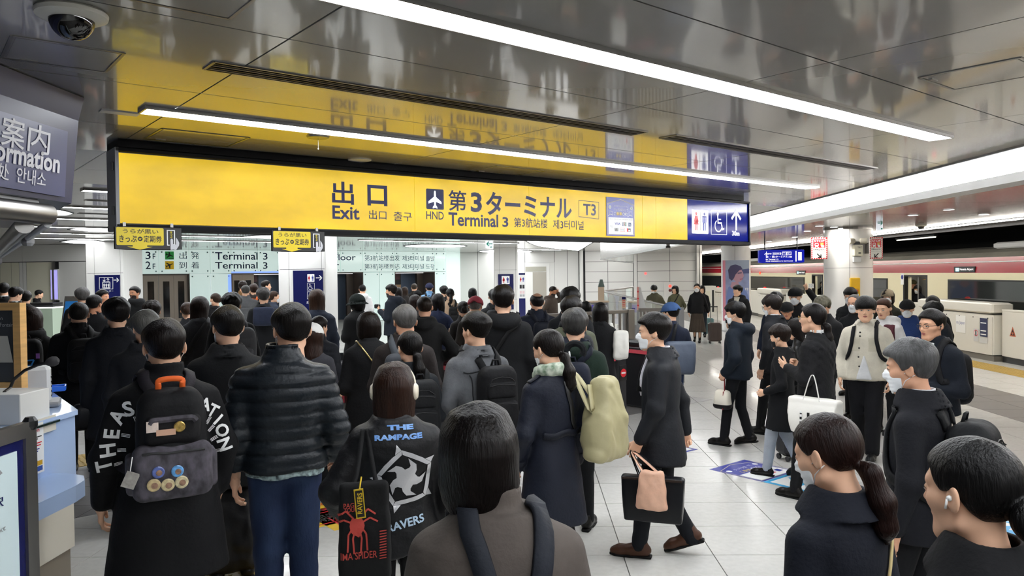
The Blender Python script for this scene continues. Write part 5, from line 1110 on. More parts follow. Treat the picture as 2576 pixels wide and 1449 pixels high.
def nets(fn, lo, hi, h):
    """surface net of fn = 0 inside the box, as vertices and quads"""
    B = 5; lo = np.array(lo, f4); hi = np.array(hi, f4)
    nb = np.maximum(1, np.ceil((hi-lo)/(h*B)).astype(int)); n = nb*B+1
    bx = [lo[i]+(np.arange(nb[i])+.5)*B*h for i in range(3)]
    G = np.stack(np.meshgrid(*bx, indexing='ij'), -1).reshape(-1, 3).astype(f4); dc = fn(G).reshape(nb)
    act = np.abs(dc) < B*h*.87*1.5+.012
    Fd = np.full(n, 1, f4); rep = np.repeat(np.repeat(np.repeat(dc, B, 0), B, 1), B, 2); Fd[:-1, :-1, :-1] = rep
    M = np.zeros(n, bool); ra = np.repeat(np.repeat(np.repeat(act, B, 0), B, 1), B, 2)
    for dx in (0, 1):
        for dy in (0, 1):
            for dz in (0, 1): M[dx:n[0]-1+dx, dy:n[1]-1+dy, dz:n[2]-1+dz] |= ra
    I = np.argwhere(M)
    if not len(I): return np.zeros((0, 3), f4), np.zeros((0, 4), int)
    Fd[M] = fn((lo+I*f4(h)).astype(f4))
    Fd[0] = np.maximum(Fd[0], 1e-4); Fd[-1] = np.maximum(Fd[-1], 1e-4); Fd[:, 0] = np.maximum(Fd[:, 0], 1e-4); Fd[:, -1] = np.maximum(Fd[:, -1], 1e-4); Fd[:, :, 0] = np.maximum(Fd[:, :, 0], 1e-4); Fd[:, :, -1] = np.maximum(Fd[:, :, -1], 1e-4)
    S = Fd < 0; c = np.zeros(n-1, np.int8)
    for dx in (0, 1):
        for dy in (0, 1):
            for dz in (0, 1): c += S[dx:n[0]-1+dx, dy:n[1]-1+dy, dz:n[2]-1+dz]
    cells = np.argwhere((c > 0) & (c < 8)); idx = np.full(n-1, -1, np.int32); idx[tuple(cells.T)] = np.arange(len(cells))
    acc = np.zeros((len(cells), 3), f4); cnt = np.zeros(len(cells), f4)
    cr = [(a, b, d) for a in (0, 1) for b in (0, 1) for d in (0, 1)]
    for A in cr:
        for ax_ in range(3):
            if A[ax_]: continue
            Bc = list(A); Bc[ax_] = 1
            va = Fd[cells[:, 0]+A[0], cells[:, 1]+A[1], cells[:, 2]+A[2]]; vb = Fd[cells[:, 0]+Bc[0], cells[:, 1]+Bc[1], cells[:, 2]+Bc[2]]
            m = (va < 0) != (vb < 0); t = np.where(m, va/(va-vb+1e-12), 0)
            p = np.tile(np.array(A, f4), (len(cells), 1)); p[:, ax_] += t
            acc += p*m[:, None]; cnt += m
    V = lo+(cells+acc/cnt[:, None])*f4(h)
    Q = []
    for ax_ in range(3):
        sh = [slice(None)]*3; s0 = list(sh); s1 = list(sh); s0[ax_] = slice(0, -1); s1[ax_] = slice(1, None)
        e = np.argwhere(S[tuple(s0)] != S[tuple(s1)])
        o1, o2 = [(1, 2), (2, 0), (0, 1)][ax_]
        e = e[(e[:, o1] > 0) & (e[:, o2] > 0) & (e[:, o1] < n[o1]-1) & (e[:, o2] < n[o2]-1)]
        if not len(e): continue
        def at(d1, d2): q = e.copy(); q[:, o1] -= d1; q[:, o2] -= d2; return idx[tuple(q.T)]
        q = np.stack([at(1, 1), at(0, 1), at(0, 0), at(1, 0)], 1); ins = S[tuple(e.T)]
        q[~ins] = q[~ins][:, ::-1]; Q.append(q)
    Q = np.concatenate(Q); Q = Q[(Q >= 0).all(1)]
    return V.astype(f4), Q
def mesh_np(name, V, Q, mats, mi=None, smooth=True, extra=None):
    """extra: list of (verts, faces, material index) added to the quads"""
    me = bpy.data.meshes.new(name); V = [np.asarray(V, f4).reshape(-1, 3)]; ls = [np.full(len(Q), Q.shape[1] if len(Q) else 4)]; lv = [np.asarray(Q).reshape(-1)]; ms = [np.zeros(len(Q), int) if mi is None else np.asarray(mi)]
    nv = len(V[0])
    for v, f, m in (extra or []):
        V.append(np.asarray(v, f4).reshape(-1, 3))
        if isinstance(f, np.ndarray): ls.append(np.full(len(f), f.shape[1])); lv.append(f.reshape(-1)+nv); ms.append(np.full(len(f), m) if np.isscalar(m) else np.asarray(m))
        else: ls.append(np.array([len(q) for q in f])); lv.append(np.array([i for q in f for i in q])+nv); ms.append(np.full(len(f), m))
        nv += len(V[-1])
    V = np.concatenate(V); ls = np.concatenate(ls).astype(np.int32); lv = np.concatenate(lv).astype(np.int32); ms = np.concatenate(ms).astype(np.int32)
    me.vertices.add(len(V)); me.vertices.foreach_set('co', V.reshape(-1)); me.loops.add(len(lv)); me.loops.foreach_set('vertex_index', lv)
    me.polygons.add(len(ls)); st = np.zeros(len(ls), np.int32); st[1:] = np.cumsum(ls)[:-1]
    me.polygons.foreach_set('loop_start', st); me.polygons.foreach_set('loop_total', ls)
    me.polygons.foreach_set('material_index', ms); me.polygons.foreach_set('use_smooth', np.full(len(ls), smooth))
    for m in mats: me.materials.append(m)
    me.update(calc_edges=True)
    return me
# ---------------------------------------------------------------- heads (origin between the ears, facing +Y)
def head_sdf(P, fem=0, wide=1.0):
    Q = P.copy(); Q[:, 0] = np.abs(Q[:, 0])/wide; x, y, z = Q.T
    d = ellip(Q, (0, -.012, .030), (.076, .096, .086))
    d = smin(d, ellip(Q, (0, .016, -.034), (.060, .072, .080-.004*fem)), .03)
    d = smin(d, cone(Q, (0, .060, -.094), (.016, .058, -.094), .019-.003*fem, .017), .028)
    d = smin(d, cone(Q, (.050, -.005, -.060), (.02, .05, -.093), .016, .014), .03)
    d = smin(d, cone(Q, (.042, .056, -.016), (.056, .03, -.012), .016, .014), .025)
    d = smin(d, cone(Q, (.012, .080, .030), (.045, .066, .028), .009, .008), .018)
    d = smax(d, -(np.linalg.norm(Q-np.array((.032, .099, .006), f4), axis=1)-.0155), .016)
    d = smin(d, np.linalg.norm(Q-np.array((.031, .0735, .006), f4), axis=1)-.0135, .004)
    n = smin(cone(Q, (0, .082, .014), (0, .102, -.024), .006, .0095), cone(Q, (0, .096, -.026), (.011, .092, -.030), .007, .007), .008)
    d = smin(d, n, .010)
    d = smin(d, cone(Q, (0, .0865, -.0505), (.018, .078, -.053), .0055, .004), .006); d = smin(d, cone(Q, (0, .0855, -.0625), (.015, .078, -.060), .0065, .004), .006)
    qe = Q.copy(); qe[:, 0] -= .42*np.maximum(-(y-.002), 0); e = ellip(qe, (.077, -.011, .0), (.0085, .019, .031)); e = smax(e, -ellip(qe, (.0885, -.007, .004), (.0085, .0125, .021)), .004)
    d = smin(d, e, .008)
    nk = cone(Q, (0, -.022, -.07), (0, -.045, -.21), .050-.006*fem, .058-.006*fem)
    return smin(d, nk, .022)
HEADS = {}
def ray_head(xz, fem, wide):
    p = np.zeros((len(xz), 3), f4); p[:, 0] = xz[:, 0]; p[:, 2] = xz[:, 1]; p[:, 1] = .15
    for _ in range(22): p[:, 1] -= head_sdf(p, fem, wide)*.8
    return p
def head_mesh(fem, wide, h, face=True, beard=False):
    key = (fem, wide, h, face)
    if key in HEADS: return HEADS[key]
    V, Q = nets(lambda P: head_sdf(P, fem, wide), (-.11, -.13, -.20), (.11, .125, .13), h)
    ex = []
    if face:
        def patch(pts, m, off=.0009):
            p = np.array(pts, f4); c = p.mean(0); p2 = np.concatenate([p, (p+c)/2, c[None]]); r = ray_head(p2, fem, wide); r[:, 1] += off; n = len(pts)
            f = [(i, (i+1) % n, n+(i+1) % n, n+i) for i in range(n)]+[(n+i, n+(i+1) % n, 2*n) for i in range(n)]
            a = sum(pts[i][0]*pts[(i+1) % n][1]-pts[(i+1) % n][0]*pts[i][1] for i in range(n))
            if a > 0: f = [q[::-1] for q in f]
            ex.append((r, f, m))
        for s in (-1, 1):
            S = lambda L: [(s*a*wide, b) for a, b in L]
            patch(S([(.018, .003), (.024, .0085), (.033, .010), (.041, .0075), (.0455, .004), (.040, .0015), (.032, -.0005), (.024, .0)]), 2)
            patch([(s*.0315*wide+.0047*math.cos(a), .0048+.0047*math.sin(a)) for a in np.linspace(0, 2*PI, 9)[:-1]], 3, .0016)
            patch(S([(.017, .004), (.024, .0105), (.033, .0122), (.042, .0095), (.047, .0045), (.041, .0078), (.033, .0100), (.024, .0085)]), 4, .0018)
            bt = .0042 if not fem else .0028
            patch(S([(.014, .0235), (.024, .0275), (.036, .0285), (.049, .0235), (.050, .0225), (.036, .0285-bt), (.024, .0272-bt), (.014, .0235-bt)]), 4, .0012)
        patch([(-.021, -.0545), (-.010, -.0492), (-.004, -.0480), (0, -.0490), (.004, -.0480), (.010, -.0492), (.021, -.0545), (.013, -.0640), (0, -.0672), (-.013, -.0640)], 1)
        patch([(-.021, -.0548), (-.010, -.0555), (0, -.0562), (.010, -.0555), (.021, -.0548), (.010, -.0572), (0, -.0578), (-.010, -.0572)], 4, .0014)
    HEADS[key] = (V, Q, ex)
    return HEADS[key]
# ---------------------------------------------------------------- hair (same space as the head)
def streak(P, a=60, b=7, seed=0):
    r = np.linalg.norm(P[:, :2], axis=1); th = np.arctan2(P[:, 0], P[:, 1]+.3*P[:, 2]); q = np.stack([th*.085*a, P[:, 2]*b, r*b], 1).astype(f4)
    return wob(q, 1.0, seed)
def hair_sdf(kind, seed=0):
    def fn(P):
        x, y, z = P.T; ax_ = np.abs(x); sk = ellip(P, (0, -.012, .030), (.077, .097, .087)); nz = streak(P, 70, 9, seed)
        if kind in ('short', 'medium', 'side', 'curly', 'crop', 'mop', 'parted', 'undercut'):
            top, side = {'short': (.024, .009), 'medium': (.030, .014), 'side': (.030, .012), 'curly': (.036, .016), 'crop': (.014, .006), 'mop': (.036, .020), 'parted': (.034, .018), 'undercut': (.032, .004)}[kind]
            t = side+(top-side)*sm(z, -.01, .085); t = t*(1-.45*sm(-z, .0, .06))
            amp = {'curly': .010, 'mop': .006, 'medium': .005, 'parted': .005}.get(kind, .003)
            d = sk-t-amp*nz-(.006*wob(P, 120, seed) if kind == 'curly' else 0)-(.0045 if kind not in ('crop', 'undercut') else .0015)*wob(P*np.array((1, 1, .55), f4), 44, seed+20)
            nape = {'crop': -.045, 'mop': -.075, 'medium': -.068, 'parted': -.066}.get(kind, -.058)
            zc = np.interp(y, [-.12, -.06, -.035, -.02, .022, .034, .055, .075, .11], [nape, nape, -.035, .012, -.002, .03, .060, .068, .072]).astype(f4)
            d = smax(d, (zc-z)*.8, .014)
            if kind in ('medium', 'mop', 'parted', 'curly'):
                fr = smin(ellip(P, (.012 if seed % 2 else -.012, .066, .058), (.064, .030, .034)), ellip(P, (0, .03, .075), (.082, .06, .04)), .02)-.004*nz
                d = smin(d, fr, .015)
                d = smin(d, smax(ellip(P, (0, -.005, .012), (.087, .085, .060))-.003*nz, np.maximum(y-.028, .010-z), .012), .012)
            if kind == 'side': d = smin(d, ellip(P, (.014 if seed % 2 else -.014, .060, .085), (.058, .032, .022))-.004*nz, .02)
            return d
        if kind == 'bowl':
            t = .020+.016*sm(z, 0, .1); d = sk-t-.004*nz-.004*wob(P*np.array((1, 1, .55), f4), 44, seed+20); d = smin(d, ellip(P, (0, .045, .045), (.084, .062, .050))-.004*nz, .02)
            zc = np.interp(y, [-.12, -.05, -.03, .03, .06, .11], [-.055, -.05, .0, .008, .020, .022]).astype(f4)
            return smax(d, (zc-z)*.9-.002*nz, .008)
        if kind in ('bob', 'bobin', 'longbob', 'long'):
            lo = {'bob': -.115, 'bobin': -.135, 'longbob': -.19, 'long': -.34}[kind]
            d = sk-.017-.008*sm(z, 0, .1)-.004*nz-.003*wob(P*np.array((1, 1, .5), f4), 40, seed+20)
            w = np.interp(z, [lo, lo+.03, -.06, .02, .06, .09], [.078, .095, .106, .096, .080, .055]).astype(f4) if kind != 'long' else np.interp(z, [-.34, -.2, -.06, .02, .06, .09], [.062, .090, .099, .094, .080, .055]).astype(f4)
            by = np.interp(z, [lo, lo+.04, -.05, .02, .06, .09], [.076, .092, .103, .106, .092, .06]).astype(f4) if kind != 'long' else np.interp(z, [-.34, -.18, -.08, .02, .06, .09], [.045, .065, .095, .105, .092, .06]).astype(f4)
            yc = np.full_like(z, -.018) if kind != 'long' else np.interp(z, [-.34, -.18, -.08, .03], [-.085, -.075, -.03, -.016]).astype(f4)
            e = (np.sqrt((x/w)**2+((y-yc)/by)**2)-1)*np.minimum(w, by); e = smax(e, np.maximum(z-.10, lo+.006*nz-z), .012)-.0035*nz
            d = smin(d, e, .04)
            face = np.maximum.reduce([ax_-.058-.25*np.maximum(-z-.02, 0), .012-y, z-.062]); d = smax(d, -face, .012)
            return smin(d, smax(ellip(P, (.01, .058, .062), (.070, .036, .034))-.004*nz, .030-z, .01), .012)
        if kind in ('pony', 'bun', 'lowpony', 'clip', 'highpony', 'bunbig'):
            d = sk-.010-.004*sm(z, .02, .1)-.0022*nz
            zc = np.interp(y, [-.12, -.05, -.035, -.015, .02, .035, .05, .075, .11], [-.062, -.055, -.03, .018, .012, .028, .055, .070, .074]).astype(f4)
            d = smax(d, (zc-z)*.8, .012)
            if kind == 'bun': d = smin(d, ellip(P, (0, -.122, -.030), (.042, .034, .040))-.003*wob(P, 90, seed), .010)
            elif kind == 'bunbig': d = smin(d, ellip(P, (0, -.128, -.035), (.050, .040, .047))-.004*wob(P, 80, seed), .010)
            elif kind == 'clip': d = smin(d, ellip(P, (0, -.108, .005), (.045, .032, .055))-.005*wob(P, 90, seed), .012)
            elif kind == 'lowpony': d = smin(d, chain(P, [(0, -.098, -.045), (0, -.122, -.065), (.01, -.125, -.15), (.02, -.112, -.225), (.022, -.10, -.27)], [.018, .026, .036, .030, .008], .02)-.006*nz-.004*wob(P, 60, seed), .008)
            else:
                z0 = {'pony': -.012, 'highpony': .055}[kind]; d = smin(d, chain(P, [(0, -.100, z0), (0, -.135, z0-.008), (0, -.148, z0-.10), (0, -.130, z0-.21)], [.017, .026, .034, .008], .02)-.005*nz, .008)
            return d
        if kind == 'balding':
            d = sk-.007-.002*nz; zc = np.interp(y, [-.12, -.06, -.035, -.02, .02, .04], [-.058, -.055, -.035, .012, .0, .05]).astype(f4); d = smax(d, (zc-z)*.8, .012)
            return smax(d, -ellip(P, (0, -.02, .12), (.058, .085, .075)), .01)
        if kind == 'thin':
            d = sk-.004-.002*nz; zc = np.interp(y, [-.12, -.06, -.035, -.02, .02, .05, .08], [-.055, -.052, -.035, .012, .01, .09, .12]).astype(f4); return smax(d, (zc-z)*.8, .012)
        return sk-.01
    return fn
HAIR = {}
def hair_mesh(kind, seed, h):
    key = (kind, seed, h)
    if key not in HAIR:
        lo = -.36 if kind == 'long' else -.30 if kind in ('lowpony', 'pony', 'longbob', 'highpony') else -.16
        V, Q = nets(hair_sdf(kind, seed), (-.135, -.19, lo), (.135, .125, .175), h); HAIR[key] = mesh_np('hair', V, Q, [None])
    return HAIR[key]
def hat_mesh(kind, h):
    key = ('hat', kind, h)
    if key in HAIR: return HAIR[key]
    def fn(P):
        x, y, z = P.T; sk = ellip(P, (0, -.012, .030), (.077, .097, .087))
        if kind == 'cap':
            d = np.maximum(sk-.029, .030-.12*y-z); d = smin(d, np.maximum.reduce([ellip(P, (0, .085, .030), (.082, .095, .022)), .02-y, np.abs(z-.036+.25*np.abs(x)**1.5*3+.12*(y-.06))-.004]), .006)
            d = smin(d, np.linalg.norm(P-np.array((0, -.012, .147), f4), axis=1)-.007, .004)
            return np.maximum(d, -np.maximum.reduce([np.sqrt((x/.036)**2+((z-.035)/.030)**2)*.03-.03, y+.05]))
        if kind == 'beanie': return np.maximum(sk-.027-.0015*np.sin(np.arctan2(x, y)*60), .020+.05*y-z)
        if kind == 'bucket':
            d = np.maximum(sk-.031, .03-z); r = np.sqrt(x**2+(y+.01)**2); br = np.abs(z-.035+(r-.10)*.75)-.005; br = np.maximum(br, np.maximum(r-.165, .085-r)); return smin(d, br, .012)-.002*wob(P, 40, 1)
        return sk
    V, Q = nets(fn, (-.18, -.19, -.05), (.18, .20, .17), h); HAIR[key] = mesh_np(kind, V, Q, [None]); return HAIR[key]
def mask_mesh(h, fem):
    key = ('mask', fem, h)
    if key in HAIR: return HAIR[key]
    def fn(P):
        Q = P.copy(); Q[:, 0] = np.abs(Q[:, 0]); x, y, z = Q.T
        d = smin(ellip(Q, (0, .018, -.034), (.060, .072, .082)), cone(Q, (0, .084, .010), (0, .101, -.026), .006, .010), .022); d = smin(d, cone(Q, (0, .060, -.092), (.016, .056, -.094), .019, .017), .03)
        d = d-.0065-.0016*np.sin(z*330)*sm(y, .05, .09)
        top = .004-.30*x; bot = -.112+.28*x
        return np.maximum.reduce([d, z-top, bot-z, .030-y+.25*(.06-x)*0, x-.066])
    V, Q = nets(fn, (-.08, .015, -.125), (.08, .13, .02), h); ex = []
    for s in (-1, 1):
        for z0 in (-.018, -.082):
            mb = MB().tube([(s*.062, .034, z0), (s*.073, .012, -.012 if z0 > -.05 else -.045), (s*.079, -.012, .012 if z0 > -.05 else -.030), (s*.080, -.030, .005 if z0 > -.05 else -.020)], .0016, 5)
            ex.append((mb.v, mb.f, 0))
    HAIR[key] = mesh_np('face_mask', V, Q, [None], extra=ex); return HAIR[key]
# ---------------------------------------------------------------- hands (right hand, wrist at the origin, fingers along -Z, thumb to +Y)
HANDS = {}
def hand_mesh(kind, h):
    if (kind, h) in HANDS: return HANDS[(kind, h)]
    ang = {'relaxed': (14, 30, 28), 'grip': (70, 85, 60), 'fist': (85, 95, 70), 'flat': (4, 8, 8)}[kind]
    fing = [(.031, .040, (.040, .024, .019), .0088), (.0105, .0, (.044, .028, .021), .0090), (-.0095, 0, (.041, .026, .020), .0086), (-.0285, 0, (.033, .020, .017), .0076)]
    fing = [(yk, L, r) for yk, _, L, r in fing]; segs = []
    for i, (yk, L, r) in enumerate(fing):
        p = np.array([0, yk, -.088+(.004 if i in (0, 3) else 0)-(0.006 if i == 3 else 0)*-1]); a = 0; ch = [p]
        for l, da in zip(L, ang): a += math.radians(da*(1+.08*i)); ch.append(ch[-1]+l*np.array([-math.sin(a), .10*(yk/.03)*(.3 if kind != 'flat' else 1), -math.cos(a)]))
        segs.append((ch, [r*1.05, r, r*.92, r*.80]))
    th = {'relaxed': [(-.004, .026, -.028), (-.014, .048, -.056), (-.022, .052, -.084), (-.028, .048, -.106)], 'flat': [(-.002, .028, -.028), (-.006, .056, -.052), (-.008, .070, -.076), (-.010, .078, -.096)]}.get(kind, [(-.008, .024, -.03), (-.026, .042, -.055), (-.042, .036, -.082), (-.046, .018, -.098)])
    def fn(P):
        d = None
        for ch, r in segs:
            yk = ch[0][1]; m = cone(P, (0, yk*.62, -.012), ch[0], .0145, .0118); d = m if d is None else smin(d, m, .012)
        d = smin(d, cone(P, (0, 0, .02), (0, 0, -.02), .026, .024), .02); d = smin(d, cone(P, (-.010, .018, -.030), (-.012, .030, -.055), .017, .012), .012)
        for ch, r in segs:
            f = None
            for i in range(3): e = cone(P, ch[i], ch[i+1], r[i], r[i+1]); f = e if f is None else smin(f, e, .003)
            d = smin(d, f, .004)
        return smin(d, chain(P, th, [.013, .0105, .0098, .0082], .004), .005)
    HANDS[(kind, h)] = nets(fn, (-.115, -.055, -.20), (.045, .09, .035), h); return HANDS[(kind, h)]
SHOES = {}
def shoe_mesh(kind, h):
    if (kind, h) in SHOES: return SHOES[(kind, h)]
    def up(P):
        x, y, z = P.T
        d = smin(chain(P, [(0, -.055, .055), (0, .03, .052), (.004, .13, .036), (.005, .175, .030)], [.040, .042, .040, .030], .03), cone(P, (0, -.03, .06), (0, -.02, .11), .043, .046), .02); return np.maximum(d, .014-z)
    def so(P):
        x, y, z = P.T; w = np.interp(y, [-.10, -.05, .0, .06, .12, .17, .205], [.028, .036, .033, .040, .044, .036, .010]).astype(f4)
        d = np.maximum(np.abs(x-.004)-w, np.maximum(-.095-y, y-.205)); return np.maximum(d, np.maximum(-z, z-(.026 if kind == 'sneaker' else .018)))-.002
    V, Q = nets(up, (-.07, -.12, -.01), (.07, .23, .13), h); V2, Q2 = nets(so, (-.07, -.12, -.012), (.07, .23, .05), h)
    SHOES[(kind, h)] = (V, Q, V2, Q2); return SHOES[(kind, h)]
# ---------------------------------------------------------------- materials of the people
def cloth(h, rough=.85, bump=.25, noise=.10, scale=55, sheen=.0, spec=.22):
    v = [int(h[i:i+2], 16) for i in (1, 3, 5)]; k = .74 if max(v) < 64 else .92; h = '#'+''.join('%02x' % int(x*k) for x in v)
    return mat('cloth_%s_%d_%d' % (h[1:], int(rough*100), scale), h, rough, noise=noise, nscale=9, bump=bump, bscale=scale, sheen=sheen, spec=spec)
def hairmat(h, rough=.38):
    k = 'hair_'+h[1:]
    if k in MATS: return MATS[k]
    m = mat(k, '#'+''.join('%02x' % int(int(h[i:i+2], 16)*.62) for i in (1, 3, 5)), rough, noise=.35, nscale=34, bump=.55, bscale=95, stretch=(1.6, 1.6, .10), spec=.16); return m
SKINS = ['#e0b192', '#d7a384', '#c98f6e', '#b57c5a']
def skinmat(i): return mat('skin_%d' % i, SKINS[i], .5, noise=.05, nscale=30, spec=.35)
m_lip = mat('lip', '#b26a60', .4); m_eyew = mat('eye_white', '#e6e0da', .25); m_iris = mat('iris_dark', '#1d120c', .15); m_brow = mat('brow_dark', '#241a16', .6)
m_maskw = mat('mask_white', '#eceef0', .75, bump=.08, bscale=90); m_maskb = mat('mask_black', '#111114', .8)
# ---------------------------------------------------------------- body
ARMS = {  # elbow and wrist relative to the shoulder, for the right side (x outwards), height 1.72
 'down': ((.055, -.02, -.255), (.062, .045, -.490)), 'relax': ((.080, -.03, -.255), (.070, .085, -.475)),
 'front': ((.060, .00, -.26), (-.045, .215, -.19)), 'phone': ((.045, .03, -.28), (-.07, .235, -.14)), 'pocket': ((.115, -.085, -.25), (.035, .075, -.44)),
 'hipbag': ((.09, -.06, -.27), (.03, .14, -.36)), 'carry': ((.050, -.01, -.265), (.065, .03, -.51)), 'swingf': ((.05, .085, -.27), (.03, .24, -.45)), 'swingb': ((.06, -.115, -.26), (.07, -.14, -.50)),
 'tow': ((.08, -.10, -.26), (.14, -.16, -.47)), 'raise': ((.17, .02, .20), (.02, .06, .33)), 'headhand': ((.13, .16, .03), (.00, .10, .21)), 'strap': ((.07, .02, -.26), (-.06, .14, -.07)), 'belly': ((.06, .0, -.28), (-.10, .20, -.26)), 'elbowout': ((.16, -.05, -.24), (.02, .14, -.34))}
LEGS = {'stand': (((.085, .0, .48), (.09, .0, .085), 0), ((.085, 0, .48), (.09, 0, .085), 0)),
 'stand2': (((.085, .04, .48), (.10, .06, .085), 0), ((.085, -.01, .48), (.085, -.04, .085), 0)),
 'walk': (((.08, .17, .50), (.075, .33, .10), -.22), ((.08, .06, .47), (.08, -.27, .15), .62)),
 'walk2': (((.08, .10, .49), (.08, .16, .085), 0), ((.08, -.01, .48), (.08, -.20, .115), .35)),
 'walkshort': (((.08, .09, .49), (.08, .15, .085), 0), ((.08, .0, .48), (.08, -.12, .10), .2))}
PROF = np.array([  # z, half width, half depth, centre y
 (.30, .225, .160, .0), (.50, .215, .152, .0), (.70, .200, .143, -.003), (.86, .186, .136, -.005), (.96, .176, .128, -.004), (1.06, .166, .120, .0), (1.18, .170, .124, -.006),
 (1.29, .178, .122, -.016), (1.345, .178, .112, -.024), (1.385, .170, .098, -.028), (1.415, .138, .086, -.028), (1.44, .100, .075, -.026), (1.465, .074, .066, -.020), (1.50, .060, .058, -.010), (1.56, .050, .052, .0)])
KIND = {  # fit, hem, sleeve radius, collar, folds
 'coat': (.012, .56, .058, 'lapel', .006), 'longcoat': (.014, .34, .060, 'lapel', .006), 'jacket': (.012, .84, .058, 'stand', .007), 'puffer': (.028, .86, .070, 'high', .003), 'parka': (.026, .72, .068, 'hood', .007),
 'hoodie': (.018, .86, .062, 'hood', .007), 'suit': (.006, .80, .053, 'lapel', .004), 'bomber': (.034, .90, .080, 'rib', .010), 'knit': (.016, .78, .060, 'turtle', .004), 'denim': (.014, .90, .060, 'lapel', .008), 'shirtjac': (.020, .86, .064, 'shirt', .007), 'quilt': (.024, .84, .066, 'rib', .003), 'cape': (.03, .60, .07, 'stand', .006)}
def rotm(hy, hp, hr=0.0):
    return np.array((Matrix.Rotation(hy, 3, 'Z') @ Matrix.Rotation(-hp, 3, 'X') @ Matrix.Rotation(hr, 3, 'Y')))
class Body: pass
HS = 1.06      # head size
PEOPLE = []
def person(px, py, D, yaw, label, top='jacket', c='#17181b', hair='short', hc='#16110e', fem=0, arms=('down', 'down'), legs='stand', pants='#15161b', pleg=1.0, hem=None, head=(0, 0), hat=None, hatc='#111114', mask=None, skin=0, glasses=None, shoes='#15120f', shoek='dress', wide=1.0, fit=0.0, lean=0.0, hands=('relaxed', 'relaxed'), skirt=None, collar=None, seed=0, inner=None, tie=None, extra=None, hood_fur=False, rough=None, z0=0.0, hres=None, skirtc='#2a2622', group=None, fold=1.25, roll=0.0, pattern=None, xy=None, cuff=0.0, height=None, hx=0.0):
    """px, py: where the top of the head shows in the photograph; D: distance along the view"""
    B = Body(); B.D = D
    P = atD(px, py, D) if xy is None else np.array([xy[0], xy[1], height]); hat_up = {'cap': .036, 'beanie': .029, 'bucket': .033}.get(hat, 0.0); hair = 'crop' if hat and hair in ('short', 'medium', 'side', 'mop', 'curly') else hair; hair_up = {'short': .022, 'medium': .030, 'side': .034, 'curly': .038, 'mop': .036, 'parted': .032, 'bowl': .034, 'undercut': .03, 'crop': .014, 'bob': .025, 'bobin': .025, 'longbob': .025, 'long': .025, 'balding': .004, 'thin': .006}.get(hair, .014)
    Hh = P[2]-z0; s = Hh/(1.715+(hat_up or hair_up)*HS); B.s = s; B.H = Hh
    ph = math.atan2(P[0], P[1]); rz = math.radians(yaw)-ph; 
    leanA = math.radians(lean); hc0 = np.array([hx, .032, 1.592]); 
    def lean_p(p): 
        p = np.array(p, float)
        if p[2] > .95: dz = p[2]-.95; p = np.array([p[0], p[1]*math.cos(leanA)+dz*math.sin(leanA), .95+dz*math.cos(leanA)-p[1]*math.sin(leanA)])
        return p
    hcn = lean_p(hc0); s = s*(1.72)/(1.72-(hc0[2]-hcn[2])) if lean else s; B.s = s
    off = np.array([math.cos(rz)*hx*s-math.sin(rz)*hcn[1]*s, math.sin(rz)*hx*s+math.cos(rz)*hcn[1]*s])
    M = Matrix.Translation((P[0]-off[0], P[1]-off[1], z0)) @ Matrix.Rotation(rz, 4, 'Z'); B.M = M
    fit0, hem0, sr, col0, fd = KIND[top]; fit = fit0+fit; hem = hem if hem is not None else hem0; col_ = collar or col0; fd *= fold
    fw = .90 if fem else 1.0; shx = (.150 if fem else .172)+fit*.35; shz = 1.340
    hh = hres or (.0036 if D < 2.6 else .0052 if D < 4.7 else .0072 if D < 8 else .0095 if D < 13 else .0125); hj = float(np.clip(D*.0029, .0072, .026))
    hk = {'.': 0}; 
    def q(v, lv=(.0032, .0045, .0065, .0105)): return min(lv, key=lambda a: abs(a-v))
    cloth_m = cloth(c, .82 if rough is None else rough, scale=60) if pattern is None else pattern
    pant_m = cloth(pants, .85) if pants not in ('#26344f', '#27344a', '#1c2a4a') else mat('jeans_'+pants[1:], pants, .85, noise=1, nscale=6, color2='#16203a', bump=.3, bscale=60, spec=.2, stretch=(1.4, 1.4, .6))
    sk = skinmat(skin)
    # limbs -----------------------------------------------------------------
    def arm(i, sg):
        pr = ARMS[arms[i]] if isinstance(arms[i], str) else arms[i]; S = lean_p((sg*shx, -.018, shz)); k = fw
        E_ = S+np.array([sg*pr[0][0], pr[0][1], pr[0][2]*.98]); W_ = S+np.array([sg*pr[1][0], pr[1][1], pr[1][2]*.98]); return S, E_, W_
    B.arms = [arm(0, -1), arm(1, 1)]
    lg = LEGS[legs]
    B.legs = []
    for i, sg in ((0, -1), (1, 1)):
        kn, an, pit = lg[i] if legs in ('stand', 'stand2') or seed % 2 == 0 else lg[1-i]
        B.legs.append((np.array([sg*.088, 0, .90]), np.array([sg*kn[0], kn[1], kn[2]]), np.array([sg*an[0], an[1], an[2]]), pit))
    Rh = rotm(math.radians(head[0]), math.radians(head[1]), math.radians(roll)); B.Rh = Rh; B.hc = hcn
    # jacket ------------------------------------------------------------------
    pz = PROF[:, 0]; w_, b_, y_ = PROF[:, 1]*fw+fit, PROF[:, 2]*(.94 if fem else 1)+fit*.9, PROF[:, 3]
    if wide > 1.05: w_ = w_*(1+(wide-1)*1.0); b_ = b_*(1+(wide-1)*1.5)
    flare = (hem < .7)
    rs = sr*fw+.002
    slv = [(np.array(a), np.array(e), np.array(wr)) for a, e, wr in B.arms]
    hood = col_ == 'hood'
    sL, cL = math.sin(leanA), math.cos(leanA)
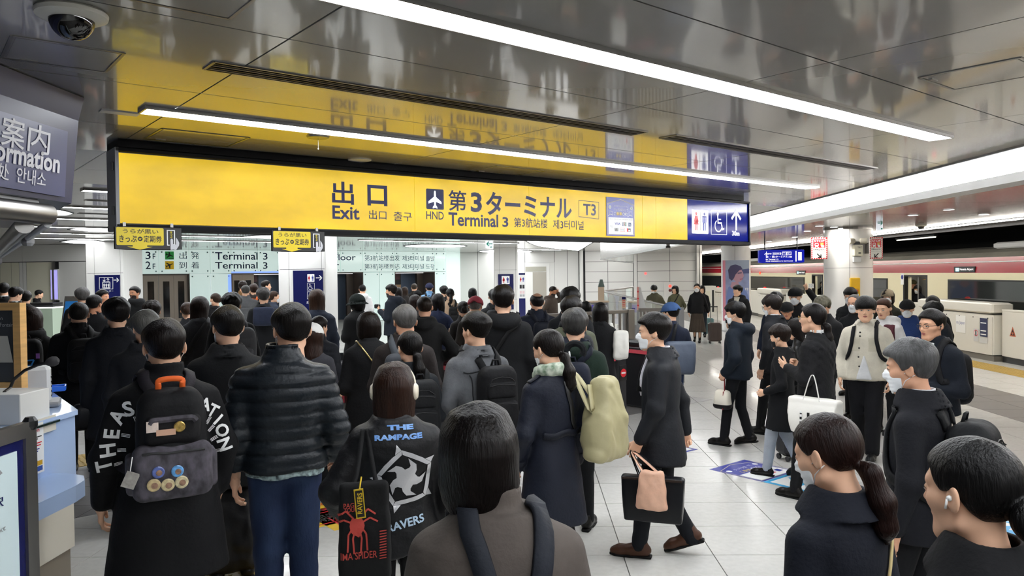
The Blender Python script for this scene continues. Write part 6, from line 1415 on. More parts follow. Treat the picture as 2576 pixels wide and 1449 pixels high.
    def torso(P):
        x, y, z = P.T
        if lean:
            up = z > .95; dz = z-.95; y2 = y*cL-dz*sL; z2 = .95+dz*cL+y*sL; y = np.where(up, y2, y); z = np.where(up, z2, z)
        a = np.interp(z, pz, w_).astype(f4); b = np.interp(z, pz, b_).astype(f4); yc = np.interp(z, pz, y_).astype(f4)
        if flare: k = np.clip((1.0-z)/.6, 0, 1)*.035; a = a+k; b = b+k
        X = np.abs(x/a); Y = np.abs((y-yc)/b); return ((X**2.35+Y**2.35)**(1/2.35)-1)*np.minimum(a, b), x, y, z
    def jac(P):
        d, x, y, z = torso(P); d = smax(d, z-1.470, .012)
        for a, e, wr in slv:
            dv = wr-e; L = np.linalg.norm(dv); wr2 = wr-dv/L*.005
            d = smin(d, smin(cone(P, a, e, rs+.006, rs), cone(P, e, wr2, rs, rs*.80+cuff), .03), .032)
            if top in ('bomber',): d = smin(d, cone(P, wr2-dv/L*.16, wr2-dv/L*.05, rs*.95, rs*1.02), .03)
        ring = np.sqrt((x/1.0)**2+((y+.012)/1.05)**2)
        if col_ in ('stand', 'high', 'turtle', 'rib'):
            ht = {'stand': 1.508, 'high': 1.530, 'turtle': 1.525, 'rib': 1.487}[col_]; r0 = .073*fw+.006 if col_ != 'turtle' else .064*fw
            d = smin(d, np.maximum(np.abs(ring-r0-.10*np.maximum(z-1.44, 0)*-.3)-.009, np.maximum(z-ht, 1.40-z)), .02)
        elif col_ in ('lapel', 'shirt'):
            cr = np.abs(ring-(.074*fw+.008)-.62*np.maximum(1.500-z, 0))-.0095; cr = smax(cr, np.maximum(z-1.502, 1.42-z), .006); cr = np.maximum(cr, (y-.075)*.7); d = smin(d, cr, .012)
        elif hood:
            cz = 1.452; ty = (y+.055); tz = z-cz-.30*ty; t = np.sqrt((np.sqrt((x/1.1)**2+(ty/1.0)**2)-.098)**2+(tz/1.15)**2)-.040-.022*np.clip(-ty*8, -1, 1)
            if hood_fur: t = t-.010-.012*wob(P, 130, seed)
            d = smin(d, t, .025); d = smin(d, np.maximum(np.abs(ring-.075)-.010, np.maximum(z-1.50, 1.40-z)), .015)
        d = np.maximum(d, hem-z+.004*np.sin(x*22+seed))
        d = np.maximum(d, -np.maximum(ring-.058*fw-.002, 1.452-z))
        if top == 'puffer': d = d+.013*(1-np.abs(np.sin(z*PI/.066)))**2*(z > hem+.03)-.005
        elif top == 'quilt': d = d+.010*((1-np.abs(np.sin((x+z)*PI/.075)))**3+(1-np.abs(np.sin((x-z+y)*PI/.075)))**3)
        q_ = P*np.array((1, 1, .75), f4)
        n = wob(q_, 15, seed)*1.0+.6*wob(P, 34, seed+3)
        el = np.minimum(*[np.linalg.norm(P-e.astype(f4), axis=1) for _, e, _ in slv])
        n2 = wob(P*np.array((.5, .5, 1.7), f4), 40, seed+5)*np.exp(-(el/.13)**2)
        d = d-fd*n-fd*.9*n2
        if top == 'bomber': d = d-.004*wob(P*np.array((.6, .6, 1.5), f4), 45, seed+9)
        return d
    B.jac = jac; B.torso = lambda P: torso(P)[0]
    al = np.array([p for a in slv for p in a]); lo = np.minimum(al.min(0)-rs-.05, [-w_.max()-.09, -.34 if hood else -.26, hem-.02]); hi = np.maximum(al.max(0)+rs+.05, [w_.max()+.09, .26, 1.56]); lo[2] = min(lo[2], hem-.02)
    if lean: lo[1] -= .1; hi[1] += .35
    V, Q = nets(jac, lo, hi, hj/s)
    # body mesh: head and neck, hands, and the covered core in one figure ---------------
    if not (hres == -1):
        Vh, Qh, ex = head_mesh(fem, round(min(wide, 1.04), 2), hh, D < 16)
        sc = 1.0
        tr = lambda v: (np.asarray(v)*HS@Rh.T+hcn)*s
        HH = []
        for i, sg in ((0, -1), (1, 1)):
            vh, qh = hand_mesh(hands[i], .005 if D < 4.7 else .007 if D < 7 else .0095); vh = vh.copy()*(.90 if fem else .99); qq = qh
            S_, E_, W_ = B.arms[i]; f = (W_-E_)/np.linalg.norm(W_-E_); zl = -f; ref = np.array([0, 1., 0])*(1-abs(f[1]))+np.array([0, .2, 1.])*abs(f[1]); yl = ref-zl*np.dot(ref, zl); yl /= np.linalg.norm(yl); xl = np.cross(yl, zl)
            if sg < 0: vh[:, 0] *= -1; qq = qh[:, ::-1]
            HH.append(((vh@np.stack([xl, yl, zl])+W_+f*.012)*s, np.ascontiguousarray(qq), 0)); B.__dict__.setdefault('hand', []).append((W_+f*.09)*s)
        core = MB(); core.tube([np.array((0, -.02, .86))*s, np.array((0, -.01, 1.05))*s, lean_p((0, -.015, 1.25))*s, lean_p((0, -.02, 1.40))*s, lean_p((0, -.015, 1.47))*s], [.10*s, .10*s, .12*s, .09*s, .045*s], 8)
        for S_, E_, W_ in B.arms: core.tube([lean_p((0, -.02, 1.37))*s, S_*s, E_*s, W_*s+(W_-E_)*.06*s], [.05*s, .042*s, .036*s, .027*s], 8)
        for hp_, kn, an, pit in B.legs: core.tube([np.array((0, 0, .93))*s, hp_*s, kn*s, an*s], [.07*s, .070*s, .048*s, .034*s], 8)
        ex2 = [(tr(v), f, m) for v, f, m in ex if not (mask and v[:, 2].mean() < -.03)]+HH+[(np.array(core.v), core.f, 0)]
        mi = None
        if fem == 0 and extra and 'beard' in extra:
            cen = Vh[Qh].mean(1); mi = np.where((cen[:, 1] > .02-.0*cen[:, 2]) & (cen[:, 2] < -.028-.25*np.maximum(.08-cen[:, 1], 0)) & (cen[:, 2] > -.125), 4, 0)
        me = mesh_np('person', tr(Vh), Qh, [sk, m_lip, m_eyew, m_iris, m_brow], mi=mi, extra=ex2)
        o = link('person', me, None, M); tag(o, label, 'person', group); B.o = o
    def child(name, me, lab=None, loc=None):
        ob = link(name, me, B.o, loc)
        if lab: ob['label'] = lab
        return ob
    B.child = child
    tn = {'suit': 'suit_jacket', 'longcoat': 'coat', 'cape': 'coat', 'knit': 'sweater', 'quilt': 'quilted_jacket', 'shirtjac': 'jacket', 'puffer': 'puffer_jacket', 'bomber': 'bomber_jacket', 'denim': 'denim_jacket'}.get(top, top)
    B.jo = child(tn, mesh_np(tn, V*s, Q, [cloth_m]))
    # inner shirt / open front --------------------------------------------------
    if inner:
        ic, kind = inner
        def sh(P):
            d, x, y, z = torso(P); ring = np.sqrt(x**2+((y+.012)/1.05)**2); wz = {'V': np.clip((z-1.12)*.21, 0, .07), 'open': np.clip(.055+(1.2-z)*.03, .035, .09), 'neck': np.clip((z-1.36)*.7, 0, .06), 'low': np.clip((1.13-z)*.30, 0, .075)}[kind]
            d2 = np.maximum(d-.004-fd*1.7, np.abs(x)-wz); d2 = np.maximum(d2, .02-y); d2 = np.maximum(d2, np.maximum(z-1.455, (hem+.02 if kind in ('open', 'low') else 1.10)-z))
            c2 = np.maximum(np.abs(ring-.062*fw-.004)-.0045, np.maximum(z-1.506+.25*np.maximum(y, 0), 1.43-z)); return smin(d2, c2, .006)
        v2, q2 = nets(sh, (-.11, -.12, hem), (.11, .24, 1.53), min(hj, .011)/s)
        if len(v2): child('shirt', mesh_np('shirt', v2*s, q2, [cloth(ic, .8)]))
    if tie:
        mb = MB(); pts = [lean_p((0, np.interp(z, pz, y_)+np.interp(z, pz, b_)+.016, z)) for z in (1.435, 1.40, 1.30, 1.18)]
        mb.tube([p*s for p in pts], [.014*s, .011*s, .018*s, .024*s], 6); child('necktie', mesh_np('necktie', mb.v, np.zeros((0, 4), int), [cloth(tie, .5)], extra=[(mb.v, mb.f, 0)]))
    # trousers / skirt -------------------------------------------------------------
    lr = np.array([.086, .064, .056 if not fem else .050])*pleg
    def trs(P):
        x, y, z = P.T; d = ellip(P, (0, 0, .93), (.160*fw*pleg**.5, .125*pleg**.5, .13))
        for hp_, kn, an, pit in B.legs: d = smin(d, smin(cone(P, hp_, kn, lr[0], lr[1]), cone(P, kn, an+np.array([0, -.005, -.02]), lr[1], lr[2]), .02), .03)
        d = d-.004*wob(P, 26, seed+7)-.006*wob(P*np.array((.5, .5, 1.6), f4), 38, seed+8)*(np.exp(-((z-.46)/.10)**2)+np.exp(-((z-.14)/.09)**2))
        zz = np.full_like(z, .055)
        for hp_, kn, an, pit in B.legs: zz = np.where(np.hypot(x-an[0], y-an[1]) < .10, an[2]-.035, zz)
        return np.maximum(d, np.maximum(zz-z, z-1.0))
    if not skirt:
        L_ = np.array([p for t in B.legs for p in t[:3]]); v3, q3 = nets(trs, np.minimum(L_.min(0)-.13, [-.2, -.17, .02]), np.maximum(L_.max(0)+.13, [.2, .17, 1.02]), float(np.clip(D*.0036, .012, .03))/s)
        B.po = child('trousers', mesh_np('trousers', v3*s, q3, [pant_m]))
    else:
        def skf(P):
            x, y, z = P.T; a = np.interp(z, [skirt, .6, .95, 1.05], [.25, .20, .155, .14]).astype(f4); th = np.arctan2(x, y); r = np.hypot(x, y*1.15); return np.maximum(r-a-.012*np.sin(th*11+z*3)*np.clip((1-z)*2, 0, 1), np.maximum(skirt-z, z-1.05))
        v3, q3 = nets(skf, (-.32, -.3, skirt-.02), (.32, .3, 1.08), float(np.clip(D*.003, .011, .022))/s); child('skirt', mesh_np('skirt', v3*s, q3, [cloth(skirtc, .9)]))
        mb = MB()
        for hp_, kn, an, pit in B.legs: mb.tube([kn*s, (kn*.5+an*.5+np.array([0, -.02, 0]))*s, an*s], [.050*s, .052*s, .036*s], 12)
        child('boots', mesh_np('boots', mb.v, np.zeros((0, 4), int), [cloth('#141214', .5)], extra=[(mb.v, mb.f, 0)]))
    # shoes -----------------------------------------------------------------------------
    V1, Q1, V2, Q2 = shoe_mesh(shoek, .009 if D < 5.6 else .014 if D < 9.3 else .02); sm_ = cloth(shoes, .35, bump=.05); so_ = cloth('#0d0d0d' if shoek == 'dress' else '#cfc8b8', .7)
    k = .92 if fem else 1.0
    for (hp_, kn, an, pit), sg in zip(B.legs, (-1, 1)):
        Rp = np.array(Matrix.Rotation(-pit, 3, 'X')) ; f0 = np.array([an[0], an[1], 0]); lift = 0
        vv = [(v*k)@Rp.T for v in (V1, V2)]; mn = min(vv[0][:, 2].min(), vv[1][:, 2].min()); 
        fz = -mn if abs(pit) > .01 else 0.0
        if pit > .01: yh = vv[1][vv[1][:, 2].argmin(), 1]
        vv = [v+np.array([an[0], an[1]-.0, fz]) for v in vv]
        child('shoe', mesh_np('shoe', vv[0]*s, Q1, [sm_, so_], extra=[(vv[1]*s, Q2, 1)]))
    # hair, hats, masks, glasses ---------------------------------------------------------------
    LM = Matrix(np.block([[Rh*s*HS, (hcn*s)[:, None]], [np.zeros((1, 3)), np.ones((1, 1))]]).tolist()); B.LM = LM
    def worn(name, me, m_):
        ob = child(name, me, None, LM); ob.material_slots[0].link = 'OBJECT'; ob.material_slots[0].material = m_; return ob
    if hair: worn('hair', hair_mesh(hair, seed % 3, hh), hairmat(hc))
    if hat: worn(hat if hat != 'bucket' else 'bucket_hat', hat_mesh(hat, max(hh, .0045)), cloth(hatc, .85))
    if mask: worn('face_mask', mask_mesh(hh if hh < .008 else .0065, fem), m_maskw if mask == 'w' else m_maskb)
    if glasses:
        mb = MB()
        for sg in (-1, 1):
            mb.tube([(sg*(.034+.0235*math.cos(a)), .102-.012*abs(math.cos(a))*(1 if math.cos(a)*1 > 0 else .2), .004+.0175*math.sin(a)) for a in np.linspace(0, 2*PI, 15)], .0016, 5, cap=False)
            mb.tube([(sg*.057, .091, .008), (sg*.079, .060, .010), (sg*.082, .0, .012), (sg*.080, -.02, .004)], .0016, 5)
        mb.tube([(-.0105, .102, .006), (0, .106, .008), (.0105, .102, .006)], .0015, 5)
        me = mesh_np('glasses', mb.v, np.zeros((0, 4), int), [None], extra=[(mb.v, mb.f, 0)]); worn('glasses', me, mat('glasses_'+glasses[1:], glasses, .25, .6))
    if extra:
        if 'earbud' in extra:
            for sg in (-1, 1):
                mb = MB().lathe((sg*.083, -.004, .002), [(.003, -.006), (.007, 0), (.006, .006)], 8, axis=np.array([sg*1., 0, 0])).tube([(sg*.088, .0, .0), (sg*.086, .006, -.022)], .003, 6)
                worn('earbud', mesh_np('earbud', mb.v, np.zeros((0, 4), int), [None], extra=[(mb.v, mb.f, 0)]), m_white if extra['earbud'] == 'w' else m_blk)
        if 'headphones' in extra:
            hm = mat('headphone_cream', '#d9cfbb', .4); mb = MB().tube([(.096*math.cos(a), -.012, .028+.100*math.sin(a)) for a in np.linspace(-.15, PI+.15, 22)], .0105, 8)
            hp_o = worn('headphones', mesh_np('headphones', mb.v, np.zeros((0, 4), int), [None], extra=[(mb.v, mb.f, 0)]), hm); hp_o['label'] = 'cream over-ear headphones'
            for sg in (-1, 1):
                mb = MB().lathe((sg*.088, -.012, -.004), [(.036, -.012), (.042, 0), (.042, .016), (.032, .026), (.010, .029)], 20, axis=np.array([sg*1., 0, 0])); me = mesh_np('ear_cup', mb.v, np.zeros((0, 4), int), [hm], extra=[(mb.v, mb.f, 0)])
                link('ear_cup', me, hp_o)
        if 'scarf' in extra:
            def sc(P): x, y, z = P.T; ring = np.sqrt(x**2+((y+.004)/1.1)**2); d = np.sqrt((ring-.082)**2+((z-1.462+.25*y*-1*-1)/1.25)**2)-.036-.007*wob(P, 70, 3); return smin(d, chain(P, [(.05, .085, 1.44), (.055, .13, 1.36), (.06, .15, 1.26)], [.03, .032, .026], .02)-.005*wob(P, 60, 5), .02)
            v, qf = nets(sc, (-.16, -.16, 1.2), (.16, .2, 1.56), .007); child('scarf', mesh_np('scarf', v*s, qf, [mat('scarf_print', '#d9dfce', .85, noise=1, nscale=26, color2='#4d6a4c', bump=.3)]))
    PEOPLE.append(B); return B
def front_y(B, z): return np.interp(z, PROF[:, 0], PROF[:, 2])
# ---------------------------------------------------------------- straps that follow the clothes
def proj(fn, P, off):
    P = np.asarray(P, f4).copy(); e = .006
    for _ in range(4):
        g = np.stack([fn(P+np.eye(3, dtype=f4)[i]*e)-fn(P-np.eye(3, dtype=f4)[i]*e) for i in range(3)], 1); g /= np.linalg.norm(g, axis=1)[:, None]+1e-9; P = P-g*(fn(P)-off)[:, None]*.85
    return P, g
def smooth_path(pts, n):
    pts = np.array(pts, float); t = np.linspace(0, len(pts)-1, n); out = []
    for u in t:
        i = min(int(u), len(pts)-2); f = u-i; p0, p1, p2, p3 = pts[max(i-1, 0)], pts[i], pts[i+1], pts[min(i+2, len(pts)-1)]
        out.append(.5*((2*p1)+(-p0+p2)*f+(2*p0-5*p1+4*p2-p3)*f*f+(-p0+3*p1-3*p2+p3)*f**3))
    return np.array(out)
def ribbon(B, pts, wd, th, name, m, parent, n=26, stick=True, off=.004, lift=None, nrm=None):
    p = smooth_path(pts, n)
    if stick: p, N = proj(B.jac, p, off)
    else: N = None if nrm is None else np.tile(np.array(nrm, float), (len(p), 1))
    T = np.gradient(p, axis=0); T /= np.linalg.norm(T, axis=1)[:, None]
    if N is None: N = np.cross(T, np.tile(np.array([1., 0, 0]) if lift is None else np.array(lift, float), (len(p), 1)))
    N = N-T*np.sum(N*T, 1)[:, None]; N /= np.linalg.norm(N, axis=1)[:, None]; S = np.cross(T, N); vs = []
    for i in range(len(p)): vs += [p[i]-S[i]*wd/2, p[i]+S[i]*wd/2, p[i]+S[i]*wd/2*.92+N[i]*th, p[i]-S[i]*wd/2*.92+N[i]*th]
    k = len(p); f = np.array([(i*4+a, i*4+(a+1) % 4, i*4+4+(a+1) % 4, i*4+4+a) for i in range(k-1) for a in range(4)]+[(3, 2, 1, 0), (k*4-4, k*4-3, k*4-2, k*4-1)])
    return link(name, mesh_np(name, np.array(vs)*B.s, f, [m], smooth=True), parent)
def backpack(B, label, c='#15161a', size=(.15, .085, .225), zc=1.16, rough=.7, kind='plain', straps=True, pocket=True, strapc=None, parts=None, front=False, sag=0.0, tilt=0.0, name='backpack', x0=0.0, sw=.055):
    w, d, h = size; ys = B.torso; m = cloth(c, rough, scale=40); ms = cloth(strapc or c, rough, scale=70)
    p, _ = proj(B.jac, [(x0, -.3, zc), (x0, -.3, zc+h*.7), (x0, -.3, zc-h*.7)], .0); yb = float(p[:, 1].min())-d-.004; B.bpc = (x0, yb, zc)
    def fn(P):
        Q = P-np.array((x0, yb, zc), f4); z = Q[:, 2]; Q[:, 0] *= 1+.10*sm(z, h*.3, h)
        dd = rbox(Q, (0, 0, 0), (w, d*(1), h), min(d, w)*.85); dd = smin(dd, ellip(Q, (0, -d*.35, -h*.35-sag), (w*.92, d*.95, h*.55)), .03); return dd-.004*wob(P, 26, len(label))-.0015*wob(P, 70, 2)
    hb = float(np.clip(B.D*.0024, .008, .018)); V, Q = nets(fn, (x0-w-.05, yb-d-.08, zc-h-.09-sag), (x0+w+.05, yb+d+.05, zc+h+.05), hb/B.s)
    o = link(name, mesh_np(name, V*B.s, Q, [m]), None, B.M); tag(o, label, 'bag'); B.bpfn = fn
    if pocket:
        def pf(P): return smin(rbox(P, (x0, yb-d*.92, zc-h*.40), (w*.80, d*.42, h*.44), .03), rbox(P, (x0, yb-d*.90, zc+h*.34), (w*.74, d*.22, h*.24), .02), .004)-.003*wob(P, 40, 5)
        v2, q2 = nets(pf, (x0-w, yb-d*1.6, zc-h*1.05), (x0+w, yb, zc+h*.8), hb/B.s); link('front_pocket', mesh_np('front_pocket', v2*B.s, q2, [m]), o)
        if B.D < 8:
            for zz in (zc+.54*h, zc+.04*h, zc+.72*h):
                pts, N = proj(lambda P: np.minimum(fn(P), pf(P)), [(x0+x*w*.72, yb-d*1.5, zz-.02*abs(x)) for x in np.linspace(-1, 1, 9)], .002); mb = MB().tube(pts*B.s, .0032*B.s, 5); link('zip', mesh_np('zip', mb.v, np.zeros((0, 4), int), [m_blk], extra=[(mb.v, mb.f, 0)]), o)
    if straps:
        for sg in (-1, 1): ribbon(B, [(x0+sg*min(.06, w*.42), yb+d*.6, zc+h*.86), (x0*.5+sg*.082, -.10, 1.42), (sg*.098, -.02, 1.47), (sg*.112, .07, 1.41), (sg*.128, .14, 1.28), (sg*.155, .10, 1.12), (sg*.165, .0, 1.06), (sg*.13, yb+d, zc-h*.6)], sw, .012, 'strap', ms, o, 36)
    mb = MB().tube([np.array((x0+sg*.03, yb+d*.4, zc+h*.96))*B.s for sg in (-1,)]+[np.array((x0-.02, yb+d*.3, zc+h+.035))*B.s, np.array((x0+.02, yb+d*.3, zc+h+.035))*B.s, np.array((x0+.03, yb+d*.4, zc+h*.96))*B.s], .008*B.s, 6); link('handle', mesh_np('handle', mb.v, np.zeros((0, 4), int), [ms], extra=[(mb.v, mb.f, 0)]), o)
    B.bp = o
    return o
def crossbody(B, c, side, bag=None, label='', wd=.035, m=None, name='strap'):
    """strap from one shoulder to the other hip"""
    s_ = side; return ribbon(B, [(-s_*.15, .13, 1.0), (-s_*.02, .2, 1.2), (s_*.10, .10, 1.42), (s_*.115, -.02, 1.47), (s_*.08, -.12, 1.40), (-s_*.06, -.2, 1.2), (-s_*.19, -.12, 1.0)], wd, .006, name, m or cloth(c, .6), B.o, 34)
def softbag(B, c, label, pos, size, m=None, straps=None, name='tote_bag', seed=1, taper=.15, cat='bag', sh=None, strapw=.022, strapm=None, rot=0.0, lump=.012, rad=None):
    """a soft bag hung at pos (person space)"""
    w, d, h = size; m = m or cloth(c, .8, scale=40); cr, sr_ = math.cos(rot), math.sin(rot)
    def fn(P):
        Q = P-np.array(pos, f4); x = Q[:, 0]*cr+Q[:, 1]*sr_; y = -Q[:, 0]*sr_+Q[:, 1]*cr; z = Q[:, 2]; k = 1+taper*(z/h); bul = 1+.55*np.clip(1-(z+h*.25)**2/(h*h), 0, 1)
        q_ = np.stack([x/k, y/bul, z], 1).astype(f4); dd = rbox(q_, (0, 0, 0), (w, d, h), min(d*.9, .05) if rad is None else rad); return dd-lump*.5*wob(P*np.array((1, 1, .5), f4), 24, seed)-lump*.3*wob(P, 50, seed+1)
    hb = float(np.clip(B.D*.0024, .007, .018)); r = max(w, d)*1.7+.05; V, Q = nets(fn, (pos[0]-r, pos[1]-r, pos[2]-h*1.15-.03), (pos[0]+r, pos[1]+r, pos[2]+h*1.15+.03), hb/B.s)
    o = link(name, mesh_np(name, V*B.s, Q, [m]), None, B.M); tag(o, label, cat); B.bfn = fn
    for pts in (straps or []): ribbon(B, pts, strapw, .005, 'strap', strapm or m, o, 22, stick=False)
    return o
def decal(B, fn, P0, u, v, body, h, m, name='lettering', parent=None, bold=0.0, width=None, off=.0035, ang=0.0):
    """lettering laid on a cloth surface: P0 centre, u right, v up (person space)"""
    vt, f = text_polys(body, bold); vt = vt.copy(); vt -= (vt.min(0)+vt.max(0))/2; k = h/max(vt[:, 1].max()*2, 1e-6); vt = vt*k
    if width: vt[:, 0] *= width/(vt[:, 0].max()*2)
    if ang: c_, s_ = math.cos(ang), math.sin(ang); vt = vt@np.array([[c_, s_], [-s_, c_]])
    return stick(B, fn, P0, u, v, vt, f, m, name, parent, off)
def stick(B, fn, P0, u, v, pts2, faces, m, name, parent, off=.0035):
    bm = bmesh.new(); vs = [bm.verts.new((p[0], p[1], 0)) for p in pts2]
    for q in faces:
        try: bm.faces.new([vs[i] for i in q])
        except ValueError: pass
    bmesh.ops.triangulate(bm, faces=bm.faces[:])
    for _ in range(3):
        e = [x for x in bm.edges if x.calc_length() > .022]
        if not e: break
        bmesh.ops.subdivide_edges(bm, edges=e, cuts=1); bmesh.ops.triangulate(bm, faces=[f_ for f_ in bm.faces if len(f_.verts) > 3])
    bm.verts.index_update(); p2 = np.array([x.co[:2] for x in bm.verts]); tri = np.array([[x.index for x in f_.verts] for f_ in bm.faces]); bm.free()
    u = np.array(u, float); v = np.array(v, float); P = np.array(P0)+p2[:, :1]*u+p2[:, 1:]*v; n = np.cross(u, v); n /= np.linalg.norm(n)
    P = P+n*.12; 
    for _ in range(14): P = P-n*(fn(P.astype(f4))-off)[:, None]*.7
    return link(name, mesh_np(name, P*B.s, tri, [m], smooth=False), parent or B.jo)
# ================================================================ the crowd
def px2(B, px, py, y=-.25):
    """person-space point whose image lies at a pixel, on the plane at depth y behind the person's axis"""
    Mi = np.array(B.M.inverted()); o = Mi[:3, :3]@CC+Mi[:3, 3]; d = Mi[:3, :3]@ray(px, py); t = (y*B.s-o[1])/d[1]; return (o+d*t)/B.s
BK, NV, CH, GY = '#15161a', '#171b29', '#1f2023', '#3a3b3e'
p = person
# ---- first rows, seen from behind
P14 = p(412, 801, 3.70, 4, 'person in long black coat with white sleeve letters and pinned backpack, seen from behind', 'coat', '#141416', 'short', arms=(((.088, -.02, -.245), (.10, .06, -.475)), ((.080, -.02, -.245), (.06, .08, -.47))), hem=.52, pants='#27344a', collar='high', mask='w', fit=.026, pleg=1.2, shoek='sneaker', hc='#1a130f')
P26 = p(732, 762, 4.05, 2, 'stout man in black quilted puffer jacket and blue jeans with glasses, from behind', 'puffer', '#20262d', 'short', arms=('down', ((.07, -.03, -.25), (.09, .10, -.45))), pants='#26344f', hx=.045, glasses='#222222', pleg=1.18, hem=.90, rough=.36, head=(12, 0), collar='high', hands=('relaxed', 'grip'), mask='w', shoek='sneaker')
P19 = p(571, 768, 4.85, 3, 'man in plain black coat between the lettered coat and the puffer jacket', 'coat', '#16171a', 'short', mask='w', head=(14, 0), arms=('down', 'carry'), hem=.62, fit=.01, hands=('relaxed', 'grip'))
P58 = p(992, 910, 3.45, 6, 'girl with cream headphones and black bomber jacket with silver star logo', 'bomber', '#17181a', 'longbob', '#3a1f14', fem=1, arms=(((.15, -.04, -.22), (.10, .10, -.36)), ((.10, -.02, -.26), (.10, .06, -.46))), head=(-16, 6), extra={'headphones': 1}, pants='#141416', hem=.80, rough=.5, legs='stand', fit=.01, hands=('grip', 'relaxed'), fold=1.6)
P59 = p(1205, 1010, 1.90, 0, 'woman with black bob in taupe coat with dark slate backpack', 'cape', '#57504a', 'bobin', '#120c0a', fem=1, collar='turtle', fit=.012, fold=.8, hem=.62, hx=-.045, head=(-6, 3), hres=.0035)
P57 = p(1378, 828, 4.50, 34, 'woman in navy trench coat with mask, green scarf and low ponytail', 'coat', '#1b2030', 'lowpony', '#170f0c', fem=1, mask='w', extra={'scarf': 1}, arms=('relax', 'down'), legs='walk2', hem=.50, head=(12, 14), pants='#141418', collar='stand', hands=('fist', 'relaxed'), rough=.6, fold=1.5)
P60 = p(1642, 783, 5.15, 82, 'masked man in dark navy coat walking left with two bags and brown shoes', 'coat', '#1d2027', 'side', '#17110e', mask='w', arms=(((.045, .015, -.26), (.035, .12, -.475)), 'swingb'), legs='walk2', inner=('#e6e4ec', 'V'), tie='#15151a', hem=.68, shoes='#4a2f22', pants='#15171e', head=(8, 0), hands=('relaxed', 'grip'), rough=.6, fold=1.3, lean=2)
P56 = p(1195, 782, 5.35, 22, 'young man in faded grey denim jacket with black backpack and cropped sides', 'denim', '#56585b', 'undercut', '#17120f', arms=('relax', 'down'), head=(22, 0), pants='#1a1a1c', pattern=mat('washed_denim', '#6e7074', .85, noise=1, nscale=5, color2='#333437', bump=.3, bscale=60))
P55 = p(1030, 832, 5.15, 8, 'woman with black low ponytail and dark grey jacket carrying black backpack', 'jacket', '#2c3036', 'lowpony', '#14100e', fem=1, extra={'earbud': 'w'}, head=(14, 8), arms=('front', 'front'))
P53 = p(1018, 766, 6.0, -6, 'grey haired man in brown jacket with grey rucksack straps', 'jacket', '#332c2a', 'short', '#8d8a86', arms=('front', 'front'), collar='stand', fold=1.5, head=(18, 4), glasses='#333333', fit=.01, skin=1)
P54 = p(927, 783, 6.45, 12, 'woman with chin length dark hair in black coat with chain strap', 'cape', '#111113', 'bob', '#1a0f0b', fem=1, arms=('belly', 'front'), hem=.60, fit=.02)
P10 = p(293, 746, 6.6, 4, 'tall man in long dark navy coat carrying a black briefcase', 'coat', '#15171f', 'mop', '#120e0c', arms=('carry', 'down'), hem=.56, hands=('grip', 'relaxed'), fit=.012)
P13 = p(365, 778, 5.75, -8, 'grey haired man in dark grey coat between the navy coat and the lettered coat', 'coat', '#1d1e22', 'medium', '#77756f', head=(24, 0), fit=.015)
P07 = p(198, 760, 7.6, -4, 'man in thick black collar coat with black backpack near the counter', 'parka', '#111113', 'crop', '#2b2520', arms=('down', 'down'), collar='high', hem=.62)
P50 = p(1447, 773, 5.75, -14, 'grey haired person in dark green parka with backpack and white carabiner', 'parka', '#25392f', 'mop', '#565553', arms=('front', 'front'), fold=1.8, fit=.01)
P45 = p(1265, 715, 7.1, 2, 'tall man in hooded black parka with crossbody strap', 'parka', '#141518', 'medium', '#15110f', arms=('front', 'down'), hem=.66, head=(-4, 0))
P39 = p(1068, 745, 8.6, -6, 'man with cropped brown hair in hooded black parka, elbow stuck out', 'parka', '#1b1b1b', 'crop', '#38291f', arms=('front', 'elbowout'), head=(8, 0), skin=1)
P48 = p(1435, 720, 8.3, -3, 'tall man with glossy black mop hair behind two other heads', 'coat', '#16181d', 'mop', '#100c0b')
P49 = p(1438, 743, 7.2, -10, 'black haired man in olive jacket with backpack directly beyond the green parka', 'jacket', '#595c4b', 'medium', '#120e0d', head=(-14, 0), pants='#16181d')
P46 = p(1350, 737, 9.6, 6, 'balding man in navy quilted jacket with backpack', 'puffer', '#1d2233', 'balding', '#1d1815', head=(12, 0), skin=1)
P51 = p(1510, 760, 9.3, 4, 'woman with black long bob in black coat carrying a white shoulder bag', 'longcoat', '#131316', 'longbob', '#15100e', fem=1, arms=('down', 'strap'), hem=.38)
P61 = p(1686, 758, 8.9, 12, 'man in blue denim cap and navy jacket with big navy shoulder bag', 'jacket', '#1a2338', 'short', '#15110f', hat='cap', hatc='#37527e', head=(42, 0), pants='#1c2a4a', shoek='sneaker', shoes='#2a2f3a', arms=('front', 'strap'), legs='walkshort')
P27 = p(787, 810, 6.75, -4, 'woman in white cap with long brown hair, half behind the puffer jacket', 'jacket', '#3a3a40', 'long', '#3c2519', fem=1, hat='cap', hatc='#e9e7e2', head=(0, 4))
P28 = p(803, 795, 7.9, -24, 'short haired boy in dark puffer next to the white cap', 'puffer', '#22252c', 'short', '#241b17', head=(-20, 0))
P29 = p(797, 727, 10.0, -2, 'woman with very long light brown hair in slate jacket', 'puffer', '#343b4b', 'long', '#5d4233', fem=1)
P30 = p(897, 738, 11.0, 30, 'person in black bucket hat and black coat', 'cape', '#121214', 'bob', '#1a1512', hat='bucket', hatc='#101a16', fem=1, arms=('front', 'front'), fit=.02, head=(18, 4))
P15 = p(503, 745, 9.0, -8, 'woman with long dark brown hair in charcoal coat with broad bag strap', 'coat', '#38393d', 'long', '#2b1b14', fem=1, head=(-14, 0))
P16 = p(471, 760, 10.4, 4, 'woman with brown bun standing left of the long haired woman', 'jacket', '#2a2a2e', 'clip', '#4a2f20', fem=1, head=(-10, 6))
P17 = p(541, 737, 14.0, -18, 'masked woman with brown hair turned sideways before the lit glass', 'coat', '#1c1a1c', 'clip', '#4a3426', fem=1, mask='w', head=(60, 0))
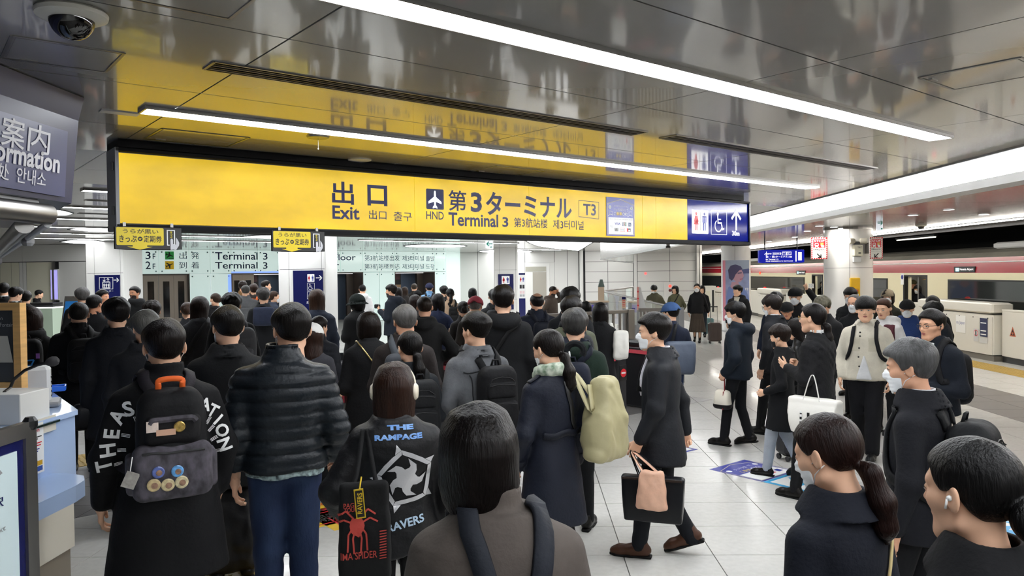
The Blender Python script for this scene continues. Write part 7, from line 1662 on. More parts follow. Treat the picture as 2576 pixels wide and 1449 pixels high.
P18 = p(584, 734, 8.5, -2, 'dark curly haired man wearing a grey backpack', 'jacket', '#17171a', 'curly', '#15110f', head=(-10, 0))
P09 = p(238, 741, 9.9, -6, 'man in black jacket with short dark hair turned right, behind the backpack man', 'jacket', '#131417', 'crop', '#14100e', head=(-30, 0), skin=2)
P06 = p(207, 722, 12.6, 0, 'tall grey haired man with dark scarf hood behind the blue easel', 'parka', '#141416', 'mop', '#767472')
P08 = p(259, 728, 13.4, -120, 'dark haired man glancing to the right by the navy lift sign', 'jacket', '#17171a', 'short', '#14100e', skin=2, head=(-10, 0))
P11 = p(338, 720, 15.2, 20, 'bearded man in black padded jacket looking back towards the viewer', 'puffer', '#121315', 'short', '#17110e', head=(118, 0), skin=2, extra={'beard': 1}, collar='hood')
P12 = p(383, 754, 9.3, -3, 'dark wavy haired person with pale green collar', 'jacket', '#20242a', 'curly', '#211713', collar='lapel', inner=('#c3d39a', 'neck'))
P05 = p(80, 772, 7.9, -10, 'woman with long brown hair and black backpack with blue straps at the counter', 'hoodie', '#131315', 'longbob', '#3a2015', fem=1, head=(-8, 0), arms=('front', 'down'))
P20 = p(663, 722, 12.4, -6, 'grey haired man in black coat with navy tote on his back', 'coat', '#15161a', 'curly', '#4d4a47')
P21 = p(611, 706, 18.0, -14, 'man in tan brown jacket at the half open lift', 'jacket', '#6b4e2c', 'crop', '#2b1c14', skin=2, head=(-20, 0))
P22 = p(618, 717, 16.2, -4, 'person in grey padded jacket by the half open lift', 'puffer', '#595a5c', 'crop', '#5a5652')
P23 = p(638, 713, 17.4, -4, 'brown haired traveller with black and orange backpack at the lift', 'jacket', '#2a2420', 'medium', '#3a2318')
P24 = p(670, 705, 19.0, -80, 'young man in profile facing right at the lift', 'jacket', '#1e2024', 'short', '#21150f', head=(-6, 0))
P25 = p(690, 732, 15.2, -60, 'masked woman with white hair clip beside the middle column', 'puffer', '#2f3644', 'clip', '#4b3020', fem=1, mask='w', head=(-14, 0))
P31 = p(912, 716, 19.5, -3, 'person in white hoodie at the open lift', 'hoodie', '#e3e2e0', 'crop', '#14100e')
P32 = p(983, 714, 15.2, 62, 'bearded man in fur hooded navy parka filming with a camera', 'parka', '#1f2531', 'medium', '#1c1410', head=(14, 0), skin=1, extra={'beard': 1}, hood_fur=True, arms=('phone', 'front'))
P33 = p(1003, 723, 20.0, -4, 'dark long haired woman left of the last lift door', 'coat', '#1c1a1a', 'long', '#1c1310', fem=1)
P33b = p(1018, 721, 21.0, 2, 'woman with brown long hair and white sleeve by the last lift', 'coat', '#332d2a', 'long', '#3a261a', fem=1)
P34 = p(1042, 713, 22.0, -2, 'short haired man in front of the tan lift notice', 'jacket', '#26241f', 'crop', '#57483a')
P34b = p(1050, 729, 17.2, -6, 'person in black cap with dark jacket before the last lift', 'jacket', '#17181a', 'short', '#15100e', hat='cap', hatc='#131315')
P35 = p(1080, 711, 19.4, -2, 'person in light blue puffer and navy beanie', 'puffer', '#7ea9d2', 'short', '#1a1614', hat='beanie', hatc='#2c2f4a')
P36 = p(1117, 718, 18.0, 4, 'black curly haired person by the end of lit glass', 'coat', '#161414', 'curly', '#0f0b0a')
P37 = p(1132, 725, 15.6, 6, 'woman with black ponytail in beige coat with black backpack', 'coat', '#b59a80', 'pony', '#12100f', fem=1)
P38 = p(1044, 741, 12.4, 0, 'woman with round brown bob hair in the middle of the queue', 'jacket', '#2a2527', 'bob', '#2b1a16', fem=1)
P40 = p(1102, 738, 11.4, -8, 'person with loose black shoulder length hair and navy sleeves', 'jacket', '#232c45', 'longbob', '#121011', fem=1, arms=('front', 'elbowout'))
P41 = p(1189, 724, 17.4, -6, 'woman with neat black bob and pale grey top', 'knit', '#b9b9b8', 'bob', '#120d0c', fem=1)
P42 = p(1165, 757, 10.6, 10, 'woman with dark brown clipped up hair before the red cap', 'jacket', '#221d1b', 'clip', '#231610', fem=1)
P43 = p(1196, 743, 9.9, -4, 'old man in faded red cap with mask straps', 'jacket', '#2a241d', 'thin', '#8a817a', hat='cap', hatc='#a8434f', mask='w', skin=1, head=(-6, 8))
P44 = p(1243, 726, 12.2, 0, 'person half hidden behind the tall parka wearer, with dark backpack', 'jacket', '#222426', 'short', '#15110f')
P47 = p(1391, 720, 18.2, -118, 'bearded man in brown hoodie with a hand at his head', 'hoodie', '#51463f', 'crop', '#2a1b12', skin=3, extra={'beard': 1}, arms=('headhand', 'pocket'), head=(-10, 20))
P52 = p(1472, 757, 12.4, 4, 'child sized person with black hair beyond the railing', 'jacket', '#5a5148', 'bob', '#100d0c', fem=1, head=(30, 0))
# ---- left behind the counter
P01 = p(9, 711, 15.0, -6, 'man in black suit with white collar beyond the counter', 'suit', '#17181a', 'short', '#120e0c', inner=('#e8e8e8', 'neck'))
P02 = p(39, 721, 13.6, -35, 'bowed man in black suit behind the wooden display', 'suit', '#16171a', 'medium', '#120e0c', head=(-20, 18), inner=('#e8e8e8', 'neck'))
P03 = p(65, 731, 14.4, -10, 'person in dark suit with round black hair behind the wooden display', 'suit', '#1b1c1f', 'medium', '#120d0b')
P04 = p(98, 729, 20.2, -84, 'shop clerk in black facing right behind the glass counter', 'suit', '#17181a', 'crop', '#17120f', head=(0, 16))
# ---- right hand side, coming from the train
P78 = p(2287, 847, 3.45, 74, 'grey haired man in dark suit with mask and black backpack facing left', 'suit', '#1e2026', 'side', '#7b7b7c', mask='w', inner=('#efeff2', 'neck'), head=(10, 6), skin=1, hem=.78, legs='walkshort')
P79 = p(2080, 1040, 2.18, 48, 'woman with brown low ponytail and mask in navy jacket', 'suit', '#1b1f2b', 'lowpony', '#2c1712', fem=1, mask='w', head=(14, 16), fold=.8, hem=.8)
P80 = p(2440, 1098, 1.66, 48, 'woman with sleek black bun and white earbud in black collar coat', 'coat', '#17181a', 'bunbig', '#0e0c0c', fem=1, extra={'earbud': 'w'}, head=(12, 4), fold=.8, collar='shirt', hres=.0032)
P77 = p(2343, 777, 6.0, 142, 'man with glasses and black earbud in dark navy jacket', 'jacket', '#141a27', 'short', '#14100e', glasses='#2b2b2d', head=(-4, 2), extra={'earbud': 'b'}, arms=('belly', 'front'), inner=('#f2f2f2', 'neck'), fit=.012, legs='walkshort', skin=1)
P67 = p(2177, 744, 7.75, 172, 'young man in cream jacket with mushroom haircut', 'shirtjac', '#ded7c4', 'bowl', '#100c0b', inner=('#e9e9ea', 'low'), arms=('relax', 'relax'), legs='walk2', pants='#15151a', pleg=1.3, head=(6, 0), shoes='#1a1a1c', hem=.84)
P65 = p(2043, 762, 6.35, 62, 'woman with gold glasses and loose ponytail in black quilted jacket', 'quilt', '#1b1b1d', 'lowpony', '#15100e', fem=1, glasses='#b08d4a', head=(6, 0), arms=('front', 'front'), legs='walk2', hem=.70, hands=('flat', 'grip'), inner=('#ededea', 'neck'))
P64 = p(1960, 814, 7.1, 72, 'short brown haired person with black mask and pale grey trousers', 'coat', '#16181c', 'mop', '#2a1a13', fem=1, mask='b', extra={'earbud': 'w'}, legs='walk2', pants='#a9b0b9', hem=.55, arms=('hipbag', 'hipbag'), pleg=1.1, head=(4, 8))
P66 = p(2003, 800, 7.9, 80, 'woman with straight dark hair in black leather jacket', 'jacket', '#1a1a1b', 'long', '#1a1210', fem=1, head=(4, 6), arms=('pocket', 'pocket'), rough=.4)
P62 = p(1848, 757, 8.35, 66, 'person in dark teal hooded jacket with mask walking left', 'parka', '#172330', 'mop', '#110e0d', mask='w', legs='walkshort', head=(16, 6), hem=.82, pants='#14151a', arms=('pocket', 'down'))
P63 = p(1941, 740, 8.9, 60, 'man in charcoal suit with glasses and mask', 'suit', '#25272c', 'parted', '#2a211c', mask='w', glasses='#555555', inner=('#efeff2', 'V'), head=(6, 10), arms=('down', 'tow'), hem=.78, legs='walk2')
P63b = p(1951, 733, 10.6, 150, 'person in navy jacket hidden behind the charcoal suit', 'jacket', '#1a2238', 'medium', '#120e0d', arms=('tow', 'relax'))
P68 = p(2000, 722, 11.4, 168, 'person in black beanie and mask with one arm raised over the head', 'jacket', '#111112', 'short', '#110e0d', hat='beanie', hatc='#121213', mask='w', arms=(((.17, .06, .16), (.03, .12, .36)), 'relax'), collar='turtle', head=(0, 10), hands=('fist', 'relaxed'))
P68b = p(1979, 758, 10.4, 176, 'person in black cap looking down before the beanie wearer', 'jacket', '#1c1d20', 'short', '#120e0c', hat='cap', hatc='#131315', skin=2, head=(0, 10))
P69 = p(2069, 742, 9.2, 150, 'man with ash blond tousled hair looking down', 'jacket', '#17181b', 'curly', '#85806c', head=(14, 28), fit=.01)
P70 = p(2139, 722, 11.6, 150, 'masked man with black hair in dark puffer by the column', 'puffer', '#14161b', 'medium', '#0f0c0b', mask='w', head=(6, 8))
P71 = p(2149, 740, 9.7, 152, 'elderly masked man with thin grey hair and glasses', 'jacket', '#1b1c1f', 'thin', '#8b8784', mask='w', glasses='#a0a0a0', head=(4, 8), skin=1)
P72 = p(2233, 727, 12.2, 176, 'masked person in beige beanie', 'jacket', '#2a2c22', 'bob', '#2a1f18', hat='beanie', hatc='#8a7c68', mask='w', fem=1)
P73 = p(2222, 750, 8.9, 150, 'woman with brown ponytail in white hoodie and maroon vest', 'hoodie', '#e6e4e2', 'pony', '#54311f', fem=1, head=(8, 12), arms=('relax', 'relax'))
P74 = p(2282, 752, 10.1, 178, 'masked person in black cap and hood with blue jacket', 'hoodie', '#1c3263', 'short', '#110e0d', hat='cap', hatc='#111113', mask='w', head=(0, 6), fit=.02)
P75 = p(2346, 743, 11.0, 160, 'black haired person looking down before the gate cabinet', 'jacket', '#16171a', 'medium', '#0e0b0a', head=(20, 24))
P76 = p(2346, 757, 9.0, 80, 'person in dark navy padded jacket bent behind the man with glasses', 'puffer', '#1b2330', 'mop', '#110d0c', arms=('front', 'front'), head=(0, 10), lean=6)
P85 = p(1855, 716, 16.6, 160, 'man in black hooded jacket standing before the poster', 'parka', '#141417', 'medium', '#100c0b', head=(-32, 0), inner=('#d6cfbf', 'V'), legs='stand')
P81 = p(1753, 713, 20.6, 176, 'masked woman in long brown skirt pulling a suitcase', 'jacket', '#151518', 'bun', '#120e0d', fem=1, mask='w', skirt=.30, skirtc='#4a4138', legs='walkshort', arms=('tow', 'relax'), fit=.02)
P82 = p(1766, 718, 22.2, 176, 'person hidden behind the woman in the long skirt', 'jacket', '#222325', 'bob', '#17110f', fem=1, pants='#27303a')
P83 = p(1645, 716, 21.0, 165, 'man in olive brown jacket looking down at his pocket', 'jacket', '#4e4a39', 'medium', '#1a1512', head=(10, 34), mask='w', arms=('pocket', 'hipbag'), fit=.03)
P84 = p(1698, 718, 21.0, 172, 'woman in olive green jacket with crossbody bag', 'jacket', '#63624a', 'bob', '#15110f', fem=1, head=(-20, 0), fit=.03, arms=('pocket', 'relax'))
P86 = p(2308, 717, 20.55, 160, 'masked woman stepping out of the train door', 'coat', '#16181d', 'bob', '#1a120f', fem=1, mask='w', head=(-20, 10))
P87 = p(2296, 703, 21.3, 150, 'man in olive cap standing inside the train door', 'jacket', '#2a2720', 'short', '#2a2018', hat='cap', hatc='#5a5236', skin=2)
P88 = p(2070, 706, 28.0, 170, 'masked person in the far train doorway beside the column', 'coat', '#15161a', 'medium', '#120e0d', mask='w', inner=('#eeeeee', 'V'))
# ================================================================ bags and what people carry
def px2x(B, px, py, x):
    """person-space point under a pixel on the plane at sideways offset x"""
    Mi = np.array(B.M.inverted()); o = Mi[:3, :3]@CC+Mi[:3, 3]; d = Mi[:3, :3]@ray(px, py); t = (x*B.s-o[0])/d[0]; return (o+d*t)/B.s
UX, UV = (1, 0, 0), (0, 0, 1)
def solid(B, mb, name, m, parent=None, M=None):
    me = mesh_np(name, np.array(mb.v), np.zeros((0, 4), int), m if isinstance(m, list) else [m], smooth=False, extra=[(mb.v, mb.f, 0)]); me2 = bpy.data.meshes.new(name); me2.from_pydata(mb.v, [], mb.f); me2.materials.append(m if not isinstance(m, list) else m[0]); bpy.data.meshes.remove(me)
    return link(name, me2, parent, M)
m_gal = mat('mottled_grey_print', '#56515a', .8, noise=1, nscale=24, color2='#1b191d', bump=.2, stretch=(1, 1, .6))
m_orange = mat('orange_webbing', '#e2621d', .7)
# ---- pinned backpack of the lettered coat
B = P14; w_, d_, h_ = .148, .09, .242; zc = 1.195
bp = backpack(B, 'black and mottled grey backpack with round pins and orange handle', '#141416', (w_, d_, h_), zc, pocket=False, straps=True, strapc='#2e2b31'); yb = B.bpc[1]
for ch in list(bp.children):
    if ch.name.startswith('handle'): bpy.data.objects.remove(ch)
f0 = B.bpfn
def lowp(P): return rbox(P, (0, yb-d_*.80, zc-h_*.50), (w_*1.13, d_*.62, h_*.52), .05)-.004*wob(P, 30, 4)
def topp(P): return rbox(P, (0, yb-d_*.80, zc+h_*.27), (w_*.80, d_*.46, h_*.29), .04)-.003*wob(P, 30, 6)
for fn_, nm, m_, lab in ((lowp, 'lower_pocket', m_gal, 'mottled grey lower pocket'), (topp, 'front_pocket', cloth('#161518', .7, scale=40), None)):
    v, q_ = nets(fn_, (-.24, yb-.24, zc-h_*1.2), (.24, yb+.05, zc+h_*.7), .008); o = link(nm, mesh_np(nm, v*B.s, q_, [m_]), bp)
    if lab: o['label'] = lab
allf = lambda P: np.minimum(np.minimum(f0(P), lowp(P)), topp(P))
pts = [(x, yb-.2, zc+h_*(.68-.22*abs(x/.135)**6)) for x in np.linspace(-.135, .135, 15)]; pr, _ = proj(allf, pts, .004); mb = MB().tube(pr*B.s, .014, 6); solid(B, mb, 'zip_flap', m_gal, bp)
for zz in (zc+h_*.02,): pr, _ = proj(allf, [(x, yb-.22, zz) for x in np.linspace(-.15, .15, 11)], .002); solid(B, MB().tube(pr*B.s, .006, 6), 'zip', m_blk, bp)
hz = zc+h_; pth = [(-.052, yb+.03, hz-.07), (-.050, yb-.01, hz+.005), (-.042, yb-.015, hz+.038), (.042, yb-.015, hz+.038), (.050, yb-.01, hz+.005), (.052, yb+.03, hz-.07)]
ho = ribbon(B, pth, .026, .006, 'handle', m_orange, bp, 24, stick=False, nrm=(0, -1, 0)); ho['label'] = 'orange webbing handle'
for sx_ in (-1, 1): v, q_ = nets(lambda P: rbox(P, (sx_*(w_+.012), yb, zc-h_*.55), (.03, d_*.8, h_*.36), .025), (sx_*(w_+.012)-.06, yb-.14, zc-h_), (sx_*(w_+.012)+.06, yb+.14, zc), .009); link('side_pocket', mesh_np('side_pocket', v*B.s, q_, [m_gal]), bp)
def pin(px, py, r, m, name='pin', rect=None):
    c = px2(B, px, py, yb-.15); pr, _ = proj(allf, [c+np.array([0, -.05, 0])], .003); c = pr[0]
    mb = MB().lathe(c*B.s, [(r*B.s, 0), (r*B.s, .004), (r*.85*B.s, .007)], 20, axis=np.array([0, -1., 0])) if not rect else MB().box(c*B.s+np.array([0, -.004, 0]), (rect[0], .006, rect[1]), None)
    return solid(B, mb, name, m, bp), c
for px, py, r, hx in ((398, 1190, .026, '#55649c'), (446, 1187, .026, '#5f9ad0'), (387, 1225, .028, '#b7a37a'), (423, 1224, .028, '#c4b48c'), (457, 1217, .028, '#cdc09a')): 
    o, c = pin(px, py, r, mat('pin_'+hx[1:], hx, .25, noise=.35, nscale=40))
    solid(B, MB().lathe(c*B.s+np.array([.003, -.0075, -.002]), [(r*.5, 0), (r*.45, .001)], 12, axis=np.array([0, -1., 0])), 'pin_picture', mat('pin_face', '#8a6a55', .4, noise=.4, nscale=60), o)
pin(379, 1080, 0, mat('pin_frame', '#d9c7bb', .4, noise=.15, nscale=50), 'square_pin', (.048, .048)); pin(418, 1091, 0, mat('pin_pink', '#c99f86', .4), 'bar_pin', (.078, .026)); pin(454, 1076, .024, mat('pin_gold', '#b89a55', .3, .6, noise=.4, nscale=60), 'gold_pin'); pin(357, 1086, .010, mat('pin_brass', '#a8935a', .3, .7), 'small_pin')
c = px2(B, 328, 1208, yb-.12); solid(B, MB().box(c*B.s, (.055, .006, .07), (np.array([.9, 0, -.4]), np.array([0, 1., 0]), np.array([.4, 0, .9]))), 'photo_charm', mat('charm_grey', '#9a958f', .3, noise=.3, nscale=40), bp); solid(B, MB().tube([c*B.s+np.array([0, 0, .035]), px2(B, 333, 1150, yb-.10)*B.s], .003, 5), 'charm_chain', m_steel, bp)
# letters of the coat
for ch, px, py, hgt, ang in (('T', 261, 1172, .066, 98), ('H', 271, 1133, .066, 92), ('E', 281, 1092, .066, 82), ('A', 296, 1048, .066, 60), ('S', 322, 1026, .070, 18), ('A', 514, 1014, .062, -18), ('T', 536, 1032, .060, -34), ('I', 550, 1056, .060, -46), ('O', 560, 1083, .062, -60), ('N', 566, 1118, .062, -74)):
    c = px2(B, px, py, -.10); decal(B, B.jac, (c[0], -.16, c[2]), UX, UV, ch, hgt, m_white, 'sleeve_letter', bold=.03, ang=math.radians(ang), off=.004)
for px, py, ang in ((298, 1168, 95), (306, 1132, 92), (316, 1094, 80), (342, 1052, 20), (508, 1038, -18), (524, 1056, -35), (532, 1078, -46), (540, 1104, -60), (546, 1136, -74)):
    for k in range(3):
        c = px2(B, px, py, -.10); a = math.radians(ang); q4 = [(-.018, .001+.006*k-.008), (.018, .001+.006*k-.008), (.018, .004+.006*k-.008), (-.018, .004+.006*k-.008)]; ca, sa = math.cos(a+PI/2), math.sin(a+PI/2)
        stick(B, B.jac, (c[0], -.16, c[2]), UX, UV, [(x*ca-y*sa, x*sa+y*ca) for x, y in q4], [(0, 1, 2, 3)], m_white, 'sleeve_stripe', B.jo, .004)
# ---- band jacket: lettering, star logo
B = P58
c = px2(B, 1008, 1076, -.15); m_bl = mat('print_ice_blue', '#8fb8ea', .4, noise=.3, nscale=20, color2='#4d7fc4'); decal(B, B.jac, (c[0], -.2, c[2]), UX, UV, 'THE', .024, m_bl, 'back_lettering', bold=.06, width=.13)
c = px2(B, 1003, 1099, -.15); decal(B, B.jac, (c[0], -.2, c[2]), UX, UV, 'RAMPAGE', .027, m_bl, 'back_lettering', bold=.05, width=.235)
c = px2(B, 1020, 1314, -.15); decal(B, B.jac, (c[0], -.2, c[2]), UX, UV, 'RAVERS', .042, mat('print_silver_blue', '#a9c0d4', .35), 'back_lettering', bold=.03, width=.19, ang=math.radians(9))
c = px2(B, 1021, 1202, -.15); m_sil = mat('print_silver', '#c9c9cb', .3, .3); R_ = .142
def pol(r, a): return (R_*r*math.sin(math.radians(a)), R_*r*math.cos(math.radians(a)))
for k in range(5):
    a = k*72-8
    stick(B, B.jac, (c[0], -.2, c[2]), UX, UV, [pol(1.02, a), pol(.90, a+24), pol(.90, a+48), pol(1.02, a+72), pol(.86, a+70), pol(.74, a+46), pol(.74, a+24), pol(.86, a)], [(0, 1, 6, 7), (1, 2, 5, 6), (2, 3, 4, 5)], m_sil, 'star_outline', B.jo, .004)
    stick(B, B.jac, (c[0], -.2, c[2]), UX, UV, [pol(1.02, a-1), pol(1.24, a-7), pol(.93, a-16)], [(0, 1, 2)], m_sil, 'star_spike', B.jo, .004)
    stick(B, B.jac, (c[0], -.2, c[2]), UX, UV, [pol(.34, a), pol(.40, a+22), pol(.48, a+26), pol(.72, a+14), pol(.60, a+44), pol(.46, a+60), pol(.34, a+72), (0, 0)], [(0, 1, 6, 7), (1, 2, 5, 6), (2, 3, 4, 5)], m_sil, 'star_blade', B.jo, .004)
tc = px2(B, 918, 1335, -.30)
bg = softbag(B, '#121214', 'black tote bag with red spider print and yellow tag', tc, (.118, .03, .235), straps=[[(tc[0]-.06, tc[1]+.02, tc[2]+.2), (tc[0]-.03, tc[1]+.06, 1.25), (tc[0]+.01, -.10, 1.43)], [(tc[0]+.06, tc[1]+.02, tc[2]+.2), (tc[0]+.05, tc[1]+.06, 1.25), (tc[0]+.03, -.10, 1.43)]], taper=-.04)
m_rp = mat('print_red', '#a8352a', .6)
for body, px, py, hgt, wd in (('PAGE', 883, 1281, .020, .062), ('TOUR', 884, 1292, .020, .062), ('IMA SPIDER', 905, 1407, .034, .165)): c = px2(B, px, py, tc[1]-.1); decal(B, B.bfn, (c[0], tc[1]-.12, c[2]), UX, UV, body, hgt, m_rp, 'print', bg, bold=.01, width=wd)
c = px2(B, 900, 1325, tc[1]-.1)
leg = []
for sg in (-1, 1):
    for pts in (((.015, .02), (.05, .06), (.085, .035)), ((.02, .0), (.06, .02), (.095, .0)), ((.02, -.02), (.04, -.05), (.045, -.13)), ((.01, -.03), (.02, -.07), (.015, -.14))):
        P_ = [(sg*x, y) for x, y in pts]
        for a, b in zip(P_[:-1], P_[1:]): n_ = np.array([-(b[1]-a[1]), b[0]-a[0]]); n_ = n_/np.linalg.norm(n_)*.004; stick(B, B.bfn, (c[0], tc[1]-.12, c[2]), UX, UV, [tuple(np.array(a)-n_), tuple(np.array(b)-n_), tuple(np.array(b)+n_), tuple(np.array(a)+n_)], [(0, 1, 2, 3)], m_rp, 'print', bg, .004)
stick(B, B.bfn, (c[0], tc[1]-.12, c[2]), UX, UV, [(.034*math.cos(t), -.012+.044*math.sin(t)*(1+.3*math.cos(5*t))) for t in np.linspace(0, 2*PI, 15)[:-1]], [list(range(14))], m_rp, 'print', bg, .004)
for k in range(11): cc = px2(B, 966, 1345+7*k, tc[1]-.1); stick(B, B.bfn, (cc[0], tc[1]-.12, cc[2]), UX, UV, [(-.016, 0), (.016, .002), (.016, .007), (-.016, .005)], [(0, 1, 2, 3)], m_rp, 'print', bg, .004)
cc = px2(B, 905, 1267, tc[1]-.09); tg = solid(B, MB().box(cc*B.s, (.038, .004, .12), (np.array([.99, 0, .08]), np.array([0, 1., 0]), np.array([-.08, 0, .99]))), 'yellow_tag', mat('tag_yellow', '#c9a91e', .4), bg); solid(B, MB().box(cc*B.s+np.array([0, -.003, 0]), (.029, .003, .108), (np.array([.99, 0, .08]), np.array([0, 1., 0]), np.array([-.08, 0, .99]))), 'tag_face', m_blkp, tg)
Q = Board(cc*B.s+np.array([-.011, -.0055, .05]), (0, 0, -1), (-1, 0, 0), .1, .022, None); v_, f_ = text_polys('RAVERS', .02); v_ = (v_-v_.min(0))/(v_.max(0)-v_.min(0)); V3 = np.stack([cc[0]*B.s+.010-.020*v_[:, 1], np.full(len(v_), cc[1]*B.s-.0052), cc[2]*B.s-.04+.085*v_[:, 0]], 1); mb = MB().add(V3, f_); solid(B, mb, 'tag_lettering', MATS['tag_yellow'], tg)
solid(B, MB().tube([cc*B.s+np.array([0, 0, .06]), cc*B.s+np.array([.01, .03, .10])], .003, 5), 'tag_cord', MATS['tag_yellow'], tg)
# ---- puffer man: phone, shirt hem
B = P26
def hemf(P):
    d, z = B.torso(P), P[:, 2]; return np.maximum(d+.012, np.maximum(.868-z+.006*np.sin(P[:, 0]*30), z-.95))
v, q_ = nets(hemf, (-.35, -.3, .84), (.35, .3, .97), .010); o = B.child('shirt_hem', mesh_np('shirt_hem', v*B.s, q_, [mat('checked_shirt', '#b9cfd0', .8, noise=1, nscale=40, color2='#1f2a30')])); o['label'] = 'checked shirt hem showing under the jacket'
def carried(B, name, label, cat, c, size, m, axes=None, bev=.004):
    me = MB().box((0, 0, 0), size, axes, bev=bev); o = solid(B, me, name, m, None, B.M@Matrix.Translation(Vector((np.array(c)*B.s).tolist()))); tag(o, label, cat); return o
hp_ = B.hand[1]/B.s; ph_ = carried(B, 'phone', 'phone in pale case held by the puffer jacket man', 'phone', hp_+np.array([.02, .02, 0]), (.012, .075, .15), mat('phone_case', '#a9b2b5', .3)); solid(B, MB().box((.007, 0, 0), (.002, .068, .14)), 'screen', m_blkp, ph_)
# ---- trench coat: belt, epaulettes, cuffs, khaki tote
B = P57; m_tr = cloth('#161a28', .6, scale=60)
ribbon(B, [(-.15, -.14, 1.07), (-.06, -.2, 1.075), (.06, -.2, 1.075), (.16, -.13, 1.07)], .045, .008, 'back_belt', m_tr, B.jo)
for sg in (-1, 1): ribbon(B, [(sg*.09, -.02, 1.47), (sg*.14, -.02, 1.45), (sg*.19, -.02, 1.42)], .04, .006, 'epaulette', m_tr, B.jo, 10)
for S_, E_, W_ in B.arms: f = (W_-E_)/np.linalg.norm(W_-E_); solid(B, MB().lathe((W_-f*.07)*B.s, [(.058*B.s, 0), (.060*B.s, .012), (.060*B.s, .025), (.058*B.s, .035)], 20, axis=f), 'cuff_strap', m_tr, B.jo)
c = px2(B, 1520, 1052, -.20)
softbag(B, '#a59c74', 'big khaki nylon shoulder bag on the trench coat', c, (.125, .075, .265), m=mat('khaki_nylon', '#a8a07a', .5, noise=.08, nscale=8, bump=.35, bscale=14), straps=[[(c[0]-.10, c[1]+.02, c[2]+.22), (c[0]-.13, -.24, 1.22), (.10, -.10, 1.45), (.12, .03, 1.47), (.13, .14, 1.38), (c[0]-.02, .12, c[2]+.22)], [(c[0]+.0, c[1], c[2]+.24), (c[0]-.05, -.27, 1.22), (.13, -.10, 1.44), (.15, .03, 1.45)]], taper=-.42, strapw=.035, lump=.034, rot=.35, seed=4)
ribbon(B, [(.02, -.14, 1.42), (.04, -.2, 1.3), (.10, -.2, 1.15), (.17, -.1, 1.05)], .035, .006, 'strap', m_blk, B.jo)
# ---- masked man: leather tote and plastic bag
B = P60; m_lea = cloth('#14151a', .35, bump=.15, scale=120)
c = px2x(B, 1643, 1254, -.27); hl = B.hand[0]/B.s
tb = softbag(B, '#14151a', 'black leather tote carried by the masked walking man', c, (.205, .04, .155), m=m_lea, straps=[[(c[0]-.01, c[1]+.09, c[2]+.14), (hl[0], hl[1]+.02, hl[2]), (c[0]-.01, c[1]-.09, c[2]+.14)], [(c[0]+.04, c[1]+.09, c[2]+.14), (hl[0]+.02, hl[1]+.02, hl[2]), (c[0]+.04, c[1]-.09, c[2]+.14)]], taper=.05, rot=PI/2, lump=.005, strapw=.018, rad=.012)
for yy in (-.19, .19): pass
solid(B, MB().box((c+np.array([-.062, 0, .145]))*B.s, (.012, .40*B.s, .012)), 'trim', cloth('#3a2b22', .5), tb)
c2 = px2x(B, 1640, 1222, -.36); m_pl = mat('plastic_orange', '#dcae94', .35, noise=.1, nscale=14, bump=.6, bscale=16, alpha=.97)
pb = softbag(B, '#e2a888', 'thin salmon plastic shopping bag held with the leather tote', c2+np.array([0, 0, -.03]), (.098, .032, .135), m=m_pl, straps=[[(c2[0], c2[1]+.05, c2[2]+.08), (hl[0]-.02, hl[1]+.01, hl[2]-.01), (c2[0], c2[1]-.05, c2[2]+.08)]], taper=-.18, rot=PI/2, lump=.03, strapw=.04, name='plastic_bag', seed=9)
# ---- right hand group
B = P65; c = px2x(B, 2050, 1046, -.26); hl = B.hand[0]/B.s
wt_ = softbag(B, '#e6e3da', 'white leather tote with black and white cord handles on quilted jacket arm', c, (.20, .065, .15), m=mat('white_leather', '#e9e6de', .5, bump=.1), taper=.10, rot=PI/2, lump=.007, rad=.016, straps=[[(c[0]-.06, c[1]+.07, c[2]+.13), (c[0]-.0, c[1]+.02, c[2]+.34), (c[0]-.06, c[1]-.07, c[2]+.13)]], strapw=.012, strapm=mat('cord_white', '#dedcd6', .6))
pr, _ = proj(B.bfn, [(c[0]-.2, c[1], c[2]+.04)], .004); solid(B, MB().box(pr[0]*B.s, (.006, .02, .07)), 'tag', m_blkp, wt_)
for yy in (-.07, .07):
    for k in range(6): pr, _ = proj(B.bfn, [(c[0]-.2, c[1]+yy, c[2]+.11-.035*k)], .003); solid(B, MB().box(pr[0]*B.s, (.008, .014, .022)), 'lacing', m_blkp if k % 2 else m_white, wt_)
B = P62; c = px2x(B, 1818, 1004, -.2); hb_ = softbag(B, '#d9d2c2', 'small canvas bag with black base and red strap', c, (.10, .05, .115), m=mat('canvas', '#d8d1c1', .8), taper=-.1, rot=PI/2, straps=[[(c[0]-.03, c[1]-.04, c[2]+.1), (c[0]+.02, c[1]-.02, c[2]+.3)], [(c[0]-.055, c[1]-.03, c[2]-.12), (c[0]-.05, c[1]-.035, c[2]+.1)]], strapm=mat('red_webbing', '#7d1c24', .7), strapw=.024)
v, q_ = nets(lambda P: np.maximum(B.bfn(P)-.004, P[:, 2]-(c[2]-.055)), c-np.array([.2, .2, .2]), c+np.array([.2, .2, .1]), .014); link('base_band', mesh_np('base_band', v*B.s, q_, [cloth('#1a1517', .6)]), hb_)
B = P61; c = px2(B, 1712, 900, -.22); softbag(B, '#3b4454', 'big slate and navy shoulder bag of the denim cap man', c, (.18, .08, .21), m=mat('slate_nylon', '#434c5c', .6, bump=.2), straps=[[(c[0]-.10, c[1]+.03, c[2]+.18), (.02, -.16, 1.42), (.06, -.02, 1.48), (.05, .1, 1.4)]], taper=.1, strapw=.045, strapm=cloth('#16181c', .7))
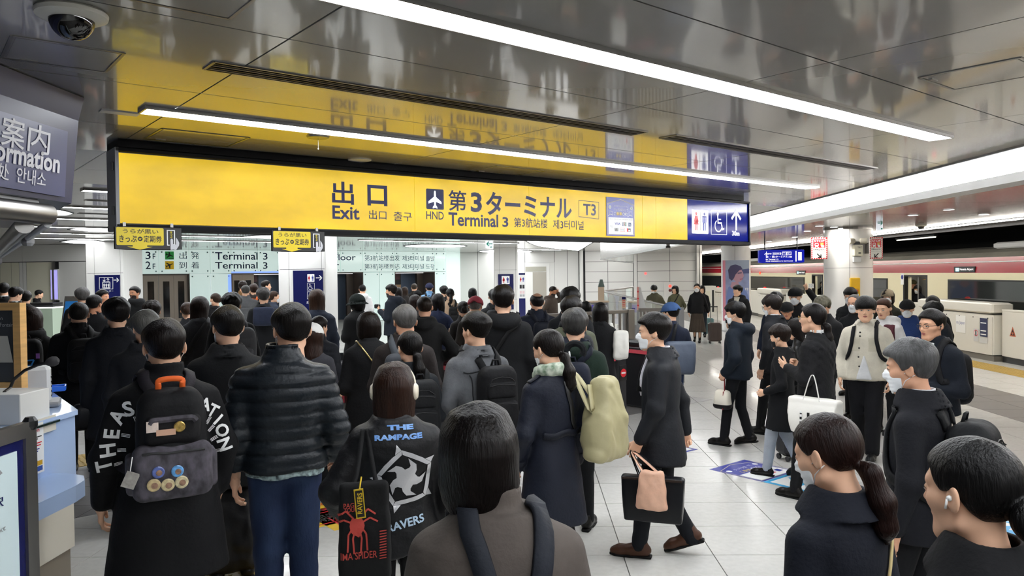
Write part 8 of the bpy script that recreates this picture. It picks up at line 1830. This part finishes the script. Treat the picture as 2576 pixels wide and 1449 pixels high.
B = P51; c = px2(B, 1562, 868, -.06); softbag(B, '#e4e0d6', 'white cotton shoulder bag of the long bob woman', c, (.105, .05, .20), m=mat('white_cotton', '#e8e5dc', .85, bump=.3, bscale=20), straps=[[(c[0]-.08, c[1], c[2]+.17), (c[0]-.12, c[1]+.03, 1.30), (.13, -.01, 1.46)], [(c[0]+.05, c[1], c[2]+.17), (c[0]-.06, c[1]+.03, 1.30), (.15, .03, 1.45)]], taper=.0, lump=.02, strapw=.03)
B = P20; c = px2(B, 664, 796, -.24); softbag(B, '#262c40', 'navy flat tote hanging on the back of the grey haired man', c, (.17, .05, .15), taper=-.05, straps=[[(c[0], c[1]+.04, c[2]+.13), (.03, -.10, 1.44)]])
B = P10; c = px2(B, 239, 1046, .02); softbag(B, '#131315', 'black leather briefcase carried by the navy coat man', c, (.165, .05, .115), m=m_lea, taper=0, lump=.004, straps=[[(c[0]-.05, c[1], c[2]+.11), (c[0]-.02, c[1], c[2]+.2), (c[0]+.02, c[1], c[2]+.2), (c[0]+.05, c[1], c[2]+.11)]], name='briefcase', strapw=.02)
B = P19; c = px2(B, 573, 1330, .0); c[2] = max(c[2], .33); softbag(B, '#121213', 'bulky black duffel tote at the knees of the plain black coat man', c, (.155, .09, .27), m=cloth('#131315', .5, bump=.4, scale=22), taper=-.12, lump=.025, straps=[[(c[0]-.08, c[1], c[2]+.24), (c[0]-.01, c[1]+.01, c[2]+.42), (c[0]+.07, c[1], c[2]+.24)]], strapw=.03)
# ---- backpacks
backpack(P56, 'black outdoor backpack with buckles on the denim jacket', '#17181b', (.15, .09, .25), 1.12, sag=.02, x0=.05); backpack(P55, 'black daypack with zip pulls behind the low ponytail woman', '#18191c', (.14, .08, .22), 1.17, x0=.04)
backpack(P53, 'grey rucksack on the grey haired man in brown jacket', '#3f4247', (.14, .07, .21), 1.16, strapc='#4d5156'); backpack(P59, 'dark slate backpack with buckled straps on the taupe coat', '#20242b', (.125, .07, .20), 1.085, strapc='#2a2f38', x0=.045)
backpack(P07, 'black backpack with white piping on thick collar coat', '#131315', (.14, .09, .22), 1.16, x0=.05)
bb = backpack(P05, 'black roll top backpack with blue loop straps and purple tabs', '#161618', (.15, .08, .22), 1.19, pocket=False); B = P05
m_bw = mat('blue_webbing', '#3b8fd6', .6)
for a, b in (((-.09, 1.20), (-.02, 1.04)), ((-.02, 1.04), (.03, 1.04)), ((.03, 1.04), (.09, 1.20)), ((-.09, 1.20), (.09, 1.20)), ((-.06, 1.13), (.07, 1.14))): pr, _ = proj(B.bpfn, [(x, B.bpc[1]-.15, z) for x, z in zip(np.linspace(a[0], b[0], 5), np.linspace(a[1], b[1], 5))], .003); solid(B, MB().tube(pr*B.s, .008, 6), 'blue_loop', m_bw, bb)
for x in (-.135, .135): pr, _ = proj(B.bpfn, [(x, B.bpc[1]-.12, 1.23)], .004); solid(B, MB().box(pr[0]*B.s, (.03, .012, .05)), 'purple_tab', mat('purple_webbing', '#a86cc0', .6), bb)
b50 = backpack(P50, 'navy backpack with neck pillow and white carabiner on green parka', '#23283a', (.15, .08, .22), 1.13, x0=.04); B = P50
c = px2(B, 1447, 882, B.bpc[1]-.06); solid(B, MB().tube([(c+np.array([.065*math.cos(t), 0, .055*math.sin(t)]))*B.s for t in np.linspace(-.6, PI+.6, 14)], .024, 8), 'neck_pillow', cloth('#15171c', .8), b50); c = px2(B, 1428, 893, B.bpc[1]-.13); solid(B, MB().tube([(c+np.array([.016*math.cos(t), 0, .034*math.sin(t)]))*B.s for t in np.linspace(-PI, .9, 12)], .006, 6), 'carabiner', m_white, b50)
backpack(P49, 'dark grey backpack on the olive jacket', '#24272b', (.15, .08, .23), 1.16, x0=.10); backpack(P46, 'dark backpack on the balding man', '#1b1f2a', (.13, .06, .20), 1.16, x0=.05); backpack(P44, 'charcoal backpack left of the tall black parka', '#2b2d30', (.14, .08, .22), 1.18)
backpack(P37, 'black backpack slung on the beige coat', '#121214', (.11, .06, .20), 1.14, x0=.05); backpack(P35, 'dark backpack on the light blue puffer', '#22262e', (.14, .07, .22), 1.16); b23 = backpack(P23, 'black and orange trimmed backpack at the lift', '#1a1a1c', (.15, .09, .22), 1.16, strapc='#c25a22')
backpack(P18, 'grey day backpack on the curly haired man', '#4a4b4f', (.15, .09, .23), 1.14, x0=.10); backpack(P78, 'large black backpack with crumpled top on suit of the grey haired man', '#1b1c1f', (.15, .10, .24), 1.13, sag=.02)
backpack(P67, 'black backpack worn by the cream jacket man, straps in front', '#141417', (.15, .07, .22), 1.15, sw=.04); backpack(P77, 'black backpack behind the man with glasses', '#131418', (.15, .08, .22), 1.13)
# ---- single straps and small things
for B, c_, sd_, w_ in ((P45, '#121214', 1, .035), (P15, '#232326', 1, .06), (P84, '#17171a', -1, .03)): crossbody(B, c_, sd_, wd=w_, name='bag_strap')
B = P54; o = crossbody(B, '#c9b27c', -1, wd=.012, m=mat('chain_gold', '#c2aa72', .3, .8), name='chain_strap'); o['label'] = 'thin gold chain bag strap'
B = P79; o = ribbon(B, [(.14, .10, 1.30), (.13, .05, 1.43), (.125, -.04, 1.44), (.12, -.16, 1.30), (.13, -.22, 1.05), (.16, -.18, .9)], .022, .006, 'bag_strap', mat('strap_cream', '#d9c48d', .5), B.o); o['label'] = 'cream leather shoulder strap'
pr, _ = proj(B.jac, [(.18, -.2, 1.20-.013*k) for k in range(14)], .012); mb = None
for k, q in enumerate(pr): solid(B, MB().lathe(q*B.s, [(.002, -.006), (.008, 0), (.002, .006)], 8), 'bead', (m_red, m_white, m_steel)[k % 3], o)
B = P32; hl = B.hand[0]/B.s; carried(B, 'video_camera', 'small black camera on a grip held by the fur hooded man', 'camera', hl+np.array([.04, .04, .05]), (.12, .09, .09), m_blk, bev=.015)
B = P77; cx = px2(B, 2345, 862, .2) if False else None
decal(B, B.jac, (.10, .2, 1.335), (-1, 0, 0), UV, '▬', .022, m_white, 'chest_badge', width=.055)
B = P67; jf = B.jac; m_cr = cloth('#cfc7b2', .85)
for sg in (-1, 1):
    stick(B, jf, (sg*.095, .22, 1.285), (-1, 0, 0), UV, [(-.055, -.022), (.055, -.022), (.055, .022), (-.055, .022)], [(0, 1, 2, 3)], m_cr, 'pocket_flap', B.jo, .006); stick(B, jf, (sg*.095, .22, 1.215), (-1, 0, 0), UV, [(-.052, -.055), (.052, -.055), (.052, .05), (-.052, .05)], [(0, 1, 2, 3)], m_cr, 'chest_pocket', B.jo, .003)
for zz in (1.38, 1.29, 1.20, 1.10, 1.0): pr, N_ = proj(jf, [(.062, .25, zz)], .003); solid(B, MB().lathe(pr[0]*B.s, [(.009, 0), (.009, .004)], 10, axis=np.array([0, 1., 0])), 'button', m_blkp, B.jo)
B = P73
def vest(P): return np.maximum.reduce([B.torso(P)-.016, np.abs(P[:, 0])-.165, P[:, 2]-1.40, .86-P[:, 2], .03+0*P[:, 0]-np.abs(P[:, 0])*np.where(P[:, 1] > 0, 1, 9)])
v, q_ = nets(vest, (-.24, -.22, .84), (.24, .22, 1.45), .02); B.child('vest', mesh_np('vest', v*B.s, q_, [cloth('#4a1a24', .6)]))
B = P56; sm_ = cloth('#3a3b3e', .8)
for pts in ([(-.19, -.2, 1.315), (-.06, -.22, 1.325), (.06, -.22, 1.325), (.19, -.2, 1.315)], [(-.13, -.22, 1.31), (-.11, -.22, 1.15), (-.09, -.22, .95)], [(-.17, -.2, 1.0), (-.06, -.22, .985), (.1, -.22, .985)]): ribbon(B, pts, .009, .003, 'seam', sm_, B.jo, 24, off=.001)
B = P60; pr, _ = proj(B.jac, [(.0, .2, 1.2)], .0)
# ---- suitcases
def suitcase(px, py, D, sc, m, label, yaw=0.0, pole=.35, wd=.36, dp=.22, hh=.52):
    P = atD(px, py, D); o = thing('suitcase', label, 'suitcase', (P[0], P[1], 0), math.radians(yaw)); M_ = lambda mb, n, mm: solid(None, mb, n, mm, o)
    M_(MB().box((0, 0, .06+hh/2*sc), (wd*sc, dp*sc, hh*sc), None, bev=.035), 'shell', m)
    for k in range(4): M_(MB().box(((k-1.5)*wd*sc*.22, -dp*sc/2-.002, .06+hh/2*sc), (.012, .008, hh*sc*.8)), 'rib', m)
    for x in (-1, 1):
        for y in (-1, 1): M_(MB().lathe((x*wd*sc*.38, y*dp*sc*.35, .03), [(.028, -.012), (.03, 0), (.028, .012)], 12, axis=np.array([1., 0, 0])), 'wheel', m_blk)
        M_(MB().tube([(x*wd*sc*.25, dp*sc*.3, .06+hh*sc), (x*wd*sc*.25, dp*sc*.3, .06+hh*sc+pole)], .008, 6), 'pole', m_steel)
    M_(MB().tube([(-wd*sc*.28, dp*sc*.3, .06+hh*sc+pole), (wd*sc*.28, dp*sc*.3, .06+hh*sc+pole)], .014, 8), 'grip', m_blk)
    return o
suitcase(1798, 850, 20.2, .95, mat('case_brown', '#3b2f2a', .35), 'dark brown ribbed suitcase pulled by the long skirted woman', pole=.42); suitcase(1781, 830, 22.6, .9, mat('case_teal', '#5f8487', .4), 'teal suitcase behind the brown one', pole=.4)
suitcase(1996, 1140, 7.75, .9, mat('case_black', '#1c1d20', .4), 'black suitcase behind the light trousered walker', pole=.30, yaw=20); suitcase(1400, 960, 6.75, 1.0, mat('case_black', '#1c1d20', .4), 'black suitcase with bright metal poles between the parka and trench coat', pole=.46, yaw=30)
P = np.array(P56.M@Vector(P56.hand[0].tolist())); o = thing('paper_bag', 'narrow orange paper bag beside the denim jacket', 'bag', (P[0], P[1], P[2]-.52)); solid(None, MB().prism([(-.06, -.03, 0), (.06, -.03, 0), (.05, .03, 0), (-.05, .03, 0)], (0, 0, .26)), 'bag_body', mat('paper_orange', '#d98a4a', .7), o); solid(None, MB().tube([(-.03, 0, .26), (-.01, 0, .52), (.03, 0, .26)], .004, 5), 'cord', mat('cord_tan', '#b9905c', .7), o)
# ================================================================ floor tiles: the 300 that show largest are single pieces
def finish_tiles():
    dg = bpy.context.evaluated_depsgraph_get(); dg.update(); sc = []
    for p_, dk, c in TILES:
        ctr = np.mean(p_, 0); vis = 0; n = 0
        for k in range(len(p_)+1):
            q = np.array([*(ctr if k == 0 else ctr*.35+np.array(p_[k-1])*.65), .002]); d = CC-q; L = np.linalg.norm(d); v = q-CC; Dp = v@CF
            if Dp < .3 or abs(v@CR/Dp) > .675 or abs(v@CU/Dp) > .38: continue
            n += 1; hit = scn.ray_cast(dg, Vector(q.tolist()), Vector((d/L).tolist()), distance=L-.06); vis += (not hit[0])
        Dp = max(.5, np.dot(np.array([*ctr, 0])-CC, CF)); sc.append((vis/max(1, len(p_)+1))*area(p_)*EYE/Dp**3)
    order = np.argsort(sc)[::-1]; field = MB()
    for r, i in enumerate(order):
        p_, dk, c = TILES[i]
        if r < 298 and sc[i] > 0: tile_prism(MB(), p_, 0).build('tile', m_tiled if dk else m_tile, floor)
        else: tile_prism(field, p_, 1 if dk else 0)
    field.build('tile_field', [m_tile, m_tiled], floor, kind='stuff')
finish_tiles()
